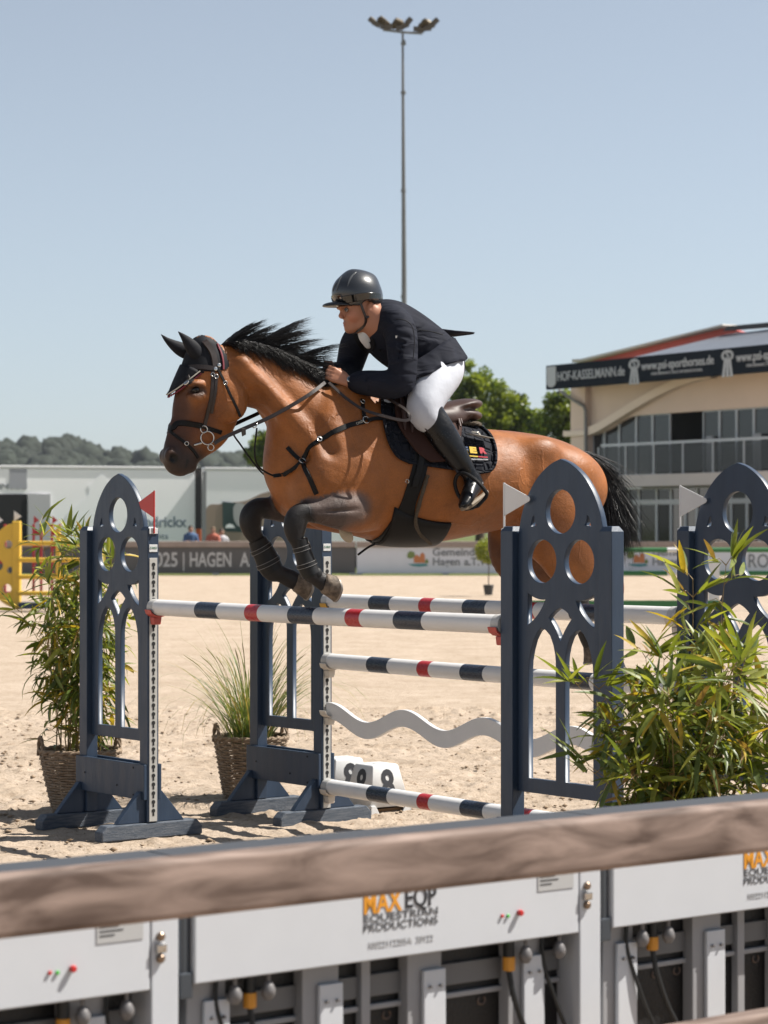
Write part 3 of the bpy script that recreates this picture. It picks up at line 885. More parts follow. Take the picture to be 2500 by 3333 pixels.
        f.cap((*UV(1640, 1480), s * .335), (*UV(1665, 1680), s * .325), .03, .05, .06, cut=True)            # flank hollow
    V, F = f.mesh(2)
    ix = np.clip(np.round((V - fl.lo) / fl.h).astype(int), 0, fl.n - 1)
    return V, F, fl.D[ix[:, 0], ix[:, 1], ix[:, 2]]
HV_, HF_, HLEG = build_horse()
horse = thing('horse', 'bay horse with black mane leaping over the striped oxer poles', 'horse', HO, math.atan2(HU.y, HU.x) )
horse.rotation_euler = (0, 0, 0)
hme = mesh_np('horse_body', HV_, HF_)
BAY = (0.250, 0.083, 0.0175); DARK = (0.012, 0.010, 0.010); BROWN = (0.055, 0.026, 0.018)
sp = []
legsp = []
for W, kn, fe in ((.235, (545, 470), (640, 860)), (-.19, (240, 440), (370, 850))):
    kp = U3(*k3(*kn), W); fp = U3(*k3(*fe), W); hp = U3(*k3(fe[0] + 150, fe[1] + 90), W)
    el = U3(*k3(kn[0] + (395 if W > 0 else 300), kn[1] - 50), W + (.03 if W > 0 else 0)); md = U3(*k3(kn[0] + 200, kn[1] - 20), W)
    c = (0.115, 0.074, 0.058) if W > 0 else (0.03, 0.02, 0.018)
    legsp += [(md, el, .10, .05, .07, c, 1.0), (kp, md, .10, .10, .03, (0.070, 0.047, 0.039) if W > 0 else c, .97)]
    sp += [(kp, fp, .075, .07, .03, DARK), (fp, hp, .08, .09, .03, DARK)]
for W, pts in ((.17, [(1960, 1890), (1990, 2020), (1990, 2170)]), (-.16, [(1850, 1900), (1890, 2000), (1930, 2090)])):
    P = [U3(x, y, W) for x, y in pts]
    sp += [(P[0], P[1], .05, .07, .05, DARK), (P[1], P[2], .08, .09, .04, DARK)]
mz = U3(*k1(240, 1300)); mz2 = U3(*k1(400, 1330))
sp += [(U3(*k1(330, 1040)), U3(*k1(560, 900)), .07, .05, .10, (0.085, 0.026, 0.010), .85), (U3(*k1(300, 700)), U3(*k1(260, 1100)), .05, .05, .10, (0.05, 0.017, 0.008), .8),
       (mz, mz2, .055, .05, .10, (0.022, 0.014, 0.012), .97), (U3(*k1(440, 760), .09), U3(*k1(470, 765), .09), .02, .02, .035, (0.03, 0.016, 0.012), .9)]
sp += [(U3(*k1(272, 1285), .06), U3(*k1(272, 1285), .05), .018, .018, .012, (.004, .003, .003), 1.0), (U3(*k1(365, 1392), .05), U3(*k1(385, 1300), .055), .006, .005, .008, (.005, .004, .004), 1.0)]  # shade inside the nostril and mouth slit painted into the coat colour
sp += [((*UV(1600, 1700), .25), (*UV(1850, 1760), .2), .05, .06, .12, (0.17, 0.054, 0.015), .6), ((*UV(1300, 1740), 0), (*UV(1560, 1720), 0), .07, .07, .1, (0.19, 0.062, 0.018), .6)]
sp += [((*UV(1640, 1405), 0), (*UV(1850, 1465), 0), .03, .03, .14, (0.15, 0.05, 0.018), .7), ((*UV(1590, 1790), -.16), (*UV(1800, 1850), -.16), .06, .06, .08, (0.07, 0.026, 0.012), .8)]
paint(hme, HV_, BAY, sp, legsp, np.clip(1 - (HLEG - .010) / .014, 0, 1))
def coat_material():
    m = bpy.data.materials.new('bay_coat'); m.use_nodes = True
    nt = m.node_tree; b = nt.nodes['Principled BSDF']
    b.inputs['Specular IOR Level'].default_value = 0.36
    b.inputs['Sheen Weight'].default_value = 0.04; b.inputs['Sheen Roughness'].default_value = 0.35
    tc = nt.nodes.new('ShaderNodeTexCoord'); ob = tc.outputs['Object']
    def noise(sc, det=5, rough=.6, vec=ob, dist=0.0):
        n = nt.nodes.new('ShaderNodeTexNoise'); n.inputs['Scale'].default_value = sc; n.inputs['Detail'].default_value = det
        n.inputs['Roughness'].default_value = rough; n.inputs['Distortion'].default_value = dist
        nt.links.new(vec, n.inputs['Vector']); return n.outputs['Fac']
    def rng(fac, a, b_, c, d):
        r = nt.nodes.new('ShaderNodeMapRange'); nt.links.new(fac, r.inputs['Value'])
        for k, v in zip(('From Min', 'From Max', 'To Min', 'To Max'), (a, b_, c, d)): r.inputs[k].default_value = v
        return r.outputs[0]
    def math_(op, x, y):
        q = nt.nodes.new('ShaderNodeMath'); q.operation = op
        for i_, v in enumerate((x, y)):
            if isinstance(v, (int, float)): q.inputs[i_].default_value = v
            else: nt.links.new(v, q.inputs[i_])
        return q.outputs[0]
    vc = nt.nodes.new('ShaderNodeVertexColor'); vc.layer_name = 'tint'
    f = math_('MULTIPLY', rng(noise(5, 6), .3, .7, .70, 1.28), rng(noise(160, 3), .3, .7, .86, 1.12))
    cb = nt.nodes.new('ShaderNodeCombineColor')
    for k in range(3): nt.links.new(f, cb.inputs[k])
    mx = nt.nodes.new('ShaderNodeMix'); mx.data_type = 'RGBA'; mx.blend_type = 'MULTIPLY'; mx.inputs['Factor'].default_value = 1
    nt.links.new(vc.outputs['Color'], mx.inputs['A']); nt.links.new(cb.outputs[0], mx.inputs['B'])
    nt.links.new(mx.outputs['Result'], b.inputs['Base Color'])
    nt.links.new(rng(noise(11, 5), .3, .7, .42, .60), b.inputs['Roughness'])
    # veins: thin ridges along warped cell borders, only in places
    mp = nt.nodes.new('ShaderNodeMapping'); mp.inputs['Scale'].default_value = (1.0, 1.0, 0.6); nt.links.new(ob, mp.inputs['Vector'])
    wv = nt.nodes.new('ShaderNodeVectorMath'); wv.operation = 'ADD'
    nz = nt.nodes.new('ShaderNodeTexNoise'); nz.inputs['Scale'].default_value = 7; nz.inputs['Detail'].default_value = 3; nt.links.new(mp.outputs[0], nz.inputs['Vector'])
    sc = nt.nodes.new('ShaderNodeVectorMath'); sc.operation = 'SCALE'; sc.inputs['Scale'].default_value = 0.22; nt.links.new(nz.outputs['Color'], sc.inputs[0])
    nt.links.new(mp.outputs[0], wv.inputs[0]); nt.links.new(sc.outputs[0], wv.inputs[1])
    vo = nt.nodes.new('ShaderNodeTexVoronoi'); vo.feature = 'DISTANCE_TO_EDGE'; vo.inputs['Scale'].default_value = 4.6; nt.links.new(wv.outputs[0], vo.inputs['Vector'])
    vein = rng(vo.outputs['Distance'], 0.0, 0.035, 1.0, 0.0)
    vein = math_('MULTIPLY', vein, rng(noise(3.2, 2), .46, .58, 0.0, 1.0))
    h = math_('ADD', math_('MULTIPLY', vein, .0022), math_('MULTIPLY', noise(9, 4, .55), .008))
    h = math_('ADD', h, math_('MULTIPLY', noise(40, 5, .65), .0030))
    mh = nt.nodes.new('ShaderNodeMapping'); mh.inputs['Scale'].default_value = (60, 60, 330); mh.inputs['Rotation'].default_value = (0, .35, 0); nt.links.new(ob, mh.inputs['Vector'])
    hair = noise(1.0, 3, .6, mh.outputs[0])
    h = math_('ADD', h, math_('MULTIPLY', hair, .0016))
    h = math_('ADD', h, math_('MULTIPLY', noise(300, 3), .0008))
    bp = nt.nodes.new('ShaderNodeBump'); bp.inputs['Strength'].default_value = 0.75; bp.inputs['Distance'].default_value = 1.0
    nt.links.new(h, bp.inputs['Height']); nt.links.new(bp.outputs[0], b.inputs['Normal'])
    return m
COAT = coat_material()
hme.transform(HM)
body = link('body', hme, horse, COAT, world=True)
HB = BVHTree.FromPolygons([tuple(v) for v in HV_], [tuple(int(i) for i in q) for q in HF_])
# ---- hit: the visible point of the horse's surface for a traced point (local coordinates)
HMI = HM.inverted()
_camL = HMI @ CAM
def hit(px, py, tree=None, fb=0.1):
    d = (HMI.to_3x3() @ ray(px, py)).normalized()
    loc, nor, i, t = (tree or HB).ray_cast(_camL, d)
    if loc is None:
        loc, nor, i, t = (tree or HB).find_nearest(Vector(U3(px, py, fb)))
    return Vector(loc), Vector(nor)
def near(p, tree=None):
    loc, nor, i, t = (tree or HB).find_nearest(Vector(p))
    return Vector(loc), Vector(nor)
def flipw(p):
    return Vector((p[0], p[1], -p[2]))
def L2W(me):
    me.transform(HM); return me
def ribbon(pts, nors, width, thick, close=False):
    """flat strap along pts with surface normals"""
    n = len(pts); vs = []; fs = []
    wd = [width] * n if not hasattr(width, '__len__') else width
    for i in range(n):
        t = (pts[(i + 1) % n if close else min(i + 1, n - 1)] - pts[i - 1 if close else max(i - 1, 0)]).normalized()
        b = t.cross(nors[i]).normalized(); nn = b.cross(t).normalized()
        if nn.dot(nors[i]) < 0: nn = -nn
        c = pts[i] + nn * (thick * 0.55); hw = wd[i] / 2; ht = thick / 2
        vs += [c - b * hw - nn * ht, c - b * hw * .86 + nn * ht, c + b * hw * .86 + nn * ht, c + b * hw - nn * ht]
    m = n if close else n - 1
    for i in range(m):
        a = i * 4; d = ((i + 1) % n) * 4
        for k in range(4):
            fs.append((a + k, a + (k + 1) % 4, d + (k + 1) % 4, d + k))
    if not close: fs += [(3, 2, 1, 0), ((n - 1) * 4, (n - 1) * 4 + 1, (n - 1) * 4 + 2, (n - 1) * 4 + 3)]
    me = bpy.data.meshes.new('strap'); me.from_pydata([tuple(v) for v in vs], [], fs)
    return me
def surf_path(ctrl, n, tree=None, lift=0.0, nsm=3):
    """control points (local Vectors) -> n points laid on the surface with normals"""
    P = crom([tuple(c) for c in ctrl], n)
    out = []; ns = []
    for p in P:
        l, nn = near(p, tree); out.append(l + nn * lift); ns.append(nn)
    for _ in range(nsm):
        q = out[:]
        for i in range(1, n - 1): out[i] = (q[i - 1] + q[i] * 2 + q[i + 1]) / 4
        q = ns[:]
        for i in range(1, n - 1): ns[i] = (q[i - 1] + q[i] * 2 + q[i + 1]).normalized()
    return out, ns
def strap(name, pxs, width, m, parent, n=None, thick=0.004, kf=k1, lift=0.0, tree=None, mirror=False, label=None):
    c = [hit(*kf(*p), tree)[0] for p in pxs]
    if mirror: c = [flipw(p) for p in c]
    P, N = surf_path(c, n or 6 * len(pxs), tree, lift)
    return link(name, L2W(ribbon(P, N, width, thick)), parent, m, world=True, label=label)
def band(name, pxs, width, m, parent, thick=0.005, kf=k1, lift=0.0, n=None, tree=None):
    """strap that runs over the near side and, mirrored, back along the far side"""
    c = [hit(*kf(*p), tree)[0] for p in pxs]
    c = [flipw(p) for p in reversed(c)] + c
    P, N = surf_path(c, n or 8 * len(pxs), tree, lift)
    return link(name, L2W(ribbon(P, N, width, thick)), parent, m, world=True)
def cord(name, pts, r, m, parent, n=30, flat=None, sides=8, kind=None):
    """free-hanging strap or cord through local points"""
    P = crom([tuple(p) for p in pts], n)
    b = MB(); b.tube([Vector(p) for p in P], r, sides)
    return link(name, L2W(b.mesh(name, smooth=True, angle=60)), parent, m, world=True, kind=kind)
def flatcord(name, pts, width, thick, m, parent, n=30):
    P = [Vector(p) for p in crom([tuple(p) for p in pts], n)]
    return link(name, L2W(ribbon(P, [Vector((0, .25, 1)).normalized()] * n, width, thick)), parent, m, world=True)
def ring(name, c, nrm, R, r, m, parent, n=28):
    nrm = Vector(nrm).normalized(); a = nrm.orthogonal().normalized(); b = nrm.cross(a)
    pts = [Vector(c) + (a * math.cos(t) + b * math.sin(t)) * R for t in np.linspace(0, 2 * math.pi, n + 1)]
    x = MB(); x.tube(pts, r, 8, caps=False)
    return link(name, L2W(x.mesh(name, smooth=True, angle=80)), parent, m, world=True)
def loft(stn, n=20, grow=0.0, sub=4, side=(0, 0, 1)):
    P = crom(stn, sub * len(stn)); b = MB(); vs = []; fs = []
    sd0 = np.array(side, float)
    for i, p in enumerate(P):
        t = P[min(i + 1, len(P) - 1), :3] - P[max(i - 1, 0), :3]; t /= np.linalg.norm(t)
        sd = sd0 - t * (sd0 @ t); sd /= np.linalg.norm(sd); up = np.cross(sd, t)
        for k in range(n):
            a = 2 * math.pi * k / n
            vs.append(p[:3] + up * math.cos(a) * (p[3] + grow) + sd * math.sin(a) * (p[4] + grow))
    for i in range(len(P) - 1):
        for k in range(n):
            q = i * n + k; r = i * n + (k + 1) % n; fs.append((q, r, r + n, q + n))
    fs += [tuple(reversed(range(n))), tuple((len(P) - 1) * n + k for k in range(n))]
    b.add(vs, fs); return b
def drape(left, right, nu, nv, off, kf=k2, tree=None):
    """sheet between two traced edges, laid on the visible side; returns verts (local), faces"""
    A = crom([kf(*p) for p in left], nv); B = crom([kf(*p) for p in right], nv)
    V = []
    for j in range(nv):
        for i in range(nu):
            t = i / (nu - 1); q = A[j] * (1 - t) + B[j] * t
            l, nn = hit(q[0], q[1], tree); V.append(l + nn * off)
    V = np.array([tuple(v) for v in V]).reshape(nv, nu, 3)
    for _ in range(3):
        W = V.copy(); W[1:-1, 1:-1] = (V[:-2, 1:-1] + V[2:, 1:-1] + V[1:-1, :-2] + V[1:-1, 2:] + 2 * V[1:-1, 1:-1]) / 6; V = W
    idx = np.arange(nu * nv).reshape(nv, nu)
    F = np.stack([idx[:-1, :-1], idx[:-1, 1:], idx[1:, 1:], idx[1:, :-1]], -1).reshape(-1, 4)
    return V.reshape(-1, 3), F
def sheet(name, V, F, thick, m, parent, flip=False, label=None, offset=1.0):
    V = np.array(V)
    if flip: V = V * np.array([1, 1, -1]); F = F[:, ::-1]
    me = mesh_np(name, V, F)
    o = link(name, L2W(me), parent, m, world=True, label=label)
    md = o.modifiers.new('solid', 'SOLIDIFY'); md.thickness = thick; md.offset = offset
    return o
def outline_path(V, nu, nv):
    V = np.array(V).reshape(nv, nu, 3)
    return [Vector(p) for p in list(V[0]) + list(V[1:, -1]) + list(V[-1, ::-1][1:]) + list(V[1:-1, 0][::-1])]

# ---------------------------------------------------------------- horse: eyes, hooves, mane, tail
EYE = mat('horse_eye', (0.006, 0.004, 0.003), 0.12, spec=0.4)
for s in (1, -1):
    e = U3(*k1(447, 757), .09); b = MB()
    b.lathe([(0.021 * math.sin(a), -0.021 * math.cos(a)) for a in np.linspace(0.05, math.pi - .05, 12)], (e[0], e[1], s * .082), 18)
    link('eye', L2W(b.mesh('eye', smooth=True, angle=90)), horse, EYE, world=True)
HOOF = mat('hoof_horn', (0.085, 0.062, 0.046), 0.75, var=0.35, vscale=30, bump=0.5, bscale=60, col2=(0.19, 0.145, 0.105))
SHOE = mat('horse_shoe', (0.30, 0.27, 0.24), 0.45, metal=0.7, var=0.2, vscale=30)
def hoof(c, axis, toe, L=0.082, r0=0.046, r1=0.062):
    """c: coronet centre, axis: towards the sole, toe: direction of the toe"""
    axis = Vector(axis).normalized(); toe = (Vector(toe) - axis * Vector(toe).dot(axis)).normalized(); sd = axis.cross(toe)
    vs = []; n = 24; rows = [(-.10, .82, 0), (0, 1.0, 0), (.06, 1.05, .02), (.5, 1.16, .10), (1.0, r1 / r0, .26)]
    for (t, sc, sh) in rows:
        for k in range(n):
            a = 2 * math.pi * k / n; ca, sa = math.cos(a), math.sin(a)
            lo = L * t * (1.0 if ca > 0 else 1.0 - 0.32 * (-ca))
            vs.append(Vector(c) + axis * lo + toe * (r0 * sc * (ca if ca > 0 else ca * .92) + r0 * sh) + sd * (r0 * sc * .93 * sa))
    fs = [(i * n + k, i * n + (k + 1) % n, (i + 1) * n + (k + 1) % n, (i + 1) * n + k) for i in range(len(rows) - 1) for k in range(n)]
    base = (len(rows) - 1) * n
    ctr = sum((vs[base + k] for k in range(n)), Vector()) / n - axis * 0.012
    vs.append(ctr); fs += [(base + k, base + (k + 1) % n, len(vs) - 1) for k in range(n)]
    b = MB(); b.add(vs, fs)
    o = link('hoof', L2W(b.mesh('hoof', smooth=True, angle=50)), horse, HOOF, world=True)
    b = MB(); pts = [vs[base + k % n] * .93 + ctr * .07 + axis * 0.003 for k in range(-9, 10)]
    b.tube(pts, 0.0075, 6)
    link('shoe', L2W(b.mesh('shoe', smooth=True, angle=50)), o, SHOE, world=True)
c = Vector(U3(*k3(735, 928), .235)); t = Vector(U3(*k3(850, 955), .235)); hoof(c, t - c, Vector(U3(*k3(775, 1040), .235)) - c, L=.078, r0=.052, r1=.068)
c = Vector(U3(*k3(545, 918), -.19)); t = Vector(U3(*k3(650, 950), -.19)); hoof(c, t - c, Vector(U3(*k3(580, 1030), -.19)) - c, L=.08, r0=.05, r1=.066)
c = Vector(U3(2013, 2178, .17)); hoof(c, Vector((-.35, -1, 0)), Vector((.4, -.6, 0)))
c = Vector(U3(1925, 2100, -.16)); hoof(c, Vector((-.35, -1, 0)), Vector((.4, -.6, 0)))
HAIR = mat('black_horsehair', (0.006, 0.0055, 0.006), 0.38, spec=0.45, var=0.3, vscale=30)
def strands(name, roots, fn, parent, m, seed=1, r=0.0022, seg=9):
    rng = random.Random(seed); b_v = []; b_f = []
    for root in roots:
        pts, rr = fn(root, rng)
        pts = [Vector(p) for p in pts]; n = len(pts); o = len(b_v)
        for i in range(n):
            t = (pts[min(i + 1, n - 1)] - pts[max(i - 1, 0)]).normalized(); u = t.orthogonal().normalized(); w = t.cross(u)
            k = rr * (1 - (i / (n - 1)) ** 2.2 * .92)
            for a in (0, 2.094, 4.189): b_v.append(pts[i] + (u * math.cos(a) + w * math.sin(a)) * k)
        for i in range(n - 1):
            for k in range(3): b_f.append((o + i * 3 + k, o + i * 3 + (k + 1) % 3, o + i * 3 + 3 + (k + 1) % 3, o + i * 3 + 3 + k))
    me = mesh_np(name, [tuple(v) for v in b_v], b_f)
    return link(name, L2W(me), parent, m, world=True, kind='stuff')
crest = [k1(*p) for p in ((640, 408), (740, 402), (850, 425), (960, 462), (1080, 520), (1200, 585), (1310, 645), (1400, 700), (1440, 735))]
crestU = crom([U3(*p) for p in crest], 200)
def mane_fn(root, rng):
    t = root; i = int(t * 199); p = Vector(crestU[i]); p.z += rng.gauss(0, .012); p.y -= .008
    # clumps: neighbouring hairs bend alike
    cl = math.sin(t * 47) * .5 + math.sin(t * 91 + 1.3) * .35 + math.sin(t * 23 + .4) * .4
    lenm = (0.11 + 0.215 * math.sin(math.pi * min(1, t * 1.05 + .06)) ** .8) * (0.72 + .28 * cl * .8 + rng.uniform(-.12, .12))
    fall = rng.random() < (.34 + .26 * t); fd = rng.uniform(.25, .85); lenm = lenm * rng.uniform(.5, .95) if fall else lenm
    back = Vector((-1, 0.10 - .35 * t + .14 * cl, 0)); upv = Vector((0, 1, 0))
    side = Vector((0, 0, 1)) * (rng.gauss(.10, .10))
    pts = []
    n = 9
    for j in range(n):
        x = j / (n - 1)
        if fall:
            q = p + upv * (.035 * math.sin(x * 2.2)) + Vector((-1, 0, 0)) * lenm * x * (.62 + .2 * rng.random() * x) + Vector((0, -1, 0)) * lenm * fd * x ** 1.5 + Vector((0, 0, 1)) * (.055 * math.sin(x * 1.8) + .03 * x)
        else:
            lift = (.62 - .42 * t) + .16 * cl
            q = p + upv * lenm * (lift * x - (.18 + .1 * t) * x * x) + back * lenm * x ** 1.15 + side * lenm * x
        q = q + Vector((rng.gauss(0, .0016), rng.gauss(0, .0016), 0)) * x * 2
        pts.append(q)
    return pts, rng.uniform(.0009, .0024)
rs = random.Random(3)
strands('mane', [min(.999, max(0, rs.random())) for _ in range(5200)], mane_fn, horse, HAIR, 5)
# tail
tail_root = Vector(U3(1872, 1478)); tail_ctrl = [U3(*p) for p in ((1862, 1474), (1908, 1488), (1952, 1530), (1982, 1590), (2002, 1660), (2016, 1735), (2026, 1830))]
TC = crom(tail_ctrl, 60)
b = MB(); b.tube([Vector(p) for p in TC[:26]], [0.030 - .024 * i / 25 for i in range(26)], 10)
link('tail_dock', L2W(b.mesh('tail_dock', smooth=True)), horse, HAIR, world=True)
def tail_fn(root, rng):
    t0 = rng.random() ** 1.3 * .5; i0 = int(t0 * 59); p = Vector(TC[i0]); a = rng.uniform(0, 6.28)
    off = Vector((math.cos(a), math.sin(a) * .6, math.sin(a))) * (.02 * (1 - t0))
    L = rng.uniform(.55, 1.0); out = []
    spread = Vector((rng.gauss(.03, .055), rng.gauss(0, .045), rng.gauss(0, .06)))
    if rng.random() < .3: spread += Vector((-rng.random() * .08, 0.02, 0))
    n = 10
    for j in range(n):
        x = j / (n - 1); k = min(59, int(i0 + (59 - i0) * x * L))
        q = Vector(TC[k]) + off + spread * x ** 1.3 + Vector((rng.gauss(0, .003), rng.gauss(0, .003), rng.gauss(0, .003))) * x
        out.append(q)
    return out, rng.uniform(.0010, .0024)
strands('tail', list(range(4200)), tail_fn, horse, HAIR, 8)
# whiskers on the chin
def whisk(root, rng):
    p = Vector(U3(*k1(rng.uniform(380, 460), rng.uniform(1300, 1395)))); p.z = rng.uniform(-.03, .03)
    d = Vector((-rng.uniform(.3, 1), -rng.uniform(.1, .8), rng.gauss(0, .3))) * rng.uniform(.02, .05)
    return [p, p + d * .5, p + d + Vector((0, -.005, 0))], .0005
strands('whiskers', list(range(40)), whisk, horse, mat('pale_hair', (.35, .3, .26), .5), 2)
# ================================================================== tack
LEA = mat('dark_brown_leather', (0.028, 0.017, 0.013), 0.4, var=0.25, vscale=40, bump=0.15, bscale=150, bdist=0.002)
LEAB = mat('black_leather', (0.006, 0.0056, 0.0056), 0.5, spec=.22, var=0.2, vscale=40, bump=0.12, bscale=150, bdist=0.002)
CHROME = mat('bit_steel', (0.62, 0.60, 0.57), 0.22, metal=1.0)
BRASS = mat('brass', (0.55, 0.38, 0.18), 0.3, metal=1.0)
VEIL = mat('black_fabric', (0.007, 0.008, 0.012), 0.7, var=0.3, vscale=25, bump=0.35, bscale=260, bdist=0.002, spec=.25)
WINE = mat('wine_red_braid', (0.20, 0.018, 0.035), 0.7, bump=0.4, bscale=300, bdist=0.002)
CREAM = mat('cream_cord', (0.62, 0.58, 0.50), 0.7)
NAVYQ = mat('navy_quilt', (0.009, 0.011, 0.018), 0.8, var=0.2, vscale=30, spec=.2)
def quilt(m):
    nt = m.node_tree; b = nt.nodes['Principled BSDF']; tc = nt.nodes.new('ShaderNodeTexCoord')
    vo = nt.nodes.new('ShaderNodeTexVoronoi'); vo.feature = 'DISTANCE_TO_EDGE'; vo.inputs['Scale'].default_value = 21; vo.inputs['Randomness'].default_value = 0.35
    nt.links.new(tc.outputs['Object'], vo.inputs['Vector'])
    r = nt.nodes.new('ShaderNodeMapRange'); r.interpolation_type = 'SMOOTHSTEP'; r.inputs['From Max'].default_value = 0.22; nt.links.new(vo.outputs['Distance'], r.inputs['Value'])
    bp = nt.nodes.new('ShaderNodeBump'); bp.inputs['Strength'].default_value = 0.9; bp.inputs['Distance'].default_value = 0.012
    nt.links.new(r.outputs[0], bp.inputs['Height']); nt.links.new(bp.outputs[0], b.inputs['Normal'])
quilt(NAVYQ)
def place(label, cat, name, px, py, w=0.0, group=None):
    p = HM @ Vector(U3(px, py, w))
    return thing(name, label, cat, p, 0, group)

# ---- fly veil (ear bonnet)
veil = place('black ear bonnet with wine red braid on the horse head', 'ear bonnet', 'ear_bonnet', *k1(500, 560))
vp = [UV(*k1(*p)) for p in ((225, 800), (300, 760), (380, 690), (470, 625), (560, 620), (650, 600), (652, 540), (632, 470), (600, 410), (560, 380), (480, 340), (330, 420), (250, 560), (200, 760))]
def inside(poly, P):
    x, y = P[:, 0], P[:, 1]; r = np.zeros(len(P), bool); n = len(poly)
    for i in range(n):
        (x1, y1), (x2, y2) = poly[i], poly[(i + 1) % n]
        c = ((y1 > y) != (y2 > y)) & (x < (x2 - x1) * (y - y1) / (y2 - y1 + 1e-12) + x1); r ^= c
    return r
def vnormals(V, F):
    N = np.zeros_like(V); a = np.cross(V[F[:, 2]] - V[F[:, 0]], V[F[:, 3]] - V[F[:, 1]])
    for k in range(4): np.add.at(N, F[:, k], a)
    return N / (np.linalg.norm(N, axis=1, keepdims=True) + 1e-12)
HN_ = vnormals(HV_, HF_)
def patch(name, poly, off, m, parent, cond=None):
    c = HV_[HF_].mean(1); k = inside(poly, c[:, :2])
    if cond is not None: k &= cond(c)
    Fp = HF_[k]; u, inv = np.unique(Fp, return_inverse=True)
    V = HV_[u] + HN_[u] * off
    me = mesh_np(name, V, inv.reshape(-1, 4)); return link(name, L2W(me), parent, m, world=True)
patch('cap', vp, 0.005, VEIL, veil)
cen = crom([U3(*k1(*p)) for p in ((330, 560), (300, 630), (268, 705), (226, 797))], 14)
edg = crom([(*UV(*k1(475, 618), .075), .088), (*UV(*k1(385, 688), .065), .078), (*UV(*k1(300, 752), .04), .048), (*UV(*k1(227, 799)), .002)], 14)
VV = []
for t in range(14):
    for q in np.linspace(-1, 1, 13):
        a = abs(q); p = cen[t] * (1 - a ** 1.6) + edg[t] * a ** 1.6; w = math.copysign(edg[t][2] * math.sin(a * math.pi / 2) ** .9, q); VV.append((p[0], p[1], w))
idx = np.arange(14 * 13).reshape(14, 13); sheet('front_flap', VV, np.stack([idx[:-1, :-1], idx[:-1, 1:], idx[1:, 1:], idx[1:, :-1]], -1).reshape(-1, 4), .005, VEIL, veil, offset=0)
for mir in (False, True):
    E1 = [Vector(p) * 1.0 for p in edg]; E1 = [flipw(p) for p in E1] if mir else E1; s_ = -1 if mir else 1
    b = MB(); b.tube([p + Vector((0, 0, s_ * .005)) + Vector((.004, .004, 0)) for p in E1], .0032, 6); link('cream_piping', L2W(b.mesh('cream_piping', smooth=True)), veil, CREAM, world=True)
    b = MB(); b.tube([p + Vector((-.004, -.008 + .003 * math.sin(i_ * 3), s_ * .003)) for i_, p in enumerate(crom([tuple(p) for p in E1], 40))] if False else [Vector(p) + Vector((-.003, -.008 + .003 * math.sin(i_ * 2.2), s_ * .003)) for i_, p in enumerate(crom([tuple(p) for p in E1], 44))], .0042, 6); link('red_braid', L2W(b.mesh('red_braid', smooth=True)), veil, WINE, world=True)
    strap('red_braid', [(600, 405), (632, 470), (650, 540), (652, 600)], 0.009, WINE, veil, thick=0.007, lift=0.005, mirror=mir)
def ear(base, tip, wbase, w0, w1, bow):
    """cone of fabric from base (px) to tip"""
    a = np.array(UV(*k1(*base), w0)); t = np.array(UV(*k1(*tip), w1)); d = t - a; nrm = np.array([-d[1], d[0]]); nrm /= np.linalg.norm(nrm)
    sts = []
    for x, r, bx in ((0, .85, 0), (.18, 1.05, .3), (.38, 1.0, .8), (.58, .74, 1.0), (.78, .42, .8), (.92, .19, .3), (1.0, .04, 0)):
        c = a + d * x + nrm * bow * bx
        sts.append((c[0], c[1], w0 + (w1 - w0) * x, wbase * r, wbase * r * .62))
    return loft(sts, 16, 0, 4)
for args in (((470, 500), (308, 306), .037, .055, .075, .004), ((420, 490), (176, 328), .036, -.055, -.065, -.010)):
    b = ear(*args); link('ear_cover', L2W(b.mesh('ear_cover', smooth=True)), veil, VEIL, world=True)
l, nn = hit(*k1(288, 690)); b = MB(); b.lathe([(0.016, 0), (0.015, .004), (0.006, .006)], l + nn * .006, 10, nn.to_track_quat('Z', 'Y').to_matrix()); link('silver_badge', L2W(b.mesh('silver_badge')), veil, CHROME, world=True)

# ---- bridle
br = place('dark leather bridle with steel ring bit on the horse head', 'bridle', 'bridle', *k1(480, 900))
band('headpiece', [(520, 396), (560, 450), (584, 520), (592, 590)], 0.034, LEA, br, 0.006, lift=0.007)
band('browband', [(302, 592), (370, 598), (470, 582), (575, 592)], 0.026, LEA, br, 0.007, lift=0.007)
band('noseband', [(222, 1022), (300, 1012), (400, 1018), (492, 1035)], 0.030, LEAB, br, 0.008, lift=0.001)
band('flash_strap', [(216, 1052), (255, 1085), (300, 1118), (370, 1170), (430, 1230), (460, 1280)], 0.016, LEAB, br, 0.005, lift=0.001)
for mir in (False, True):
    strap('cheekpiece', [(575, 600), (572, 720), (560, 830), (535, 930), (508, 1045)], 0.020, LEA, br, thick=0.005, lift=0.003, mirror=mir)
    strap('cheek_buckle_strap', [(600, 640), (596, 760), (580, 850), (566, 935)], 0.016, LEA, br, thick=0.005, lift=0.004, mirror=mir)
    strap('throatlatch', [(612, 600), (650, 670), (700, 780), (745, 870), (782, 958)], 0.014, LEAB, br, thick=0.005, lift=0.004, mirror=mir)
    strap('chin_strap', [(492, 1035), (560, 1060), (640, 1085)], 0.022, LEAB, br, thick=0.006, mirror=mir)
    for (x, y, R, r) in ((533, 1127, .0335, .0036), (507, 1060, .0175, .0032), (560, 1200, .0155, .003)):
        l, nn = hit(*k1(x, y))
        c = Vector(U3(*k1(x, y), max(.066, l.z + .008))); c.z *= (-1 if mir else 1)
        ring('bit_ring', c, (.15, 0, 1), R, r, CHROME, br)
    for (x, y) in ((572, 640), (598, 655), (668, 705), (370, 1170)):
        l, nn = hit(*k1(x, y)); l = l + nn * .010
        if mir: l = flipw(l); nn = flipw(nn)
        ring('buckle', l, nn, .010, .0022, CHROME, br, 12)
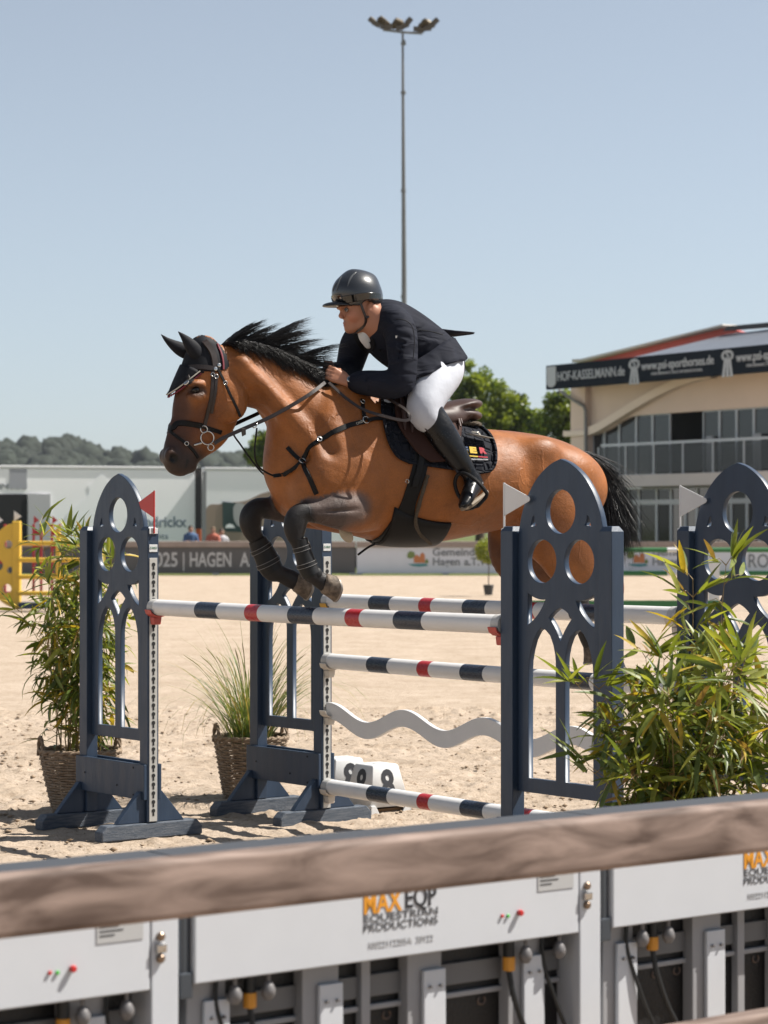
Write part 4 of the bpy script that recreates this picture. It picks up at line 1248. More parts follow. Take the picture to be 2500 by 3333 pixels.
l = Vector(U3(*k1(490, 1165), .062)); q = Vector(U3(*k1(430, 1182), .05)); cord('bit_mouthpiece', [l, (l + q) / 2, q, flipw(q), flipw(l)], .006, CHROME, br, 16)
for (x, y) in ((588, 598), (615, 570)):
    l, nn = hit(*k1(x, y)); b = MB(); b.lathe([(.011, 0), (.010, .005), (.004, .007)], l + nn * .012, 14, nn.to_track_quat('Z', 'Y').to_matrix()); link('stud', L2W(b.mesh('stud', smooth=True)), br, CHROME, world=True)

# ---- reins: from the bit to the rider's hands, then the loop that hangs behind them
rn = place('brown leather reins running from the bit to the rider hands', 'reins', 'reins', *k1(1000, 980))
HANDN = U3(*k2(290, 985), .10); HANDF = U3(*k2(265, 945), -.06)
near_rein = [U3(*k1(585, 1170), .075), U3(*k1(650, 1130), .085), U3(*k1(800, 1062), .11), U3(*k1(1040, 955), .15), U3(*k1(1300, 805), .165), U3(*k1(1440, 700), .115)]
flatcord('near_rein', near_rein, 0.020, 0.004, LEA, rn, 40)
far_rein = [U3(*k1(600, 1130), -.07), U3(*k1(720, 1035), -.09), U3(*k1(960, 920), -.14), U3(*k1(1250, 760), -.17), U3(*k1(1430, 690), -.09)]
flatcord('far_rein', far_rein, 0.020, 0.004, LEAB, rn, 40)
loop = [U3(*k2(285, 1010), .12), U3(*k2(420, 1130), .2), U3(*k2(560, 1220), .27), U3(*k2(740, 1275), .325), U3(*k2(850, 1300), .35), U3(*k2(905, 1290), .355), U3(*k2(900, 1240), .345), U3(*k2(830, 1185), .31), U3(*k2(700, 1115), .22), U3(*k2(560, 1080), .1), U3(*k2(330, 1020), -.02)]
flatcord('rein_loop', loop, 0.017, 0.004, LEA, rn, 70)
b = MB(); c = U3(*k1(808, 1070), .115); b.prism([(-.016, -.02), (.004, -.03), (.012, .014), (-.014, .012)], Vector(c) - Vector((0, 0, .004)), (1, 0, 0), (0, 1, 0), (0, 0, .008)); link('rein_stop', L2W(b.mesh('rein_stop', .002)), rn, LEA, world=True)
# ---- breastplate with running martingale
bp_ = place('black leather breastplate with running martingale across the horse chest', 'breastplate', 'breastplate', *k1(1260, 1310))
RG = hit(*k1(1262, 1312))[0]
strap('shoulder_strap', [(1265, 1300), (1300, 1240), (1360, 1170), (1430, 1125), (1540, 1070), (1659, 1018)], 0.024, LEAB, bp_, thick=0.005, lift=0.002, n=40)
strap('shoulder_strap', [(215, 1452), (400, 1352), (560, 1308)], 0.026, LEAB, bp_, thick=0.005, lift=0.002, n=24, kf=k2)
strap('girth_strap', [(575, 1305), (640, 1293), (720, 1295), (800, 1302)], 0.022, LEAB, bp_, thick=0.005, lift=0.012, n=24, kf=k2)
strap('chest_strap', [(1255, 1305), (1200, 1255), (1150, 1200)], 0.022, LEAB, bp_, thick=0.005, lift=0.002)
strap('leg_strap', [(1275, 1330), (1310, 1410), (1345, 1490), (1375, 1560)], 0.026, LEAB, bp_, thick=0.005, lift=0.002)
strap('wither_strap', [(540, 1140), (548, 1220), (560, 1300)], 0.022, LEAB, bp_, thick=0.005, lift=0.004, kf=k2)
for (x, y, R, kf) in ((1262, 1312, .017, k1), (1395, 1140, .012, k1), (565, 1300, .018, k2), (208, 1452, .012, k2), (540, 1160, .012, k2)):
    l, nn = hit(*kf(x, y)); ring('ring', l + nn * .010, nn, R, .003, CHROME, bp_, 18)
l0, n0 = hit(*k1(1262, 1312)); l0 = l0 + n0 * .012
def HX(x, y):
    l, nn = hit(*k1(x, y)); return l + nn * .012
m1 = [l0, HX(1205, 1365), HX(1150, 1392), U3(*k1(1100, 1405), .10), U3(*k1(1035, 1415), .10), U3(*k1(925, 1345), .11), U3(*k1(898, 1240), .13), U3(*k1(908, 1120), .135), U3(*k1(915, 1050), .135)]
cord('martingale_branch', m1, .0048, LEAB, bp_, 44)
m2 = [l0, HX(1205, 1372), HX(1150, 1410), U3(*k1(1100, 1430), .07), U3(*k1(1030, 1440), .04), U3(*k1(950, 1390), -.06), U3(*k1(860, 1280), -.09), U3(*k1(790, 1180), -.11), U3(*k1(735, 1100), -.11), U3(*k1(722, 1030), -.10)]
cord('martingale_branch', m2, .0048, LEAB, bp_, 44)
flatcord('martingale_end', [l0, HX(1205, 1370), HX(1150, 1395), U3(*k1(1110, 1410), .10), U3(*k1(1040, 1420), .10)], .02, .005, LEAB, bp_, 16)
ring('martingale_ring', U3(*k1(900, 1030), .135), (1, .5, .4), .014, .0026, CHROME, bp_, 18); ring('martingale_ring', U3(*k1(722, 1020), -.10), (1, .5, .4), .014, .0026, CHROME, bp_, 18)
l, nn = hit(*k2(515, 1318)); 
me = text_mesh('CWD', 0.019, .001); u_ = (hit(*k2(540, 1308))[0] - hit(*k2(490, 1330))[0]).normalized(); me.transform(frame(tuple(l + nn * .0085), tuple(u_), tuple(nn.cross(u_)))); link('lettering', L2W(me), bp_, CREAM, world=True)
# ---- saddle pad
pad = place('navy quilted saddle pad with yellow and red lettering', 'saddle pad', 'saddle_pad', *k2(1150, 1450), .3)
PL = [(760, 1085), (702, 1110), (690, 1200), (705, 1300), (725, 1400), (760, 1500), (815, 1580), (900, 1625)]
PR = [(1330, 1345), (1440, 1362), (1510, 1410), (1550, 1480), (1566, 1560), (1558, 1640), (1520, 1690), (1440, 1705)]
pv, pf = drape(PL, PR, 60, 34, 0.008)
sheet('quilted_pad', pv, pf, 0.014, NAVYQ, pad); sheet('quilted_pad', pv, pf, 0.014, NAVYQ, pad, flip=True)
PADT = BVHTree.FromPolygons([tuple(v) for v in (pv + np.array([0, 0, .0]))], [tuple(int(i) for i in q) for q in pf])
op = outline_path(pv, 60, 34); N_ = [near(p)[1] for p in op]
for s in (False, True):
    pts = [(flipw(p + n_ * .006) if s else p + n_ * .006) for p, n_ in zip(op, N_)]
    b = MB(); b.tube(pts + [pts[0]], .009, 8, caps=False); link('binding', L2W(b.mesh('binding', smooth=True, angle=80)), pad, NAVYQ, world=True)
YEL = mat('yellow_thread', (0.66, 0.44, 0.03), 0.75, bump=.4, bscale=300, bdist=.001); RED = mat('red_thread', (0.42, 0.012, 0.03), 0.75, bump=.4, bscale=300, bdist=.001)
BLU = mat('blue_thread', (0.03, 0.07, 0.16), 0.75); WHT = mat('white_thread', (0.7, 0.7, 0.72), 0.75)
def on_pad(txt, size, x0, y0, x1, y1, m, off=0.0, name='lettering', xs=1.0):
    """lettering laid on the pad between two traced points of its base line"""
    a, _ = hit(*k2(x0, y0), PADT); c, _ = hit(*k2(x1, y1), PADT)
    me = text_mesh(txt, size, .0015, off, 'LEFT', xs=xs); w = max(v.co.x for v in me.vertices); ux = (c - a).normalized(); k = (c - a).length / w
    upv = Vector((0, 1, 0)); upv = (upv - ux * upv.dot(ux)).normalized()
    for v in me.vertices:
        p = a + ux * v.co.x * k + upv * v.co.y
        l, nn, i_, t_ = PADT.find_nearest(p)
        if nn.z < 0: nn = -nn
        v.co = l + nn * (.0165 + v.co.z)
    return link(name, L2W(me), pad, m, world=True)
on_pad('F', .052, 1312, 1538, 1352, 1540, BLU, .002); on_pad('E', .052, 1362, 1540, 1416, 1545, YEL, .0035); on_pad('R', .052, 1438, 1545, 1492, 1550, RED, .0035)
on_pad('EQUESTRIAN FEDERATION', .0095, 1330, 1607, 1502, 1613, WHT, .0002)
def bar(x0, y0, x1, y1, m):
    a = hit(*k2(x0, y0), PADT)[0]; c = hit(*k2(x1, y1), PADT)[0]; P = [a + (c - a) * (i / 7) for i in range(8)]
    out = []; ns = []
    for p in P:
        l, nn, i_, t_ = PADT.find_nearest(p); nn = nn if nn.z > 0 else -nn; out.append(l + nn * .0155); ns.append(nn)
    link('stripe', L2W(ribbon(out, ns, .008, .002)), pad, m, world=True)
bar(1345, 1582, 1425, 1589, YEL); bar(1427, 1589, 1500, 1596, RED)
# number holder clipped to the pad
nh = place('small number tag folded out from the saddle pad', 'number tag', 'number_tag', *k2(1420, 1425), .35)
a = hit(*k2(1330, 1405), PADT)[0]; c = hit(*k2(1480, 1440), PADT)[0]
b = MB(); n_ = Vector((0, .15, 1)).normalized(); b.add([a + n_ * .018, c + n_ * .018, c + n_ * .085 + Vector((-.02, -.012, 0)), a + n_ * .085 + Vector((-.01, -.012, 0))], [(0, 1, 2, 3)])
o = link('card', L2W(b.mesh('card')), nh, mat('card_white', (.74, .70, .62), .4), world=True); o.modifiers.new('s', 'SOLIDIFY').thickness = .002
cord('clip', [a + n_ * .03 + Vector((-.03, .008, 0)), (a + c) / 2 + n_ * .05 + Vector((0, .012, 0)), c + n_ * .03 + Vector((.03, .004, 0))], .004, CHROME, nh, 12)
# ---- girth with belly guard
gi = place('black girth with wide belly guard under the horse', 'girth', 'girth', *k3(1250, 500), .2)
GL = [(1348, 40), (1330, 150), (1295, 270), (1240, 420), (1130, 590), (1060, 640)]
GR = [(1445, 40), (1428, 165), (1395, 270), (1346, 430), (1372, 570), (1450, 635)]
gv, gf = drape(GL, GR, 26, 60, 0.010, kf=k3)
sheet('strap', gv, gf, 0.014, LEAB, gi); sheet('strap', gv, gf, 0.014, LEAB, gi, flip=True)
gv2, gf2 = drape([(1372, 60), (1352, 160), (1318, 280)], [(1412, 60), (1396, 160), (1362, 280)], 6, 24, 0.026, kf=k3)
sheet('elastic_end', gv2, gf2, 0.006, LEAB, gi)
c0 = np.array(hit(*k3(1180, 655))[0]); ug = c0[0]
b = MB(); rows = []; uu = np.linspace(UV(*k3(1085, 660))[0], UV(*k3(1462, 640))[0], 22); F2 = []
for u in uu:
    for w in np.linspace(-.24, .24, 18):
        l, nn, i_, t_ = HB.ray_cast(Vector((u, .5, w)), Vector((0, 1, 0)))
        if l is None: l, nn = near((u, 1.6, w))
        rows.append(tuple(Vector(l) + Vector((0, -.012, 0))))
idx = np.arange(22 * 18).reshape(22, 18); F2 = np.stack([idx[:-1, :-1], idx[:-1, 1:], idx[1:, 1:], idx[1:, :-1]], -1).reshape(-1, 4)
sheet('belly_plate', rows, F2, .016, LEAB, gi, offset=0)
SHEEP = mat('sheepskin_brown', (0.10, 0.075, 0.05), 0.95, var=.4, vscale=120, bump=1.0, bscale=240, bdist=.01); SHEEPW = mat('sheepskin_cream', (0.62, 0.53, 0.40), 0.95, var=.15, vscale=60, bump=1.0, bscale=180, bdist=.012)
eg = [hit(*k3(*p)) for p in ((1432, 200), (1408, 280), (1372, 400), (1350, 500), (1375, 575), (1425, 620), (1455, 645))]
P = crom([tuple(l + nn * .014) for l, nn in eg], 46); rr = random.Random(2)
b = MB(); b.tube([Vector(p) for p in P], [.009 + .003 * rr.random() for _ in P], 8); link('sheepskin_trim', L2W(b.mesh('sheepskin_trim', smooth=True)), gi, SHEEP, world=True)
b = MB(); b.lathe([(.030 * math.sin(t), .05 * -math.cos(t)) for t in np.linspace(.1, 3.04, 12)], Vector(U3(*k3(885, 600), .12)), 14, Matrix.Rotation(.9, 3, 'Z') @ Matrix.Rotation(1.57, 3, 'Y'))
link('sheepskin_pad', L2W(b.mesh('sheepskin_pad', smooth=True)), gi, SHEEPW, world=True)
b = MB(); b.lathe([(.024 * math.sin(t), .03 * -math.cos(t)) for t in np.linspace(.1, 3.04, 12)], Vector(U3(*k3(685, 335), .10)), 12); link('sheepskin_pad', L2W(b.mesh('sheepskin_pad', smooth=True)), gi, SHEEPW, world=True)
cord('loose_strap', [U3(*k3(1080, 665), .08), U3(*k3(1030, 690), .08), U3(*k3(965, 738), .08)], .006, LEAB, gi, 10)
l, nn = hit(*k3(1292, 240)); ring('side_ring', l + nn * .02, (1, 0, .6), .010, .002, CHROME, gi, 14)
# ---- saddle
sa = place('dark brown leather jumping saddle under the rider', 'saddle', 'saddle', *k2(1150, 1230))
SADB = mat('saddle_leather', (0.050, 0.022, 0.016), 0.55, var=.25, vscale=14, bump=.12, bscale=160, bdist=.002)
f = Field((-.42, 2.05, -.36), (.45, 2.66, .36), .0075)
f.tube([st(k2(700, 1095), k2(720, 1180), .07), st(k2(850, 1130), k2(850, 1230), .10), st(k2(1000, 1180), k2(1000, 1270), .13), st(k2(1150, 1168), k2(1150, 1260), .165), st(k2(1270, 1140), k2(1280, 1225), .165), st(k2(1345, 1132), k2(1352, 1222), .12)], .03, 40)
f.tube([st(k2(1120, 1205), k2(1130, 1330), .14), st(k2(1260, 1205), k2(1270, 1305), .155), st(k2(1345, 1215), k2(1362, 1308), .11)], .006, 26)
for s in (1, -1):
    f.tube([(*UV(*k2(1300, 1255), .1), s * .10, .05, .05), (*UV(*k2(1200, 1280), .15), s * .16, .055, .05), (*UV(*k2(1000, 1300), .2), s * .19, .055, .04)], .02)
V, F = f.mesh(2); link('seat', L2W(mesh_np('seat', V, F)), sa, SADB, world=True)
SL = [(790, 1110), (780, 1200), (800, 1330), (870, 1450), (960, 1560), (1060, 1630)]; SR = [(1225, 1180), (1262, 1260), (1285, 1350), (1288, 1420), (1260, 1530), (1180, 1625)]
sv, sf = drape(SL, SR, 26, 30, .034)
FLAP = mat('flap_leather', (.045, .020, .015), .75, spec=.15, var=.2, vscale=14, bump=.2, bscale=120, bdist=.002)
sheet('flap', sv, sf, .012, FLAP, sa); sheet('flap', sv, sf, .012, FLAP, sa, flip=True)
for (x0, y0, x1, y1) in ((1150, 1195, 1270, 1400), (1185, 1190, 1284, 1380), (850, 1120, 905, 1420), (800, 1140, 850, 1400)):
    a = hit(*k2(x0, y0))[0]; c = hit(*k2(x1, y1))[0]; m_ = hit(*k2((x0 + x1) / 2 + 12, (y0 + y1) / 2 - 10)); 
    P, N = surf_path([a, m_[0], c], 14, None, .048); b = MB(); b.tube(P, [.004 + .010 * math.sin(math.pi * i / 13) for i in range(14)], 8); link('flap_roll', L2W(b.mesh('flap_roll', smooth=True)), sa, SADB, world=True)
f = Field((-.42, 2.1, -.2), (.1, 2.5, .2), .0085)
f.tube([st(k2(1240, 1300), k2(1250, 1352), .13), st(k2(1340, 1300), k2(1350, 1362), .12), st(k2(1395, 1325), k2(1398, 1365), .06)], .01, 20)
V, F = f.mesh(1); V = V + vnormals(V, F) * (np.random.RandomState(1).rand(len(V), 1) - .4) * .008
link('sheepskin_pad', L2W(mesh_np('sheepskin_pad', V, F)), sa, SHEEP, world=True)
# ---- tendon boots
BOOT = mat('boot_black', (0.009, 0.009, 0.010), .5, spec=.35, var=.2, vscale=40, bump=.2, bscale=120, bdist=.002); GREY = mat('grey_print', (0.28, 0.27, 0.26), .5)
def leg_boot(W, sts, straps, label, cup_px):
    t = place(label, 'leg boot', 'tendon_boot', *k3(*straps[0]), W, 'black leg boots on the front legs')
    S = [st(k3(*a), k3(*b_), h, W) for a, b_, h in sts]
    link('shell', L2W(loft(S, 22, .007).mesh('shell', smooth=True)), t, BOOT, world=True)
    b = MB(); q = Vector(U3(*k3(*cup_px), W)); b.lathe([(.034 * math.sin(x), -.046 * math.cos(x)) for x in np.linspace(.1, 3.04, 12)], q, 18, Matrix.Rotation(-.35, 3, 'Z') @ Matrix.Rotation(1.57, 3, 'X')); link('fetlock_cup', L2W(b.mesh('fetlock_cup', smooth=True)), t, BOOT, world=True)
    for i in (1, 3):
        P = crom(S, 4 * len(S)); j = min(len(P) - 3, i * 4 + 1)
        sg = [tuple(P[j - 1]), tuple(P[j]), tuple(P[j + 1])]
        o = link('strap', L2W(loft(sg, 22, .0115, 1).mesh('strap', smooth=True)), t, BOOT, world=True)
        for e in (0, 2):
            p = P[j - 1 + e]; n = 22; tn = P[j + 1, :3] - P[j - 1, :3]; tn /= np.linalg.norm(tn); sd = np.array([0, 0, 1.]); up = np.cross(sd, tn)
            ps = [Vector(p[:3] + up * math.cos(x) * (p[3] + .012) + sd * math.sin(x) * (p[4] + .012)) for x in np.linspace(0, 6.2832, n)]
            b = MB(); b.tube(ps, .0012, 5, caps=False); link('strap_edge', L2W(b.mesh('strap_edge')), o, GREY, world=True)
leg_boot(.235, [((530, 640), (612, 625), .028), ((540, 700), (628, 680), .028), ((556, 770), (655, 745), .029), ((572, 835), (675, 800), .033), ((600, 890), (700, 850), .036)], [(600, 750)], 'black tendon boot on the near grey-brown foreleg', (682, 868))
leg_boot(-.19, [((235, 650), (335, 620), .030), ((252, 710), (370, 675), .029), ((275, 765), (405, 725), .030), ((300, 825), (435, 785), .034), ((330, 868), (452, 820), .036)], [(330, 750)], 'black tendon boot on the far black foreleg', (405, 800))
# ================================================================== rider
rider = place('person in dark riding jacket and helmet leaning over the leaping horse', 'person', 'person', *k2(1100, 1000))
SKIN = mat('skin', (0.40, 0.19, 0.115), 0.5, attr='tint', bump=.1, bscale=120, bdist=.002, spec=.4)
JACK = mat('jacket_cloth', (0.017, 0.019, 0.029), 0.8, var=.2, vscale=8, spec=.12)
WBREE = mat('white_breeches', (0.52, 0.54, 0.60), 0.7, var=.04, vscale=12, bump=.35, bscale=14, bdist=.012)
RBOOT = mat('riding_boot_leather', (0.006, 0.006, 0.007), 0.30, bump=.2, bscale=60, bdist=.005, spec=.32, rvar=.08)
def cloth_folds(m, scale, dist, stretch):
    nt = m.node_tree; b = nt.nodes['Principled BSDF']; tc = nt.nodes.new('ShaderNodeTexCoord')
    mp = nt.nodes.new('ShaderNodeMapping'); mp.inputs['Scale'].default_value = stretch; mp.inputs['Rotation'].default_value = (.3, .5, .4); nt.links.new(tc.outputs['Object'], mp.inputs[0])
    n = nt.nodes.new('ShaderNodeTexNoise'); n.inputs['Scale'].default_value = scale; n.inputs['Detail'].default_value = 2; n.inputs['Distortion'].default_value = .6
    nt.links.new(mp.outputs[0], n.inputs['Vector'])
    bp = nt.nodes.new('ShaderNodeBump'); bp.inputs['Strength'].default_value = .8; bp.inputs['Distance'].default_value = dist
    nt.links.new(n.outputs['Fac'], bp.inputs['Height']); nt.links.new(bp.outputs[0], b.inputs['Normal'])
cloth_folds(JACK, 5.5, .032, (1, 1, 2.6))
def R3(x, y, w): return U3(*k2(x, y), w)
# ---- body: head, neck, trunk, arms, hands, legs in one surface (clothes are laid over it)
f = Field((-.4, 1.78, -.46), (.72, 3.12, .52), .0062)
hc = R3(505, 415, .01)
f.ell(R3(520, 395, .0), (.098, .108, .075), .02)                              # skull
f.tube([(*R3(550, 465, 0), .062, .062), (*R3(485, 490, 0), .053, .058), (*R3(458, 530, 0), .036, .044), (*R3(458, 572, 0), .026, .032)], .03, 16)   # face
f.tube([(*R3(585, 520, 0), .036, .058), (*R3(520, 565, 0), .030, .052), (*R3(455, 592, 0), .022, .030), (*R3(438, 592, 0), .018, .020)], .025, 16)   # jaw
f.ell(R3(440, 598, 0), (.020, .016, .020), .012)                              # chin
f.cap(R3(392, 452, 0), R3(380, 488, 0), .0095, .0125, .010); f.ell(R3(378, 496, 0), (.013, .011, .014), .006)   # nose
f.ell(R3(393, 432, 0), (.03, .012, .048), .015)                               # brow ridge
for s in (1, -1):
    f.ell(R3(385, 507, s * .011), (.010, .008, .009), .006)
    f.ell(R3(408, 446, s * .033), (.022, .012, .016), .008, cut=True)         # eye hollows
    f.ell(R3(465, 492, s * .042), (.026, .020, .014), .02)                    # cheek
    e = R3(608, 434, s * .082); f.ell(e, (.021, .035, .014), .004, R=[(math.cos(.2), math.sin(.2), 0), (-math.sin(.2), math.cos(.2), 0), (0, 0, 1)])
    f.ell((e[0] + .003, e[1] + .004, e[2] + s * .014), (.011, .021, .008), .003, cut=True)
f.ell(R3(408, 548, 0), (.009, .0065, .022), .006); f.ell(R3(413, 567, 0), (.009, .007, .020), .006)      # lips
f.cap(R3(396, 557, -.02), R3(396, 557, .02), .0022, .0022, .003, cut=True)
f.tube([(*R3(600, 495, 0), .050, .048), (*R3(655, 565, 0), .052, .052), (*R3(700, 600, 0), .07, .08)], .03, 12)   # neck
f.tube([st(k2(790, 440), k2(570, 680), .14), st(k2(950, 490), k2(660, 780), .165), st(k2(1080, 590), k2(790, 880), .14), st(k2(1180, 710), k2(950, 920), .12), st(k2(1220, 830), k2(1040, 930), .10)], .04, 40)
def limb(f, pts, k=.02): f.chain(pts, k, 5 * len(pts))
armN = [(*R3(800, 560, .15), .055), (*R3(845, 640, .215), .05), (*R3(862, 830, .255), .043), (*R3(845, 1000, .27), .038), (*R3(740, 1030, .235), .037), (*R3(560, 1015, .165), .031), (*R3(455, 1005, .125), .025)]
armF = [(*R3(620, 600, -.15), .055), (*R3(510, 690, -.215), .048), (*R3(470, 820, -.25), .04), (*R3(430, 940, -.25), .037), (*R3(350, 940, -.17), .032), (*R3(300, 925, -.10), .026)]
limb(f, armN); limb(f, armF)
legN = [(*R3(1180, 880, .10), .07), (*R3(1130, 1000, .19), .08), (*R3(1020, 1180, .27), .058), (*R3(1080, 1300, .30), .048), (*R3(1200, 1480, .325), .045), (*R3(1365, 1700, .345), .026), (*R3(1385, 1770, .355), .022), (*R3(1350, 1880, .39), .02)]
legF = [(p[0], p[1], -p[2], p[3]) for p in legN]
limb(f, legN); limb(f, legF)
# hands: palm, thumb and four curled fingers each
def hand(f, wrist, knuck, up, side, s):
    """wrist, knuck: points; up: thumb side; side: outwards (back of the hand)"""
    wrist = np.array(wrist); knuck = np.array(knuck); fw = knuck - wrist; L = np.linalg.norm(fw); fw /= L
    up = np.array(up, float); up -= fw * (up @ fw); up /= np.linalg.norm(up); sd = np.array(side, float); sd -= fw * (sd @ fw) + up * (sd @ up); sd /= np.linalg.norm(sd)
    for a in (-.026, -.009, .009, .024):
        f.cap(wrist + up * a * .6, knuck + up * a * 1.15, .015, .0125, .010)
    for i, (a, ln) in enumerate(((.030, .92), (.010, 1.0), (-.010, .95), (-.029, .78))):
        k0 = knuck + up * a + sd * .003; k1_ = k0 + (fw * .034 - sd * .010) * ln; k2_ = k1_ + (-fw * .004 - sd * .030) * ln; k3_ = k2_ + (-fw * .028 - sd * .004) * ln
        f.cap(k0, k1_, .0108, .0100, .002); f.cap(k1_, k2_, .0098, .0092, .002); f.cap(k2_, k3_, .0092, .0084, .002)
    t0 = wrist + fw * L * .35 + up * .028 - sd * .008; t1 = t0 + fw * .034 + up * .012 - sd * .008; t2 = t1 + fw * .030 - up * .006 - sd * .008
    f.cap(t0, t1, .0135, .0115, .006); f.cap(t1, t2, .0112, .0095, .002)
hand(f, R3(440, 1000, .122), R3(318, 945, .098), (.1, 1, -.2), (.1, .25, 1), 1)
hand(f, R3(310, 930, -.10), R3(262, 905, -.055), (.1, 1, .2), (.1, .2, -1), -1)
V, F = f.mesh(1)
me = mesh_np('rider_body', V, F)
lip = (0.33, 0.10, 0.075)
paint(me, V, (0.38, 0.17, 0.10), [(R3(397, 550, -.015), R3(397, 565, .015), .008, .008, .008, lip, .8), (R3(372, 495, 0), R3(380, 500, 0), .012, .012, .02, (0.44, 0.18, 0.12), .6), (R3(470, 510, .05), R3(470, 510, .05), .01, .01, .04, (0.46, 0.18, 0.11), .6),
    (R3(400, 434, -.02), R3(425, 428, .05), .003, .003, .007, (0.06, 0.035, 0.025), .7)])
rb = link('body', L2W(me), rider, SKIN, world=True)
for s in (1, -1):
    c = Vector(R3(420, 447, s * .032)); b = MB(); b.lathe([(.0105 * math.sin(a), -.0105 * math.cos(a)) for a in np.linspace(.05, 3.09, 12)], c, 16); eo = link('eye', L2W(b.mesh('eye', smooth=True)), rb, mat('eye_white', (.30, .26, .24), .3), world=True)
    b = MB(); d = Vector((.75, -.05, s * .6)).normalized(); b.lathe([(.0065, 0), (.0055, .0012), (.001, .0015)], c + d * .0095, 14, d.to_track_quat('Z', 'Y').to_matrix()); link('iris', L2W(b.mesh('iris', smooth=True)), eo, mat('iris_dark', (.02, .014, .01), .1), world=True)
# ---- jacket
f = Field((-.4, 2.28, -.42), (.72, 3.02, .5), .0068)
f.tube([st(k2(738, 412), k2(668, 590), .075), st(k2(825, 425), k2(620, 690), .145), st(k2(915, 448), k2(620, 770), .175), st(k2(1020, 508), k2(705, 850), .17), st(k2(1130, 590), k2(815, 905), .155), st(k2(1230, 688), k2(900, 935), .16), st(k2(1280, 775), k2(960, 955), .165)], .03, 60)
def sleeve(pts): f.chain(pts, .035, 6 * len(pts))
sleeve([(*R3(780, 530, .12), .068), (*R3(838, 615, .20), .064), (*R3(852, 760, .24), .060), (*R3(855, 900, .26), .053), (*R3(845, 1010, .27), .050)])
sleeve([(*R3(845, 1010, .27), .050), (*R3(740, 1028, .236), .053), (*R3(600, 1012, .18), .045), (*R3(487, 1006, .137), .034)])
sleeve([(*R3(640, 560, -.12), .07), (*R3(505, 690, -.21), .064), (*R3(465, 810, -.25), .055), (*R3(432, 930, -.25), .047)])
sleeve([(*R3(432, 930, -.25), .047), (*R3(370, 938, -.19), .042), (*R3(325, 930, -.125), .032)])
f.tube([(*R3(692, 475, 0), .040, .062), (*R3(700, 510, 0), .045, .075), (*R3(725, 545, 0), .07, .10)], .02, 10)     # collar
# opening at the neck
f.tube([(*R3(520, 560, 0), .05, .035), (*R3(580, 630, 0), .035, .026), (*R3(600, 700, 0), .012, .010)], .008, 10) if False else None
f.ell(R3(572, 520, 0), (.058, .085, .13), .012, cut=True); f.ell(R3(535, 640, .025), (.045, .06, .032), .01, cut=True); f.ell(R3(575, 700, .03), (.03, .03, .018), .01, cut=True)
# cloth folds pressed into the surface
rg = random.Random(11)
for i in range(16):
    x = rg.uniform(860, 1230); y = 420 + (x - 800) * .62 + rg.uniform(60, 330); w = rg.uniform(.15, .19)
    a = R3(x, y, w + .01); d = Vector((rg.uniform(.4, 1), rg.uniform(-.5, .9), 0)).normalized() * rg.uniform(.03, .07)
    f.cap(a, (a[0] + d.x, a[1] + d.y, a[2]), .003, .002, .02, cut=True)
for i in range(5):
    y = 640 + i * 45; a = R3(800 + rg.uniform(-20, 30), y, .30); c = R3(900 + rg.uniform(-20, 20), y + rg.uniform(10, 60), .30); f.cap(a, c, .004, .004, .02, cut=True)
for i in range(7):
    x = 520 + i * 45; f.cap(R3(x, 960, .22), R3(x + rg.uniform(10, 40), 1060, .22), .004, .004, .018, cut=True)
V, F = f.mesh(2)
jk = link('jacket', L2W(mesh_np('jacket', V, F)), rider, JACK, world=True)
JT = BVHTree.FromPolygons([tuple(v) for v in V], [tuple(int(i) for i in q) for q in F])
def hem(name, top, bot, n=26, m=6):
    A = crom([R3(*p) for p in top], n); B = crom([R3(*p) for p in bot], n); VV = []
    for j in range(m):
        t = j / (m - 1)
        for i in range(n):
            q = A[i] * (1 - t) + B[i] * t; q[2] += .012 * math.sin(i * .9 + t) * t + .006 * math.sin(i * 2.1) * t; VV.append(q)
    idx = np.arange(n * m).reshape(m, n); FF = np.stack([idx[:-1, :-1], idx[:-1, 1:], idx[1:, 1:], idx[1:, :-1]], -1).reshape(-1, 4)
    o = link(name, L2W(mesh_np(name, VV, FF)), jk, JACK, world=True); md = o.modifiers.new('s', 'SOLIDIFY'); md.thickness = .004; md.offset = 0
hem('skirt', [(850, 880, .17), (950, 840, .19), (1080, 760, .19), (1190, 680, .165), (1250, 665, .10), (1262, 668, .04)], [(870, 955, .245), (1000, 965, .285), (1150, 890, .275), (1255, 850, .245), (1348, 832, .20), (1310, 765, .06)])
hem('skirt', [(880, 880, -.165), (1000, 820, -.185), (1150, 700, -.18), (1230, 660, -.12), (1262, 668, -.03)], [(880, 940, -.18), (1050, 950, -.21), (1200, 860, -.21), (1290, 800, -.15), (1290, 760, -.03)])
hem('vent_flap', [(1140, 592, .05), (1165, 640, .02), (1180, 655, -.02), (1190, 660, -.06)], [(1400, 622, .03), (1402, 627, .02), (1398, 632, -.0), (1390, 634, -.03)], 12, 8)
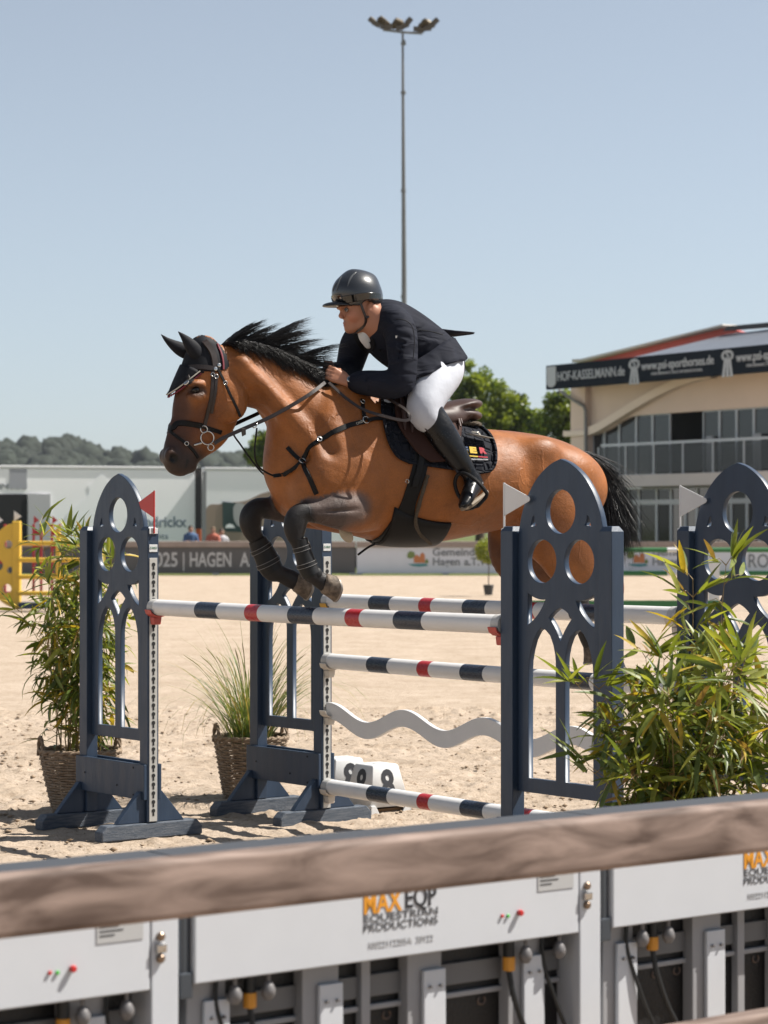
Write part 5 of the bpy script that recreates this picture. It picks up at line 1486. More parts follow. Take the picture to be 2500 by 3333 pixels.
# lapels, buttons, badge
LAP = mat('jacket_lapel', (0.006, 0.006, 0.008), .7, spec=.2)
def jstrap(name, pxs, width, m, thick=.004, lift=.002, n=24, parent=jk):
    c = [hit(*k2(*p), JT, .12)[0] for p in pxs]; P, N = surf_path(c, n, JT, lift)
    return link(name, L2W(ribbon(P, N, width, thick)), parent, m, world=True)
w_ = [.02 + .03 * math.sin(math.pi * i / 23) for i in range(24)]
jstrap('lapel', [(655, 480), (640, 600), (625, 700), (600, 770)], w_, LAP)
jstrap('lapel', [(480, 620), (520, 690), (560, 740), (590, 775)], [.8 * x for x in w_], LAP)
for (x, y) in ((632, 820), (700, 855)):
    l, nn = hit(*k2(x, y), JT); b = MB(); b.lathe([(.009, 0), (.009, .003), (.005, .0045)], l + nn * .001, 12, nn.to_track_quat('Z', 'Y').to_matrix()); link('button', L2W(b.mesh('button', smooth=True)), jk, LAP, world=True)
l, nn = hit(*k2(808, 656), JT); b = MB(); R_ = frame(tuple(l + nn * .002), (1, 0, .2), (0, 1, 0)).to_3x3(); b.box(l + nn * .002, (.013, .013, .002), R_); link('sleeve_badge', L2W(b.mesh('sleeve_badge')), jk, GREY, world=True)
jstrap('shoulder_seam', [(800, 520), (880, 530), (930, 580), (945, 680), (935, 820)], .003, LAP, .002, .0005)
jstrap('back_seam', [(935, 560), (1010, 605), (1100, 620), (1165, 640)], .003, LAP, .002, .0005)
# ---- shirt and stock
SHIRT = mat('white_shirt', (.78, .76, .74), .7, bump=.2, bscale=30)
f = Field((.2, 2.55, -.15), (.6, 2.95, .15), .006)
f.tube([(*R3(622, 545, 0), .052, .054), (*R3(600, 590, 0), .048, .052), (*R3(570, 640, .01), .040, .040), (*R3(590, 715, .015), .022, .022)], .01, 16)
V, F = f.mesh(1); link('shirt', L2W(mesh_np('shirt', V, F)), rider, SHIRT, world=True)
# ---- breeches
f = Field((-.42, 2.1, -.44), (.42, 2.82, .44), .0075)
f.ell(R3(1150, 840, 0), (.115, .115, .155), .03)
for s in (1, -1):
    Q = lambda x, y, w: (*UV(*k2(x, y), w), s * w)
    f.chain([(*Q(1190, 885, .09), .083), (*Q(1150, 940, .14), .095), (*Q(1080, 1040, .205), .094), (*Q(1030, 1160, .265), .077), (*Q(1018, 1235, .285), .066), (*Q(1050, 1300, .30), .052)], .03, 36)
V, F = f.mesh(2); brc = link('breeches', L2W(mesh_np('breeches', V, F)), rider, WBREE, world=True)
# ---- boots
def riding_boot(s):
    f = Field((-.32, 1.76, .12), (.36, 2.5, .60), .0065)
    Q = lambda x, y, w: U3(*k2(x, y), w)
    f.tube([(*Q(1065, 1255, .300), .076, .062), (*Q(1118, 1335, .308), .078, .064), (*Q(1195, 1460, .325), .076, .062), (*Q(1282, 1590, .338), .061, .052), (*Q(1355, 1690, .345), .043, .040), (*Q(1392, 1745, .35), .045, .040)], .01, 50)
    f.ell(Q(1112, 1210, .30), (.026, .042, .034), .02)
    f.tube([(*Q(1430, 1790, .345), .040, .033), (*Q(1400, 1800, .36), .050, .036), (*Q(1370, 1860, .395), .040, .040), (*Q(1345, 1915, .43), .032, .042), (*Q(1325, 1950, .46), .022, .030)], .02, 26)
    for i in range(7):   # creases at the ankle
        y = 1640 + i * 20; f.cap(Q(1320 + i * 9, y + 35, .41), Q(1420 + i * 4, y - 15, .40), .003, .003, .012, cut=True)
    V, F = f.mesh(1)
    if s < 0: V = V * np.array([1, 1, -1]); F = F[:, ::-1]
    o = link('riding_boot', L2W(mesh_np('riding_boot', V, F)), rider, RBOOT, world=True)
    so = MB(); P = [Vector(Q(*p)) for p in ((1505, 1850, .345), (1470, 1885, .37), (1420, 1925, .41), (1370, 1960, .445), (1310, 1985, .475))]
    if s < 0: P = [flipw(p) for p in P]
    so.tube(P, [.012, .013, .016, .017, .010], 8)
    link('sole', L2W(so.mesh('sole', smooth=True)), o, mat('boot_sole', (.20, .15, .10), .7), world=True)
    sp_ = MB(); a = Vector(Q(1452, 1745, .36)); c = Vector(Q(1470, 1790, .37)); d2 = Vector(Q(1400, 1750, .40))
    if s < 0: a, c, d2 = flipw(a), flipw(c), flipw(d2)
    sp_.tube([d2, a, c], .006, 8); link('spur_strap', L2W(sp_.mesh('spur_strap', smooth=True)), o, mat('grey_strap', (.25, .24, .25), .5), world=True)
riding_boot(1); riding_boot(-1)
# ---- helmet
f = Field((.14, 2.72, -.16), (.68, 3.2, .16), .0055)
f.ell(R3(500, 320, 0), (.134, .117, .112), .01)
f.ell(R3(520, 360, 0), (.125, .10, .108), .02)
f.cap(R3(470, 190, 0), R3(600, 215, 0), .02, .02, .06)                        # raised centre ridge
# trim off below the rim line
a = np.array(UV(*k2(300, 425))); c = np.array(UV(*k2(540, 398)))
for i in range(9):
    t = i / 8; x = 260 + 360 * t; f.ell(R3(x, 398 + 147 + 22 * (1 - t), 0), (.09, .097, .2), .004, cut=True)
f.ell(R3(598, 462, .11), (.046, .062, .07), .006, cut=True); f.ell(R3(598, 462, -.11), (.046, .062, .07), .006, cut=True)
f.ell(R3(520, 420, 0), (.094, .10, .080), .004, cut=True)
V, F = f.mesh(2)
HEL = mat('helmet_shell', (0.014, 0.016, 0.020), .3, coat=.5, spec=.6)
nt = HEL.node_tree; bnode = nt.nodes['Principled BSDF']; tc = nt.nodes.new('ShaderNodeTexCoord'); wv = nt.nodes.new('ShaderNodeTexWave'); wv.inputs['Scale'].default_value = 95; wv.bands_direction = 'DIAGONAL'
nt.links.new(tc.outputs['Object'], wv.inputs['Vector']); rp = nt.nodes.new('ShaderNodeMapRange'); rp.inputs['To Min'].default_value = .22; rp.inputs['To Max'].default_value = .42; nt.links.new(wv.outputs['Fac'], rp.inputs['Value']); nt.links.new(rp.outputs[0], bnode.inputs['Roughness'])
hl = link('helmet', L2W(mesh_np('helmet', V, F)), rider, HEL, world=True)
HT = BVHTree.FromPolygons([tuple(v) for v in V], [tuple(int(i) for i in q) for q in F])
f = Field((.3, 2.8, -.16), (.7, 3.02, .16), .005)
f.ell(R3(356, 418, 0), (.082, .022, .085), .006); f.ell(R3(362, 444, 0), (.09, .022, .10), .005, cut=True)
V, F = f.mesh(2); link('visor', L2W(mesh_np('visor', V, F)), hl, mat('visor_black', (.012, .014, .017), .35), world=True)
GLOSS = mat('gloss_black_band', (0.006, 0.006, 0.006), .06, coat=.5)
cs = [hit(*k2(*p), HT)[0] for p in ((303, 365), (360, 374), (430, 364), (520, 348), (600, 338), (680, 345))]
cs = [flipw(p) for p in reversed(cs)] + cs
P, N = surf_path(cs, 60, HT, .001); link('front_band', L2W(ribbon(P, N, [.030 + .012 * abs(math.sin(i / 59 * 6.28)) for i in range(60)], .004)), hl, GLOSS, world=True)
for pts in (((495, 155), (455, 200), (430, 265)), ((385, 190), (355, 260), (345, 300)), ((345, 240), (322, 280), (318, 305))):
    cc = [hit(*k2(*p), HT)[0] for p in pts]; P, N = surf_path(cc, 12, HT, .0); link('vent', L2W(ribbon(P, N, [.002 + .008 * math.sin(math.pi * i / 11) for i in range(12)], .003)), hl, mat('vent_grey', (.10, .105, .11), .3), world=True)
l, nn = hit(*k2(313, 378), HT); b = MB(); b.lathe([(.006, 0), (.005, .003)], l + nn * .004, 12, nn.to_track_quat('Z', 'Y').to_matrix()); link('badge', L2W(b.mesh('badge')), hl, CHROME, world=True)
for s in (1, -1):
    S = lambda x, y, w: Vector((*UV(*k2(x, y), w), s * w))
    flatcord('chin_strap', [S(530, 400, .094), S(548, 450, .092), S(568, 510, .084), S(562, 560, .066), S(520, 603, .042), S(470, 626, .0)], .014, .005, LEA, hl, 24)
    flatcord('chin_strap', [S(655, 445, .085), S(625, 482, .086), S(572, 508, .086)], .013, .005, LEA, hl, 14)
# ---- watch
f_ = R3(452, 1003, .122); wp = Vector(f_); ax = (Vector(R3(487, 1006, .137)) - Vector(R3(430, 998, .118))).normalized()
ring('watch_band', wp, ax, .031, .0065, CHROME, rider, 24)
d = (Vector((.0, .25, 1)) - ax * ax.dot(Vector((0, .25, 1)))).normalized(); b = MB(); b.lathe([(.017, 0), (.017, .007), (.014, .009)], wp + d * .031, 20, d.to_track_quat('Z', 'Y').to_matrix()); wo_ = link('watch_case', L2W(b.mesh('watch_case', smooth=True)), rider, CHROME, world=True)
b = MB(); b.lathe([(.0125, 0), (.0125, .0008)], wp + d * .0405, 20, d.to_track_quat('Z', 'Y').to_matrix()); link('watch_dial', L2W(b.mesh('watch_dial')), wo_, mat('watch_dial', (.03, .06, .09), .3), world=True)
# ---- stirrup
for s in (1, -1):
    S = lambda x, y, w: Vector((*UV(*k2(x, y), w), s * w))
    sr = place('black stirrup iron on the rider near boot' if s > 0 else 'black stirrup iron on the rider far boot', 'stirrup', 'stirrup', *k2(1390, 1800), s * .4, 'stirrups')
    P = crom([tuple(S(*p)) for p in ((1400, 1975, .40), (1300, 1900, .36), (1258, 1790, .345), (1285, 1715, .365), (1345, 1712, .41), (1430, 1770, .46), (1490, 1840, .48), (1500, 1885, .475), (1430, 1965, .46))], 40)
    b = MB(); b.tube([Vector(p) for p in P], .010, 8); link('arch', L2W(b.mesh('arch', smooth=True)), sr, LEAB, world=True)
    b = MB(); b.add([S(1400, 1978, .39), S(1335, 1988, .44), S(1440, 1960, .475), S(1500, 1890, .43), S(1400, 1990, .39), S(1335, 2000, .44), S(1440, 1972, .475), S(1500, 1902, .43)], [(0, 1, 2, 3), (7, 6, 5, 4), (0, 4, 5, 1), (1, 5, 6, 2), (2, 6, 7, 3), (3, 7, 4, 0)]); link('tread', L2W(b.mesh('tread')), sr, LEAB, world=True)
    flatcord('stirrup_leather', [S(1290, 1715, .36), S(1230, 1600, .34), S(1120, 1450, .335), S(1010, 1330, .33)], .022, .005, LEA, sr, 16)
# ================================================================== baskets and plants
WICK = mat('wicker', (0.20, 0.135, 0.085), 0.75, col2=(0.34, 0.25, 0.17), vscale=22, bump=.4, bscale=140, bdist=.003)
SOIL = mat('soil', (0.04, 0.028, 0.02), 0.95, var=.4, vscale=40, bump=.8, bscale=60)
def basket(label, cx, cy, rt, rb, h, seed):
    t = thing('wicker_basket', label, 'basket', (cx, cy, 0), 0, 'wicker plant baskets')
    rng = random.Random(seed); wv = MB(); rows = int(h / 0.0165); n = 72
    for j in range(rows):
        z = .012 + j * .0165; R = rb + (rt - rb) * (z / h) ** .9; pts = []
        for k in range(n + 1):
            a = 2 * math.pi * k / n; s = math.sin(a * 12 + (math.pi if j % 2 else 0)); r = R + .0065 * s + rng.gauss(0, .0008)
            pts.append((r * math.cos(a), r * math.sin(a), z + rng.gauss(0, .0008)))
        pts[-1] = pts[0]; wv.tube(pts, .0078, 6, caps=False)
    wv.build('weave', WICK, t, smooth=True, kind='stuff', angle=60)
    for k in range(24):
        a = 2 * math.pi * (k + .25) / 24; s = MB(); s.tube([(rb * math.cos(a), rb * math.sin(a), 0), (rt * math.cos(a), rt * math.sin(a), h)], .0055, 6); s.build('stake', WICK, t, smooth=True)
    for d in (0, 1):
        pts = [(( rt + .004) * math.cos(2 * math.pi * k / 60) , (rt + .004) * math.sin(2 * math.pi * k / 60), h + .008 + .007 * math.sin(k * 1.256 + d * math.pi)) for k in range(61)]
        r = MB(); r.tube([(p[0] * (1 + .03 * math.cos(i * 1.256 + d * math.pi)), p[1] * (1 + .03 * math.cos(i * 1.256 + d * math.pi)), p[2]) for i, p in enumerate(pts)], .0095, 7, caps=False); r.build('rim', WICK, t, smooth=True)
    for a0 in (math.radians(205), math.radians(25)):
        for d in (0, 1):
            pts = []
            for i in range(17):
                x = i / 16; a = a0 + (x - .5) * .42; z = h - .02 + .115 * math.sin(math.pi * x) ** .7; tw = i * 1.1 + d * math.pi
                pts.append(((rt + .006 + .007 * math.cos(tw)) * math.cos(a), (rt + .006 + .007 * math.cos(tw)) * math.sin(a), z + .007 * math.sin(tw)))
            hd = MB(); hd.tube(pts, .008, 7); hd.build('handle', WICK, t, smooth=True)
    so = MB(); so.lathe([(.01, h - .05), (rt - .02, h - .05), (rt - .03, h - .055)], (0, 0, 0), 24); so.build('soil', SOIL, t)
    return t
def leaf_material(name, col, tr):
    col = tuple(c * .86 for c in col)
    m = bpy.data.materials.new(name); m.use_nodes = True; nt = m.node_tree; b = nt.nodes['Principled BSDF']
    b.inputs['Roughness'].default_value = .42; b.inputs['Specular IOR Level'].default_value = .4
    tc = nt.nodes.new('ShaderNodeTexCoord'); nz = nt.nodes.new('ShaderNodeTexNoise'); nz.inputs['Scale'].default_value = 9; nt.links.new(tc.outputs['Object'], nz.inputs['Vector'])
    sx = nt.nodes.new('ShaderNodeSeparateXYZ'); nt.links.new(tc.outputs['Object'], sx.inputs[0])
    rp = nt.nodes.new('ShaderNodeValToRGB'); rp.color_ramp.elements[0].color = tuple(c * .72 for c in col) + (1,); rp.color_ramp.elements[1].color = tuple(min(1, c * 1.3) for c in col) + (1,)
    rp.color_ramp.elements[0].position = .3; rp.color_ramp.elements[1].position = .7
    nt.links.new(nz.outputs['Fac'], rp.inputs['Fac']); nt.links.new(rp.outputs[0], b.inputs['Base Color'])
    tl = nt.nodes.new('ShaderNodeBsdfTranslucent'); tl.inputs['Color'].default_value = (col[0] * 2.0 + .02, col[1] * 1.9 + .02, col[2] * .8, 1)
    mx = nt.nodes.new('ShaderNodeMixShader'); mx.inputs[0].default_value = tr
    nt.links.new(b.outputs[0], mx.inputs[1]); nt.links.new(tl.outputs[0], mx.inputs[2]); nt.links.new(mx.outputs[0], nt.nodes['Material Output'].inputs['Surface'])
    return m
LEAFM = [leaf_material('bamboo_green', (0.165, 0.20, 0.036), .34), leaf_material('bamboo_deep_green', (0.088, 0.125, 0.026), .3), leaf_material('bamboo_light_green', (0.29, 0.31, 0.065), .38),
         leaf_material('bamboo_yellow', (0.40, 0.29, 0.035), .30), leaf_material('bamboo_dry', (0.30, 0.19, 0.07), .2)]
CULM = mat('bamboo_culm', (0.26, 0.17, 0.05), .5, var=.3, vscale=15)
def leaf_shape(bend, fold, twist):
    """leaf of unit length along +x with drooping tip"""
    xs = [0, .08, .25, .48, .72, .9, 1.0]; ws = [.006, .045, .066, .062, .042, .018, .001]; V = []; F = []
    for i, (x, w) in enumerate(zip(xs, ws)):
        a = bend * x; px = math.sin(a) / bend if abs(bend) > 1e-3 else x; pz = -(1 - math.cos(a)) / bend if abs(bend) > 1e-3 else 0
        tw = twist * x
        for s in (-1, 0, 1):
            dy = s * w * math.cos(tw); dz = (abs(s) * w * fold) + s * w * math.sin(tw)
            V.append((px, dy, pz + dz))
    for i in range(len(xs) - 1):
        for k in (0, 1): F.append((i * 3 + k, i * 3 + k + 1, i * 3 + 4 + k, i * 3 + 3 + k))
    return V, F
LSH = [leaf_shape(b, f, t) for b, f, t in ((.5, .35, .2), (.9, .3, -.4), (1.3, .4, .5), (.25, .3, -.2), (1.7, .35, .1))]
LMESH = {}
def leaf_mesh(si, mi):
    if (si, mi) not in LMESH:
        me = bpy.data.meshes.new('leaf'); me.from_pydata(LSH[si][0], [], LSH[si][1]); me.polygons.foreach_set('use_smooth', [True] * len(LSH[si][1])); me.materials.append(LEAFM[mi]); LMESH[(si, mi)] = me
    return LMESH[(si, mi)]
def bamboo(label, c, ncul, hmin, hmax, spread, seed, dens=1.0, llen=(.10, .19), lean=(0, 0), zlow=.25):
    rng = random.Random(seed); base = Vector(c)
    t = thing('bamboo_plant', label, 'bamboo', (c[0], c[1], .33), 0, 'potted bamboo plants'); O = Vector((c[0], c[1], .33))
    leaves = []
    for k in range(ncul):
        a = rng.uniform(0, 6.283); r0 = .15 * math.sqrt(rng.random()); hgt = rng.uniform(hmin, hmax) - .33; outw = rng.uniform(.05, 1) * spread
        da = a + rng.gauss(0, .5); d = Vector((math.cos(da), math.sin(da), 0)); root = Vector((r0 * math.cos(a), r0 * math.sin(a), 0)); pts = []
        for i in range(9):
            x = i / 8; pts.append(root + Vector((0, 0, hgt * (x - .06 * x * x))) + (d * outw + Vector((lean[0], lean[1], 0))) * x ** 1.8 + Vector((rng.gauss(0, .006), rng.gauss(0, .006), 0)))
        b = MB(); b.tube(pts, [.0048 - .0036 * i / 8 for i in range(9)], 5); b.build('culm', CULM, t, smooth=True)
        P = crom([tuple(p) for p in pts], 60); ph = rng.random() * 6.28; nodes = int(hgt / .085)
        for j in range(1, nodes + 1):
            zf = j / nodes
            if P[int(zf * 59)][2] < zlow * rng.uniform(.2, 1.3): continue
            p = Vector(P[int(zf * 59)])
            for q in range(rng.choice((1, 2, 2))):
                ph += 2.4 + rng.gauss(0, .6); bd = Vector((math.cos(ph), math.sin(ph), rng.uniform(.3, 1.0))).normalized(); bl = rng.uniform(.06, .22) * (1.15 - .6 * zf)
                bp = [p, p + bd * bl * .5 + Vector((0, 0, .01)), p + bd * bl + Vector((0, 0, -.02 * rng.random()))]
                tw = MB(); tw.tube(bp, [.0022, .0016, .001], 4)
                leaves.append(('twig', tw))
                for m in range(int(rng.choice((3, 4, 5, 6)) * dens)):
                    x = rng.uniform(.35, 1); o = bp[0].lerp(bp[2], x); la = math.atan2(bd.y, bd.x) + rng.gauss(0, .9); el = rng.gauss(-.25, .45) if zf < .93 else rng.gauss(.7, .4)
                    L = rng.uniform(*llen) * (1.1 if zf > .9 else 1); R = (Matrix.Rotation(la, 4, 'Z') @ Matrix.Rotation(-el, 4, 'Y') @ Matrix.Rotation(rng.gauss(0, .6), 4, 'X'))
                    mi = rng.choices((0, 1, 2, 3, 4), (34, 34, 20, 8, 3) if zf > .35 else (25, 35, 10, 18, 10))[0]
                    leaves.append((o, R, L, rng.randrange(5) if zf < .9 else rng.choice((0, 3)), mi, rng.uniform(.8, 1.25)))
    tw = [l for l in leaves if l[0] == 'twig']; lv = [l for l in leaves if l[0] != 'twig']
    b = MB()
    for _, x in tw: b.add(x.v, x.f)
    b.build('twigs', CULM, t, kind='stuff')
    lv.sort(key=lambda l: (l[0] + O - CAM).length - l[2] * 3 + (0 if True else 0))
    for o, R, L, si, mi, wsc in lv[:300]:
        ob = link('leaf', leaf_mesh(si, mi), t); ob.matrix_local = Matrix.Translation(o) @ R @ Matrix.Diagonal((L, L * wsc, L, 1))
    V = []; F = []; M = []
    for o, R, L, si, mi, wsc in lv[300:]:
        T = Matrix.Translation(o) @ R @ Matrix.Diagonal((L, L * wsc, L, 1)); n = len(V)
        V += [tuple(T @ Vector(v)) for v in LSH[si][0]]; F += [tuple(i + n for i in f) for f in LSH[si][1]]; M += [mi] * len(LSH[si][1])
    if V:
        me = bpy.data.meshes.new('foliage'); me.from_pydata(V, [], F); me.polygons.foreach_set('material_index', M); me.polygons.foreach_set('use_smooth', [True] * len(F))
        link('foliage', me, t, LEAFM, kind='stuff')
    return t
basket('wicker basket of the tall bamboo behind the left navy stand', -1.885, 14.98, .245, .155, .385, 1)
bamboo('tall bamboo in the wicker basket behind the left navy stand', (-1.885, 14.98), 22, 1.1, 1.92, .34, 17, .95, (.11, .20), zlow=.3)
basket('wicker basket of the arching grass behind the rear navy stand', -.87, 15.78, .235, .165, .40, 2)
basket('wicker basket of the bamboo behind the wooden rail at right', 1.26, 9.98, .23, .16, .38, 3)
bamboo('dense bamboo in front of the right navy stands', (1.26, 9.98), 29, .75, 1.32, .40, 9, 1.05, (.12, .22), zlow=.1)
bamboo('slender bamboo with upright tips between the right navy stands', (1.24, 10.22), 2, 1.5, 1.70, .2, 21, 1.0, (.12, .2), zlow=.5)
# arching grass
def grass(label, c, n, seed):
    rng = random.Random(seed); t = thing('grass_plant', label, 'grass', (c[0], c[1], .35)); V = []; F = []; M = []
    for k in range(n):
        a = rng.uniform(0, 6.283); r0 = .13 * math.sqrt(rng.random()); d = Vector((math.cos(a + rng.gauss(0, .4)), math.sin(a + rng.gauss(0, .4)), 0)); L = rng.uniform(.45, 1.02); th = rng.uniform(.15, 1.25); w = rng.uniform(.002, .0045); o = len(V)
        p = Vector((r0 * math.cos(a), r0 * math.sin(a), 0)); ang = math.pi / 2 - th * .5; m = 8; cur = rng.uniform(1.2, 3.1) * th ** .5
        for i in range(m + 1):
            x = i / m; al = ang - cur * x ** 1.6; side = Vector((-d.y, d.x, 0)); ww = w * (1 - x ** 2) + .0004
            V += [tuple(p - side * ww), tuple(p + side * ww)]; p = p + (d * math.cos(al) + Vector((0, 0, 1)) * math.sin(al)) * (L / m)
        for i in range(m): F.append((o + i * 2, o + i * 2 + 1, o + i * 2 + 3, o + i * 2 + 2)); M.append(0)
        M[-m:] = [rng.choices((0, 1, 2), (6, 3, 2))[0]] * m
    me = bpy.data.meshes.new('blades'); me.from_pydata(V, [], F); me.polygons.foreach_set('material_index', M)
    link('blades', me, t, [leaf_material('grass_green', (.10, .15, .045), .25), leaf_material('grass_pale', (.20, .23, .09), .25), leaf_material('grass_straw', (.34, .26, .08), .2)], kind='stuff')
    st_ = MB()
    for k in range(16):
        a = rng.uniform(0, 6.283); d = Vector((math.cos(a), math.sin(a), 0)); h = rng.uniform(.5, .72); o = rng.uniform(.15, .4)
        pts = [d * .05, d * (.05 + o * .3) + Vector((0, 0, h * .5)), d * (.05 + o * .7) + Vector((0, 0, h * .85)), d * (.05 + o) + Vector((0, 0, h))]
        P = [Vector(p) for p in crom([tuple(p) for p in pts], 12)]; st_.tube(P, [.0016] * 8 + [.003, .0035, .003, .001], 4)
    st_.build('seed_heads', mat('seed_head', (.26, .22, .09), .8), t, kind='stuff')
grass('arching ornamental grass in the basket behind the rear navy stand', (-.87, 15.78), 330, 4)

# ================================================================== number markers
MPL = mat('marker_plastic', (.80, .80, .79), .42, var=.04, vscale=6, bump=.05)
def marker(label, cx, cy, rz, digit):
    t = thing('number_marker', label, 'number marker', (cx, cy, 0), math.radians(rz), 'white number markers')
    b, tp, h, z0 = .15, .098, .30, .035; bm = MB()
    V = []; rows = [(b + .012, 0.0), (b, z0 + .01), (tp, h - .008), (tp - .01, h)]
    for r, z in rows: V += [(-r, -r, z), (r, -r, z), (r, r, z), (-r, r, z)]
    F = [(i * 4 + k, i * 4 + (k + 1) % 4, i * 4 + 4 + (k + 1) % 4, i * 4 + 4 + k) for i in range(1, 3) for k in range(4)] + [(12, 13, 14, 15)]
    bm.add(V[4:], [tuple(x - 4 for x in f) for f in F])
    body_ = bm.build('body', MPL, t, bevel=.012, seg=3, smooth=True)
    body_.modifiers.new('s', 'SOLIDIFY').thickness = .006
    for sx in (-1, 1):
        for sy in (-1, 1):
            f = MB(); f.prism([(0, 0), (.07, 0), (.05, z0), (.035, z0 + .02), (0, z0 + .02)], (sx * (b + .006), sy * (b + .006), 0.002), (-sx, 0, 0), (0, 0, 1), (0, -sy * .012, 0)); f.build('foot', MPL, t, bevel=.003)
            f = MB(); f.prism([(0, 0), (.07, 0), (.05, z0), (.035, z0 + .02), (0, z0 + .02)], (sx * (b + .006), sy * (b + .006), 0.002), (0, -sy, 0), (0, 0, 1), (-sx * .012, 0, 0)); f.build('foot', MPL, t, bevel=.003)
    bd = MB(); bd.bx(-.12, .12, -.12, .12, .004, .03); bd.build('ballast', mat('ballast_wood', (.22, .12, .05), .8), t)
    gr = MB(); gr.bx(-.03, .03, -.012, .012, h - .001, h + .002); gr.build('grip', mat('grip_grey', (.35, .35, .35), .6), t)  # small grey grip plate on top of the marker
    for rot in range(4):
        me = text_mesh(digit, .25, .002, .007, xs=.8); sl = math.atan2(b - tp, h - z0)
        M = Matrix.Rotation(rot * math.pi / 2, 4, 'Z') @ Matrix.Translation((0, -(b + tp) / 2 - .0015, .17)) @ Matrix.Rotation(math.pi / 2 - sl, 4, 'X')
        me.transform(M); link('digit', me, t, DARKINK)
marker('white number marker with a black 8 in front, beside the lowest pole', -.047, 15.10, 36, '8')
marker('second white number marker half hidden behind the rear stand', -.27, 15.50, 30, '8')
# ================================================================== wooden spectator rail and LED boards in the foreground
RE = Vector((.7995, .6007, 0)); RN = Vector((-.6007, .7995, 0)); RL = Vector((-.78, 4.92, 0)); RRZ = math.atan2(RE.y, RE.x)
def wood_material():
    m = bpy.data.materials.new('weathered_wood'); m.use_nodes = True; nt = m.node_tree; b = nt.nodes['Principled BSDF']; b.inputs['Roughness'].default_value = .7; b.inputs['Specular IOR Level'].default_value = .3
    tc = nt.nodes.new('ShaderNodeTexCoord'); mp = nt.nodes.new('ShaderNodeMapping'); mp.inputs['Scale'].default_value = (1.3, 6, 6); nt.links.new(tc.outputs['Object'], mp.inputs[0])
    n = nt.nodes.new('ShaderNodeTexNoise'); n.inputs['Scale'].default_value = 2.6; n.inputs['Detail'].default_value = 7; n.inputs['Distortion'].default_value = .9; nt.links.new(mp.outputs[0], n.inputs['Vector'])
    r = nt.nodes.new('ShaderNodeValToRGB'); e = r.color_ramp.elements; e[0].position = .32; e[0].color = (.085, .056, .044, 1); e[1].position = .66; e[1].color = (.30, .222, .185, 1)
    nt.links.new(n.outputs['Fac'], r.inputs['Fac']); nt.links.new(r.outputs[0], b.inputs['Base Color'])
    bp = nt.nodes.new('ShaderNodeBump'); bp.inputs['Strength'].default_value = .3; bp.inputs['Distance'].default_value = .004; nt.links.new(n.outputs['Fac'], bp.inputs['Height']); nt.links.new(bp.outputs[0], b.inputs['Normal'])
    return m
WOOD = wood_material()
fence = thing('wooden_fence', 'brown wooden spectator rail crossing the foreground out of focus', 'fence', RL, RRZ)
for z in (1.066, .522):
    b = MB(); n = 8; prof = []; w, h, r = .062, .132, .017
    for cx, cy, a0 in ((w - r, h - r, 0), (r, h - r, 90), (r, r, 180), (w - r, r, 270)):
        for k in range(5): a = math.radians(a0 + 22.5 * k); prof.append((cx + r * math.cos(a), cy + r * math.sin(a)))
    b.prism([(p[0], p[1] - h + z) for p in prof], (-2.2, 0, 0), (0, 1, 0), (0, 0, 1), (7.4, 0, 0)); b.build('rail', WOOD, fence, smooth=True, angle=50)
for x in (-1.6, 4.2):
    b = MB(); b.bx(x - .06, x + .06, .06, .18, 0, 1.0); b.build('post', WOOD, fence, bevel=.006)
# ---- LED boards seen from behind
LQ = Vector((-.509, 6.02, 0))
def lq(px, py=3100):
    p = on_plane(px, py, LQ, RN) - LQ; return p.dot(RE), p.z
LWH = mat('led_frame_white', (.66, .68, .72), .4, var=.03, vscale=5); LGR = mat('led_grey_tube', (.10, .115, .135), .35, metal=.5); LBK = mat('led_module_black', (.006, .006, .007), .5, var=.3, vscale=40, bump=.4, bscale=90)
LMG = mat('led_bar_grey', (.36, .36, .375), .5); LXB = mat('led_cross_bar', (.17, .17, .175), .5); KNOB = mat('knob_grey', (.20, .19, .19), .5, metal=.2); AMB = mat('amber_plug', (.75, .32, .03), .4); CBL = mat('cable_black', (.012, .013, .014), .5)
ORA = mat('orange_print', (.80, .33, .02), .5); INK2 = mat('grey_print_dark', (.10, .10, .105), .5); INK3 = mat('faint_print', (.48, .48, .49), .5); LAB = mat('sticker_grey', (.52, .52, .52), .5); LEDR = mat('red_lamp', (.6, .03, .03), .3); LEDG = mat('green_lamp', (.08, .5, .06), .3)
q0 = lq(588)[0]; qbl = lq(634)[0]; qbr = lq(1884)[0]; qe = lq(1955)[0]; PITCHQ = qe - q0 + .006
ZB = lq(1250, 3122)[1]; ZT = .945
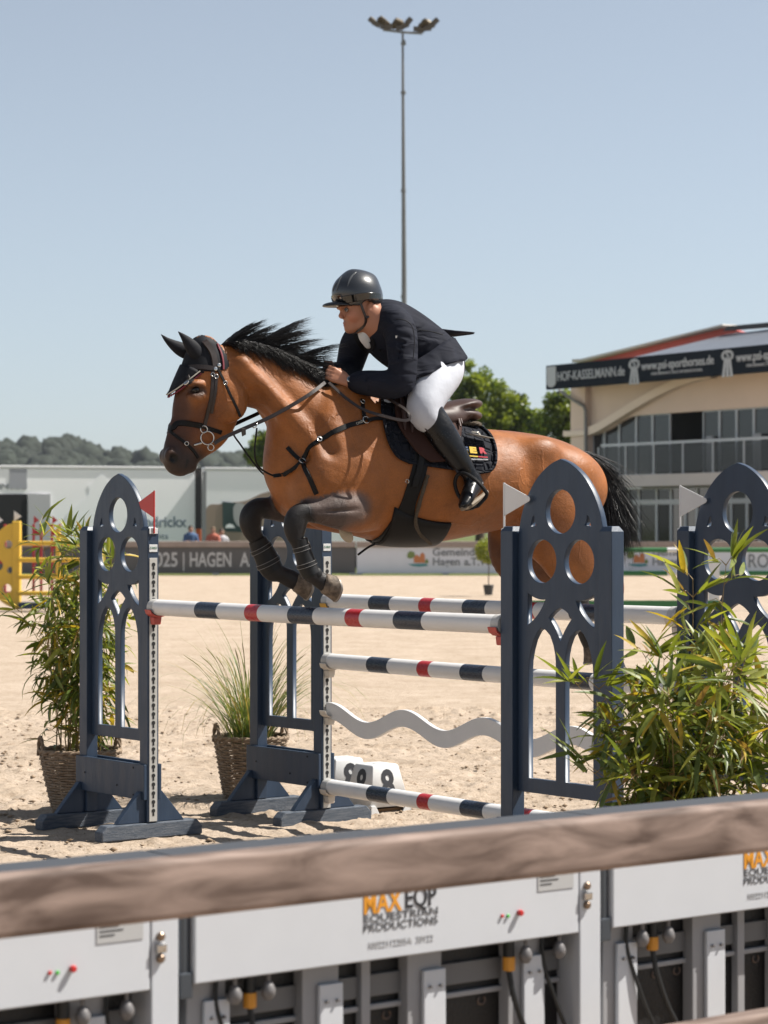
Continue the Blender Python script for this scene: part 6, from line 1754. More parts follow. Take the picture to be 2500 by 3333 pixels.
def led_board(label, off):
    t = thing('led_board', label, 'LED board', LQ + RE * off, RRZ, 'LED advertising boards seen from behind')
    def B(name, m, *bxs, bev=.003, par=None):
        b = MB()
        for q in bxs: b.bx(*q)
        return b.build(name, m, par or t, bevel=bev)
    cab = B('control_box', LWH, (qbl, qbr, 0, .09, ZB, ZT), bev=.004)
    B('top_cap', mat('led_top_cap', (.055, .06, .07), .6), (q0, qe, -.004, .17, ZT, ZT + .008))
    B('module', LBK, (q0 + .01, qe - .01, .10, .16, .06, ZT - .01))
    B('end_column', LWH, (qbr + .004, qe, .0, .10, .03, ZT))
    b = MB(); b.tube([(q0 + .021, .03, ZB - .015), (q0 + .021, .03, ZT)], .020, 16); b.build('hinge_tube', LGR, t, smooth=True)
    B('hinge_bracket', LGR, (q0 + .002, q0 + .04, .005, .05, ZB - .035, ZB + .03))
    for x in (695, 1070, 1410, 1736):
        a = lq(x)[0]; w = .072
        p = B('upright', LMG, (a - .045, a + w, .055, .098, .03, ZB + .01))
        B('cover_plate', LWH, (a, a + w + .004, .040, .054, .03, ZB - .055), par=p)
        for s in (.02, .055):
            c = MB(); c.lathe([(.0045, 0), (.0045, .008)], (a + s, .039, ZB - .10), 10, Matrix.Rotation(math.pi / 2, 3, 'X')); c.build('bolt', KNOB, p, smooth=True)
    a = lq(1228)[0]; B('centre_strut', LMG, (a, a + .030, .07, .098, .03, ZB + .01))
    B('cross_bar', LXB, (qbl, qbr, .085, .099, ZB - .115, ZB - .055)); B('cross_bar', LMG, (qbl, qbr, .082, .099, ZB - .150, ZB - .135))
    for x in (735, 845, 1690, 1800):
        a = lq(x)[0]
        if x in (845, 1690):
            b = MB(); b.tube([(a, .045, ZB + .002), (a, .045, ZB - .05)], .016, 12); pl = b.build('plug', CBL, t, smooth=True)
            b = MB(); b.tube([(a, .045, ZB - .048), (a, .045, ZB - .088)], .0185, 8); b.build('plug_ring', AMB, pl, smooth=False, bevel=.003)
            P = crom([(a, .045, ZB - .085), (a + .01, .035, ZB - .16), (a + .045, .03, ZB - .25), (a + .11, .03, ZB - .36), (a + .2, .03, .06)], 24)
            b = MB(); b.tube([Vector(p) for p in P], .008, 8); b.build('cable', CBL, pl, smooth=True)
        k = a + .042; b = MB(); b.lathe([(.006, .03), (.006, .012), (.012, .008), (.019, -.01), (.019, -.022), (.010, -.036)], (k, .022, ZB - .032), 14); b.build('ball_knob', KNOB, t, smooth=True)
        if x in (735, 1800):
            P = crom([(a, .045, ZB + .0), (a + .0, .04, ZB - .08), (a + .05, .03, ZB - .22), (a + .12, .03, ZB - .38), (a + .1, .03, .05)], 24)
            b = MB(); b.tube([Vector(p) for p in P], .006, 8); b.build('cable', CBL, t, smooth=True)
    for x in (1000, 1330, 1640, 910):
        a = lq(x)[0]; b = MB(); b.tube([(a + .013 * math.cos(v), .098, ZB - .172 + .011 * math.sin(v)) for v in np.linspace(2.2, 7.2, 12)], .003, 6); b.build('clip', mat('clip_bronze', (.16, .12, .10), .5, metal=.5), t, smooth=True)
        for z in (.30, .22, .14):
            b = MB(); b.lathe([(.004, 0), (.004, .003)], (a + .05, .099, z), 8, Matrix.Rotation(math.pi / 2, 3, 'X')); b.build('screw', KNOB, t)
    # latch on the end column
    a = lq(1908)[0]; z = lq(1908, 2915)[1]
    B('latch', CHROME, (a - .014, a + .014, -.014, -.001, z - .012, z + .012), bev=.004)
    for dz in (.028, -.026):
        c = MB(); c.lathe([(.011, 0), (.011, .008), (.006, .012)], (a, -.001, z + dz), 14, Matrix.Rotation(math.pi / 2, 3, 'X')); c.build('latch_stud', mat('latch_bronze', (.30, .22, .16), .3, metal=.8), t, smooth=True)
    # print on the box
    def T(txt, px0, px1, py, size, m, par=cab, off_=0.0, name='lettering'):
        a0, z_ = lq(px0, py); a1, _ = lq(px1, py); me = text_mesh(txt, size, .001, off_, 'LEFT'); w = max(v.co.x for v in me.vertices); k = (a1 - a0) / w
        me.transform(Matrix.Translation((a0, -.0015, z_)) @ Matrix(((k, 0, 0, 0), (0, 0, -1, 0), (0, 1, 0, 0), (0, 0, 0, 1)))); link(name, me, par, m)
    T('MAX', 1181, 1308, 2947, .076, ORA, off_=.002); T('EQP', 1316, 1420, 2928, .076, DARKINK, off_=.001)
    T('EQUESTRIAN', 1181, 1424, 2993, .029, INK2); T('PRODUCTIONS', 1181, 1424, 3024, .029, INK2)
    T('10022112205A  30122', 1196, 1410, 3079, .024, INK3)
    a0 = lq(1750)[0]; a1 = lq(1866)[0]; z0 = lq(1800, 2890)[1]
    lb = B('sticker', LAB, (a0, a1, -.002, -.0005, z0 - .005, z0 + .055), bev=0)
    for i in range(4):
        B('print_line', INK2, (a0 + .008, a0 + .05 + .012 * (i % 3), -.003, -.0022, z0 + .044 - i * .011, z0 + .048 - i * .011), bev=0, par=lb)
    for x, y, m, r in ((1633, 2981, LEDR, .0055), (1652, 2981, LEDG, .0055), (1688, 2970, LEDR, .009)):
        a, z = lq(x, y); c = MB(); L = .006 if r < .008 else .016
        c.lathe([(r * .8, 0), (r, L * .7), (r * .7, L)], (a, 0, z), 12, Matrix.Rotation(math.pi / 2, 3, 'X')); c.build('indicator' if r < .008 else 'red_switch', m, t, smooth=True)
led_board('white backed LED board in the foreground middle with orange and black lettering', 0)
led_board('white backed LED board at the lower left corner', -PITCHQ)
led_board('white backed LED board at the lower right', PITCHQ)
# ================================================================== arena boundary
FY = 90.0
def fx(px): return (px - CXP) / FPX * FY
BD = mat('banner_grey', (.115, .112, .115), .6, var=.08, vscale=.6); BW = mat('banner_white', (.62, .64, .70), .6, var=.04, vscale=.8); LEDGE = mat('ledge_wood', (.36, .29, .25), .7, var=.15, vscale=3)
LETW = mat('letter_white', (.62, .62, .63), .6); LETG = mat('letter_grey', (.22, .24, .26), .6)
def banner(label, x0, x1, m, y=FY):
    t = thing('banner', label, 'banner', (fx((x0 + x1) / 2), y, 0), 0, 'advertising banners along the arena edge')
    b = MB(); w = fx(x1) - fx(x0); b.bx(-w / 2, w / 2, 0, .05, .04, 1.02); b.build('sheet', m, t, bevel=.01)
    b = MB(); b.bx(-w / 2 - .01, w / 2 + .01, -.12, .22, 1.02, 1.24); b.build('ledge', LEDGE, t, bevel=.02)
    n = max(2, int(w / 2.4))
    for i in range(n + 1):
        b = MB(); xx = -w / 2 + .1 + (w - .2) * i / n; b.bx(xx - .06, xx + .06, .055, .2, 0, 1.02); b.build('post', LEDGE, t)
        b = MB(); b.bx(xx - .12, xx + .12, -.16, .1, 0, .06); b.build('foot_block', mat('foot_block', (.5, .5, .5), .7), t, bevel=.01)
    return t
def on_banner(t, txt, px0, px1, py, size, m, off=0.0, thin=1.0):
    z = CAM_H - (py - 1715) / (FPX / FY); x0, x1 = fx(px0), fx(px1); me = text_mesh(txt, size, .01, off, 'LEFT'); w = max(v.co.x for v in me.vertices); k = (x1 - x0) / w
    me.transform(Matrix.Translation((x0, FY - .012, z)) @ Matrix(((k, 0, 0, 0), (0, 0, -1, 0), (0, 1, 0, 0), (0, 0, 0, 1)))); link('lettering', me, t, m, world=True)
b1 = banner('dark grey arena banner with white HAGEN lettering', -420, 1157, BD)
on_banner(b1, '2025', 480, 578, 1824, .74, LETW, .012); on_banner(b1, '|', 592, 600, 1824, .74, LETW, .004); on_banner(b1, 'HAGEN', 616, 753, 1824, .74, LETW, .012); on_banner(b1, 'A.T.W.', 782, 910, 1824, .74, LETW, .012)
b2 = banner('white arena banner with Gemeinde lettering under the horse belly', 1161, 1740, BW)
b3 = banner('white arena banner behind the green and white poles', 1744, 3000, BW)
OR_ = mat('logo_orange', (.60, .22, .08), .6); TEAL = mat('logo_teal', (.08, .30, .32), .6); LGN = mat('logo_green', (.20, .27, .08), .6)
for t, x in ((b2, 1325), (b3, 2040)):
    on_banner(t, 'Gemeinde', x + 82, x + 238, 1798, .40, LETG, .008); on_banner(t, 'Hagen', x + 82, x + 172, 1829, .40, LETG, .008); on_banner(t, 'a.T.W.', x + 186, x + 278, 1829, .40, LETG, .008)
    z = lambda py: CAM_H - (py - 1715) / (FPX / FY)
    def blob(pts, m):
        b = MB(); b.prism([(fx(p[0] + x), z(p[1])) for p in pts], (0, FY - .012, 0), (1, 0, 0), (0, 0, 1), (0, .01, 0)); b.build('logo_shape', m, t, world=True)
    blob([(0, 1812), (2, 1800), (12, 1793), (24, 1798), (26, 1810), (16, 1818), (6, 1818)], LGN); blob([(22, 1832), (22, 1814), (32, 1804), (42, 1814), (42, 1832)], OR_); blob([(42, 1832), (42, 1806), (50, 1798), (58, 1806), (58, 1832)], OR_); blob([(2, 1836), (60, 1834), (70, 1842), (40, 1845), (20, 1843)], TEAL); blob([(58, 1826), (64, 1818), (70, 1826), (68, 1834), (60, 1834)], LGN)
on_banner(b3, 'RO', 2433, 2502, 1828, .72, LETG, .006)
# ================================================================== horse trucks
TRW = mat('truck_side', (.96, .96, .97), .4, var=.03, vscale=.5); TRR = mat('truck_roof_edge', (.8, .8, .8), .4); TRD = mat('truck_inside', (.015, .015, .017), .8); TRG = mat('truck_graphic_white', (.93, .94, .95), .4); TRB = mat('truck_blue_print', (.20, .26, .33), .5)
def truck_side(name, label, A, B, ztop, zb=.9):
    """side wall from A to B (x,y); the body goes 2.5 m back"""
    A = Vector((*A, 0)); B = Vector((*B, 0)); e = (B - A).normalized(); L = (B - A).length
    t = thing(name, label, 'truck', (A + B) / 2, math.atan2(e.y, e.x), 'horse trucks behind the arena')
    b = MB(); b.bx(-L / 2, L / 2, 0, 2.5, zb, ztop - .12); b.build('body', TRW, t, bevel=.03)
    b = MB(); b.bx(-L / 2 - .02, L / 2 + .02, -.04, 2.54, ztop - .12, ztop); b.build('roof_edge', TRR, t, bevel=.03)
    b = MB(); b.bx(-L / 2, L / 2, .15, 2.3, .45, zb); b.build('chassis', TRD, t)
    for x in (-L * .36, -L * .26, L * .3):
        for y in (.25, 2.25):
            b = MB(); b.lathe([(.2, -.13), (.48, -.13), (.5, -.1), (.5, .1), (.48, .13), (.2, .13)], (x, y, .5), 20, Matrix.Rotation(math.pi / 2, 3, 'X')); w = b.build('wheel', TRD, t, smooth=True)
    def hitx(px, py):
        p = on_plane(px, py, A, (-e.y, e.x, 0)) - (A + B) / 2; return p.dot(e), p.z
    return t, hitx
def tprint(t, hx, txt, px0, px1, py, size, m, off=0.0):
    x0, z0 = hx(px0, py); x1, _ = hx(px1, py); me = text_mesh(txt, size, .01, off, 'LEFT'); w = max(v.co.x for v in me.vertices); k = (x1 - x0) / w
    me.transform(Matrix.Translation((x0, -.012, z0)) @ Matrix(((k, 0, 0, 0), (0, 0, -1, 0), (0, 1, 0, 0), (0, 0, 0, 1)))); link('lettering', me, t, m)
def tshape(t, hx, name, pts, m, depth=.012, n=0):
    P = [hx(*p) for p in pts]
    if n: P = [tuple(p) for p in crom(P + [P[0]], n)][:-1]
    me = curve_mesh(name, [P], depth); me.transform(Matrix.Translation((0, -.004 - depth / 2, 0)) @ XZ); return link(name, me, t, m)
c9 = lambda x, y: (x / 1.659, 1400 + y / 1.659)
T1, h1 = truck_side('horse_truck', 'grey horse truck with white horse print and open dark door', (-18.6, 96.0), (-7.72, 99.6), 4.25)
tshape(T1, h1, 'door_opening', [c9(-120, 345), c9(148, 345), c9(148, 600), c9(-120, 600)], TRD)
b = tshape(T1, h1, 'side_door', [c9(152, 343), c9(272, 345), c9(272, 600), c9(152, 600)], mat('truck_door', (.56, .56, .58), .4), .05)
tprint(T1, h1, 'JUMP4YOU', c9(-80, 0)[0], c9(146, 0)[0], c9(0, 306)[1], .30, LETG, .01); tprint(T1, h1, 'Hendrickx', c9(690, 0)[0], c9(1008, 0)[0], c9(0, 498)[1], .62, TRB, .01); tprint(T1, h1, 'events', c9(765, 0)[0], c9(908, 0)[0], c9(0, 574)[1], .34, TRB)
tshape(T1, h1, 'horse_print', [c9(*p) for p in ((345, 600), (350, 500), (372, 440), (420, 400), (455, 370), (482, 335), (475, 300), (500, 285), (530, 250), (560, 238), (570, 262), (605, 290), (620, 340), (610, 400), (600, 470), (590, 600))], TRG, .012, 60)
tshape(T1, h1, 'logo', [c9(205, 415), c9(215, 395), c9(235, 405), c9(250, 420), c9(225, 428)], LGN, .012)
b = MB(); x, z_ = h1(*c9(98, 200)); b.bx(x - .35, x + .35, -.02, -.004, 3.3, 4.1); b.build('upper_panel', mat('truck_panel_grey', (.42, .43, .47), .45), T1)  # plain grey panel on the truck side, below the roof edge
T2, h2 = truck_side('horse_truck', 'grey horse truck with printed horse behind the two leaning people', (-7.35, 99.2), (1.2, 101.4), 4.22)
tshape(T2, h2, 'horse_print', [c9(*p) for p in ((1112, 600), (1108, 500), (1112, 430), (1135, 402), (1180, 400), (1230, 392), (1330, 380), (1420, 340), (1520, 330), (1560, 420), (1540, 600))], mat('print_tan', (.40, .30, .23), .5), .012, 50)
tshape(T2, h2, 'rug_print', [c9(*p) for p in ((1200, 385), (1290, 395), (1320, 400), (1318, 552), (1220, 548), (1202, 520))], mat('print_green', (.035, .075, .070), .5), .03)
tshape(T2, h2, 'rug_badge', [c9(*p) for p in ((1215, 528), (1222, 512), (1240, 505), (1258, 512), (1268, 528))], TRG, .045)
tshape(T2, h2, 'print_mane', [c9(*p) for p in ((1258, 420), (1275, 395), (1310, 398), (1330, 430), (1325, 500), (1290, 520), (1262, 480))], mat('print_grey', (.5, .5, .5), .5), .05, 30)
b = MB(); x, z_ = h2(*c9(1100, 400)); b.bx(x - .05, x + .1, -.03, -.004, 1, 4.05); b.build('corner_post', mat('truck_post', (.3, .3, .31), .5), T2)
g_ = thing('gantry_post', 'dark post with orange foot in the gap between the trucks', 'post', (fx(646) * 95.5 / 90, 95.5, 0)); b = MB(); b.bx(-.13, .13, -.1, .1, 1.7, 4.1); b.build('shaft', mat('post_black', (.02, .02, .022), .6), g_, bevel=.01); b = MB(); b.bx(-.10, .10, -.11, .11, 0, 1.7); b.build('foot', mat('post_orange', (.6, .12, .03), .5), g_, bevel=.01)
# ================================================================== background people
def far_person(label, px, py_head, y, top, skin, pants, pose, rz=0.0, base=None):
    """simple standing figure, one body surface, with clothing as children"""
    s = FPX / y; x = (px - CXP) / FPX * y; zh = CAM_H - (py_head - 1715) / s; k = zh / 1.62 if base is None else 1.03
    t = thing('person', label, 'person', base or (x, y, 0), rz)
    f = Field((-.75, -.6, -.02), (.75, .6, 1.85), .024)
    f.ell((0, 0, 1.62), (.088, .10, .125), .02); f.cap((0, 0, 1.42), (0, 0, 1.53), .06, .055, .03); f.tube([(0, 0, .92, .11, .16), (0, 0, 1.15, .10, .15), (0, 0, 1.36, .11, .19)], .05, side=(1, 0, 0))
    for q in (-1, 1):
        f.chain([(q * .09, 0, .92, .085), (q * .10, .0, .5, .06), (q * .10, .02, .10, .045)], .03); f.cap((q * .10, .02, .05), (q * .11, -.14, .04), .042, .035, .02)
        arm = [(q * .19, 0, 1.38, .055), (q * .25, -.05, 1.12, .045), (q * (.16 if pose == 'lean' else .27), -.30 if pose == 'lean' else -.12, 1.17 if pose == 'lean' else .92, .036)]
        f.chain(arm, .03); f.ell((arm[2][0] * .8, arm[2][1] - .06, arm[2][2]), (.05, .06, .03), .02)
    V, F = f.mesh(1); me = mesh_np('body', V * k, F); link('body', me, t, mat('far_skin', (.42, .24, .17), .6))
    f = Field((-.5, -.4, .85), (.5, .4, 1.55), .024); f.tube([(0, 0, .95, .125, .175), (0, 0, 1.15, .115, .165), (0, 0, 1.37, .12, .20)], .05, side=(1, 0, 0))
    for q in (-1, 1): f.cap((q * .19, 0, 1.38), (q * .25, -.05, 1.14), .07, .06, .03)
    V, F = f.mesh(1); link('shirt', mesh_np('shirt', V * k, F), t, mat('shirt_' + str(round(top[0], 3)), top, .8))
    f = Field((-.3, -.3, .06), (.3, .3, 1.0), .024); 
    for q in (-1, 1): f.chain([(q * .085, 0, .93, .10), (q * .10, .0, .5, .075), (q * .10, .02, .12, .06)], .04)
    V, F = f.mesh(1); link('trousers', mesh_np('trousers', V * k, F), t, mat('trousers_' + str(round(pants[0], 3)), pants, .8))
    f = Field((-.16, -.16, 1.55), (.16, .16, 1.8), .02); f.ell((0, .012, 1.655), (.098, .105, .105), .01); f.ell((0, -.1, 1.58), (.09, .08, .10), .01, cut=True)
    V, F = f.mesh(1); link('hair', mesh_np('hair', V * k, F), t, mat('far_hair_' + str(skin), (.04, .028, .02) if skin else (.16, .10, .05), .7))
far_person('person in a blue shirt leaning on the arena ledge', 621, 1722, 90.75, (.06, .12, .24), 1, (.05, .05, .07), 'lean', .25)
far_person('person in a salmon pink top leaning on the arena ledge', 694, 1726, 90.85, (.55, .16, .10), 0, (.08, .08, .1), 'lean', -.2)
far_person('person in pale clothes beside the one in salmon pink', 722, 1732, 91.0, (.6, .58, .6), 1, (.1, .1, .12), 'lean', .3)
far_person('person in a dark blue shirt standing inside the truck door', 22, 1640, 97.6, (.02, .035, .08), 1, (.03, .03, .04), 'stand')
# ================================================================== wooded hills
HILL = mat('hill_canopy', (.017, .026, .014), .9, var=.35, vscale=.06, bump=.0)
def hills():
    rng = np.random.RandomState(3)
    prof = [(-500, 1500), (-150, 1462), (0, 1444), (60, 1438), (120, 1428), (230, 1424), (255, 1433), (320, 1446), (350, 1440), (392, 1452), (446, 1460), (518, 1478), (600, 1484), (680, 1476), (780, 1472), (850, 1470), (930, 1476), (1100, 1490), (1500, 1520), (3000, 1560)]
    px = np.array([p[0] for p in prof]); py = np.array([p[1] for p in prof]); Y = 950.0; s = FPX / Y
    # terrain ridge
    xs = np.linspace(-260, 260, 80); top = CAM_H + (1715 - np.interp(xs * s + CXP, px, py)) / s - 7
    V = []; 
    for j, (dy, hf) in enumerate(((-260, 0), (-150, .35), (-60, .8), (0, 1), (120, .9), (300, 0))):
        for x, z in zip(xs, top): V.append((x, Y + dy, max(-1, z * hf)))
    idx = np.arange(6 * 80).reshape(6, 80); F = np.stack([idx[:-1, :-1], idx[:-1, 1:], idx[1:, 1:], idx[1:, :-1]], -1).reshape(-1, 4)
    hl_ = link('hills', mesh_np('hills', V, F), None, HILL); tag(hl_, kind='structure')
    bm = bmesh.new(); bmesh.ops.create_icosphere(bm, subdivisions=3, radius=1.0); bv = np.array([tuple(v.co) for v in bm.verts]); bf = np.array([[v.index for v in f.verts] for f in bm.faces]); bm.free()
    VV = []; FF = []; n = 0
    for k in range(620):
        x = rng.uniform(-165, 60); t = rng.rand() ** .8; dy = -150 * (1 - t); hf = np.interp(dy, [-260, -150, -60, 0], [0, .35, .8, 1]); z = (CAM_H + (1715 - np.interp(x * s + CXP, px, py)) / s - 7) * hf
        r = rng.uniform(3.2, 6.0); sc = np.array([r, r, r * rng.uniform(.9, 1.3)]); v = bv.copy(); q = v * 3.3 + rng.rand(3) * 50
        nz = np.sin(q[:, 0] * 1.7 + np.sin(q[:, 1] * 2.1)) * np.sin(q[:, 1] * 1.9 + q[:, 2]) + .5 * np.sin(q[:, 2] * 4.3 + q[:, 0] * 3.1) + .5 * rng.randn(len(v))
        VV.append(v * (1 + .12 * nz)[:, None] * sc + np.array([x, Y + dy, z + r * .35])); FF.append(bf + n); n += len(v)
    o = link('hill_forest', mesh_np('hill_forest', np.concatenate(VV), np.concatenate(FF), smooth=False), None, HILL); tag(o, 'dark wooded ridge in the hazy distance', 'forest', kind='stuff')
hills()
# ================================================================== trees
LEAF_T = [leaf_material('tree_leaf', (.105, .16, .026), .32), leaf_material('tree_leaf_light', (.20, .25, .04), .36), leaf_material('tree_leaf_dark', (.032, .058, .015), .2)]
BARK = mat('bark', (.09, .065, .045), .9, var=.3, vscale=3, bump=.5, bscale=8)
def tree(label, x, y, blobs, trunk_h, seed, n=9000, ls=(.09, .20)):
    """blobs: (dx, z, rx, rz) crown clumps"""
    rng = np.random.RandomState(seed); t = thing('tree', label, 'tree', (x, y, 0), 0, 'trees behind the arena')
    b = MB(); b.tube([(0, 0, 0), (.05, 0, trunk_h * .5), (0, .05, trunk_h)], [.28, .22, .16], 10)
    for dx, z, rx, rz in blobs:
        b.tube([(0, 0, trunk_h * .7), (dx * .5, 0, (trunk_h * .7 + z) / 2), (dx, 0, z)], [.14, .09, .03], 6)
    b.build('trunk', BARK, t, smooth=True)
    # sub-clumps inside each blob
    cl = []
    for dx, z, rx, rz in blobs:
        for k in range(int(14 * rx * rz / 1.5) + 6):
            d = rng.randn(3); d /= np.linalg.norm(d); r = rng.rand() ** .4; cl.append((dx + d[0] * rx * r, d[1] * rx * r * .9, z + d[2] * rz * r, rng.uniform(.28, .62)))
    cl = np.array(cl); w = cl[:, 3] ** 2; w /= w.sum(); ci = rng.choice(len(cl), n, p=w); d = rng.randn(n, 3); d /= np.linalg.norm(d, axis=1, keepdims=True); rr = rng.rand(n, 1) ** .45
    P = cl[ci, :3] + d * rr * cl[ci, 3:4] * np.array([1, 1, .8]); s = rng.uniform(ls[0], ls[1], n)[:, None]; a = rng.randn(n, 3); a /= np.linalg.norm(a, axis=1, keepdims=True); b_ = np.cross(a, rng.randn(n, 3)); b_ /= np.linalg.norm(b_, axis=1, keepdims=True)
    V = np.stack([P - a * s * .7, P + b_ * s * .42, P + a * s * .7, P - b_ * s * .42], 1).reshape(-1, 3); F = np.arange(4 * n).reshape(-1, 4); me = mesh_np('crown', V, F, smooth=False)
    shade = rng.rand(len(cl)); mi = np.where(rng.rand(n) < .3, 1, np.where(shade[ci] > .55, 1, np.where(shade[ci] < .25, 2, 0))).astype(np.int32); me.polygons.foreach_set('material_index', mi)
    link('crown', me, t, LEAF_T, kind='stuff')
def tr_at(px, y): return (px - CXP) / FPX * y
def zz(py, y): return CAM_H - (py - 1715) / (FPX / y)
def tree_px(label, cx, y, blobs, seed, n=9000):
    s = FPX / y; tree(label, tr_at(cx, y), y, [((bx - cx) / s, zz(by, y), rx / s, rz / s) for bx, by, rx, rz in blobs], max(2, zz(max(b[1] for b in blobs), y) * .8), seed, n)
tree_px('broad green tree behind the saddle and the rider', 1560, 122, [(1548, 1232, 62, 60), (1500, 1290, 60, 60), (1600, 1290, 60, 70), (1560, 1350, 110, 70), (1650, 1370, 60, 70), (1490, 1400, 70, 70), (1600, 1430, 110, 70), (1700, 1440, 60, 50), (1550, 1500, 130, 70), (1715, 1370, 50, 55), (1680, 1320, 45, 45)], 2, 22000)
tree_px('dark green tree half hidden by the corner of the building', 1850, 118, [(1860, 1300, 42, 45), (1840, 1360, 50, 50), (1880, 1400, 60, 70), (1765, 1375, 48, 45), (1800, 1320, 34, 34), (1800, 1440, 70, 60), (1870, 1480, 80, 60)], 3, 9000)
tree_px('small green tree behind the horse neck', 900, 128, [(905, 1410, 32, 30), (860, 1448, 40, 36), (840, 1490, 30, 28), (930, 1480, 50, 50), (860, 1500, 34, 28), (900, 1530, 70, 40)], 4, 9000)
tree_px('green tree seen behind the ground floor glass of the building', 2110, 119, [(2110, 1660, 26, 40), (2100, 1720, 30, 40)], 6, 3000)
# ================================================================== floodlight mast
MASTM = mat('mast_steel', (.22, .22, .21), .5, metal=.5, var=.15, vscale=.8); LAMPM = mat('lamp_housing', (.11, .085, .05), .5, metal=.4); LAMPG = mat('lamp_glass', (.06, .06, .055), .25)
MY = 110.0; ms = FPX / MY
mx = (1311 - CXP) / ms; mast = thing('floodlight_mast', 'tall steel floodlight mast rising behind the rider', 'floodlight', (mx, MY, 0))
zt = zz(104, MY)
b = MB(); b.tube([(.07, 0, 0), (.06, 0, zz(900, MY)), (0, 0, zt)], [.16, .115, .05], 14); b.build('pole', MASTM, mast, smooth=True)
for py in (965, 620, 300, 140): b = MB(); b.lathe([(.12, -.06), (.12, .06)], (.03, 0, zz(py, MY)), 12); b.build('flange', MASTM, mast)
b = MB(); b.tube([((1246 - 1311) / ms, 0, zz(95, MY)), (0, 0, zz(103, MY)), ((1375 - 1311) / ms, 0, zz(107, MY))], .055, 8); b.build('cross_arm', MASTM, mast, smooth=True)
b = MB(); b.box((.07, -.05, zz(135, MY)), (.1, .1, .18)); b.build('junction_box', MASTM, mast)
def lamp(px, py, ry, rx, w=.34, h=.23):
    R = Matrix.Rotation(ry, 3, 'Y') @ Matrix.Rotation(rx, 3, 'X'); c = Vector(((px - 1311) / ms, 0, zz(py, MY)))
    b = MB(); V = []
    for y, k in ((-.10, 1.0), (.02, .95), (.16, .55)): V += [R @ Vector((sx * w / 2 * k, y, sz * h / 2 * k)) + c for sx, sz in ((-1, -1), (1, -1), (1, 1), (-1, 1))]
    b.add(V, [(i * 4 + k, i * 4 + (k + 1) % 4, i * 4 + 4 + (k + 1) % 4, i * 4 + 4 + k) for i in range(2) for k in range(4)] + [(8, 9, 10, 11)]); o = b.build('lamp', LAMPM, mast, bevel=.01)
    b = MB(); b.add([v + R @ Vector((0, .004, 0)) for v in V[:4]], [(0, 1, 2, 3)]); b.build('glass', LAMPG, o)
for px, py, ry, rx in ((1212, 64, .7, .5), (1226, 76, .5, .3), (1240, 62, -.6, 2.6), (1249, 69, -.6, 2.5), (1258, 77, -.6, 2.5), (1264, 85, -.2, .4), (1248, 84, 0, .2), (1285, 80, -.5, 2.6), (1293, 68, .5, 2.5), (1302, 72, .5, 2.5), (1300, 88, 0, .3), (1318, 80, -.4, .5), (1330, 66, -.9, .5), (1358, 92, 0, .2), (1370, 94, .2, .4), (1374, 80, -.6, 2.7), (1384, 70, -.6, 2.5), (1393, 74, .6, 2.4), (1402, 82, -.4, .4), (1416, 68, -.8, .4), (1392, 90, -.1, .3)):
    lamp(px, py, ry, rx)
# ================================================================== club building at the right
EB = Vector((.524, -.852, 0)).normalized(); NBD = Vector((-.852, -.524, 0)).normalized()
C0 = at(1876, 1500, 105.0); C0.z = 0
bld = thing('club_building', 'peach coloured club building with arched front and dark sign band', 'building', C0, math.atan2(EB.y, EB.x))
c1b = lambda x, y: (1700 + x / 2.074, 1000 + y / 2.074)
def bq(x, y, off=0.0):
    """point of the facade plane moved outwards by off, in building coordinates (q along, z)"""
    p = on_plane(*c1b(x, y), C0 + NBD * off, NBD) - C0; return p.dot(EB), p.z
def bpoly(name, pts, off, thick, m, par=None, n=0):
    P = [bq(*p, off) for p in pts]
    if n: P = [tuple(p) for p in crom(P, n)]
    me = curve_mesh(name, [P], thick); me.transform(Matrix.Translation((0, -off + thick / 2, 0)) @ XZ); return link(name, me, par or bld, m)
def bbox(name, x0, y0, x1, y1, off, thick, m, par=None, ext=0.0):
    """upright box traced by two corners (its edges level and plumb)"""
    q0_, z0_ = bq(x0, y0, off); q1_, z1_ = bq(x1, y1, off); b = MB(); b.bx(q0_, q1_ + ext, -off, -off + thick, min(z0_, z1_), max(z0_, z1_)); return b.build(name, m, par or bld, bevel=.0)
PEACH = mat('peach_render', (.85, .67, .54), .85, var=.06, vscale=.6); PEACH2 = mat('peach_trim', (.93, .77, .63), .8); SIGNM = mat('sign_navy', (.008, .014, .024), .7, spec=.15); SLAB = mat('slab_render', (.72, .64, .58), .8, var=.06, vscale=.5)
GLASS = mat('window_glass', (.02, .024, .026), .06, spec=.6); FRAME = mat('window_frame', (.50, .51, .53), .4, metal=.3); INNER = mat('dark_interior', (.02, .018, .016), .9); CURT = mat('curtain', (.55, .55, .55), .8); ROOFR = mat('red_roof', (.60, .11, .09), .6, var=.15, vscale=1.2); ROOFG = mat('grey_metal_roof', (.30, .32, .36), .35, metal=.4, var=.1, vscale=.6, stretch=(6, 1, 1))
QE = 15.5      # the part of the front beyond the frame goes on to here
zr = lambda y, x=700: bq(x, y)[1]
z_rail = bq(540, 945)[1]; z_s1 = bq(690, 1140)[1]; z_s0 = bq(690, 1220)[1]; z_wall = bq(530, 850)[1]; z_sign = bq(165, 480)[1]
zt_ = bq(370, 470)[1] + .35
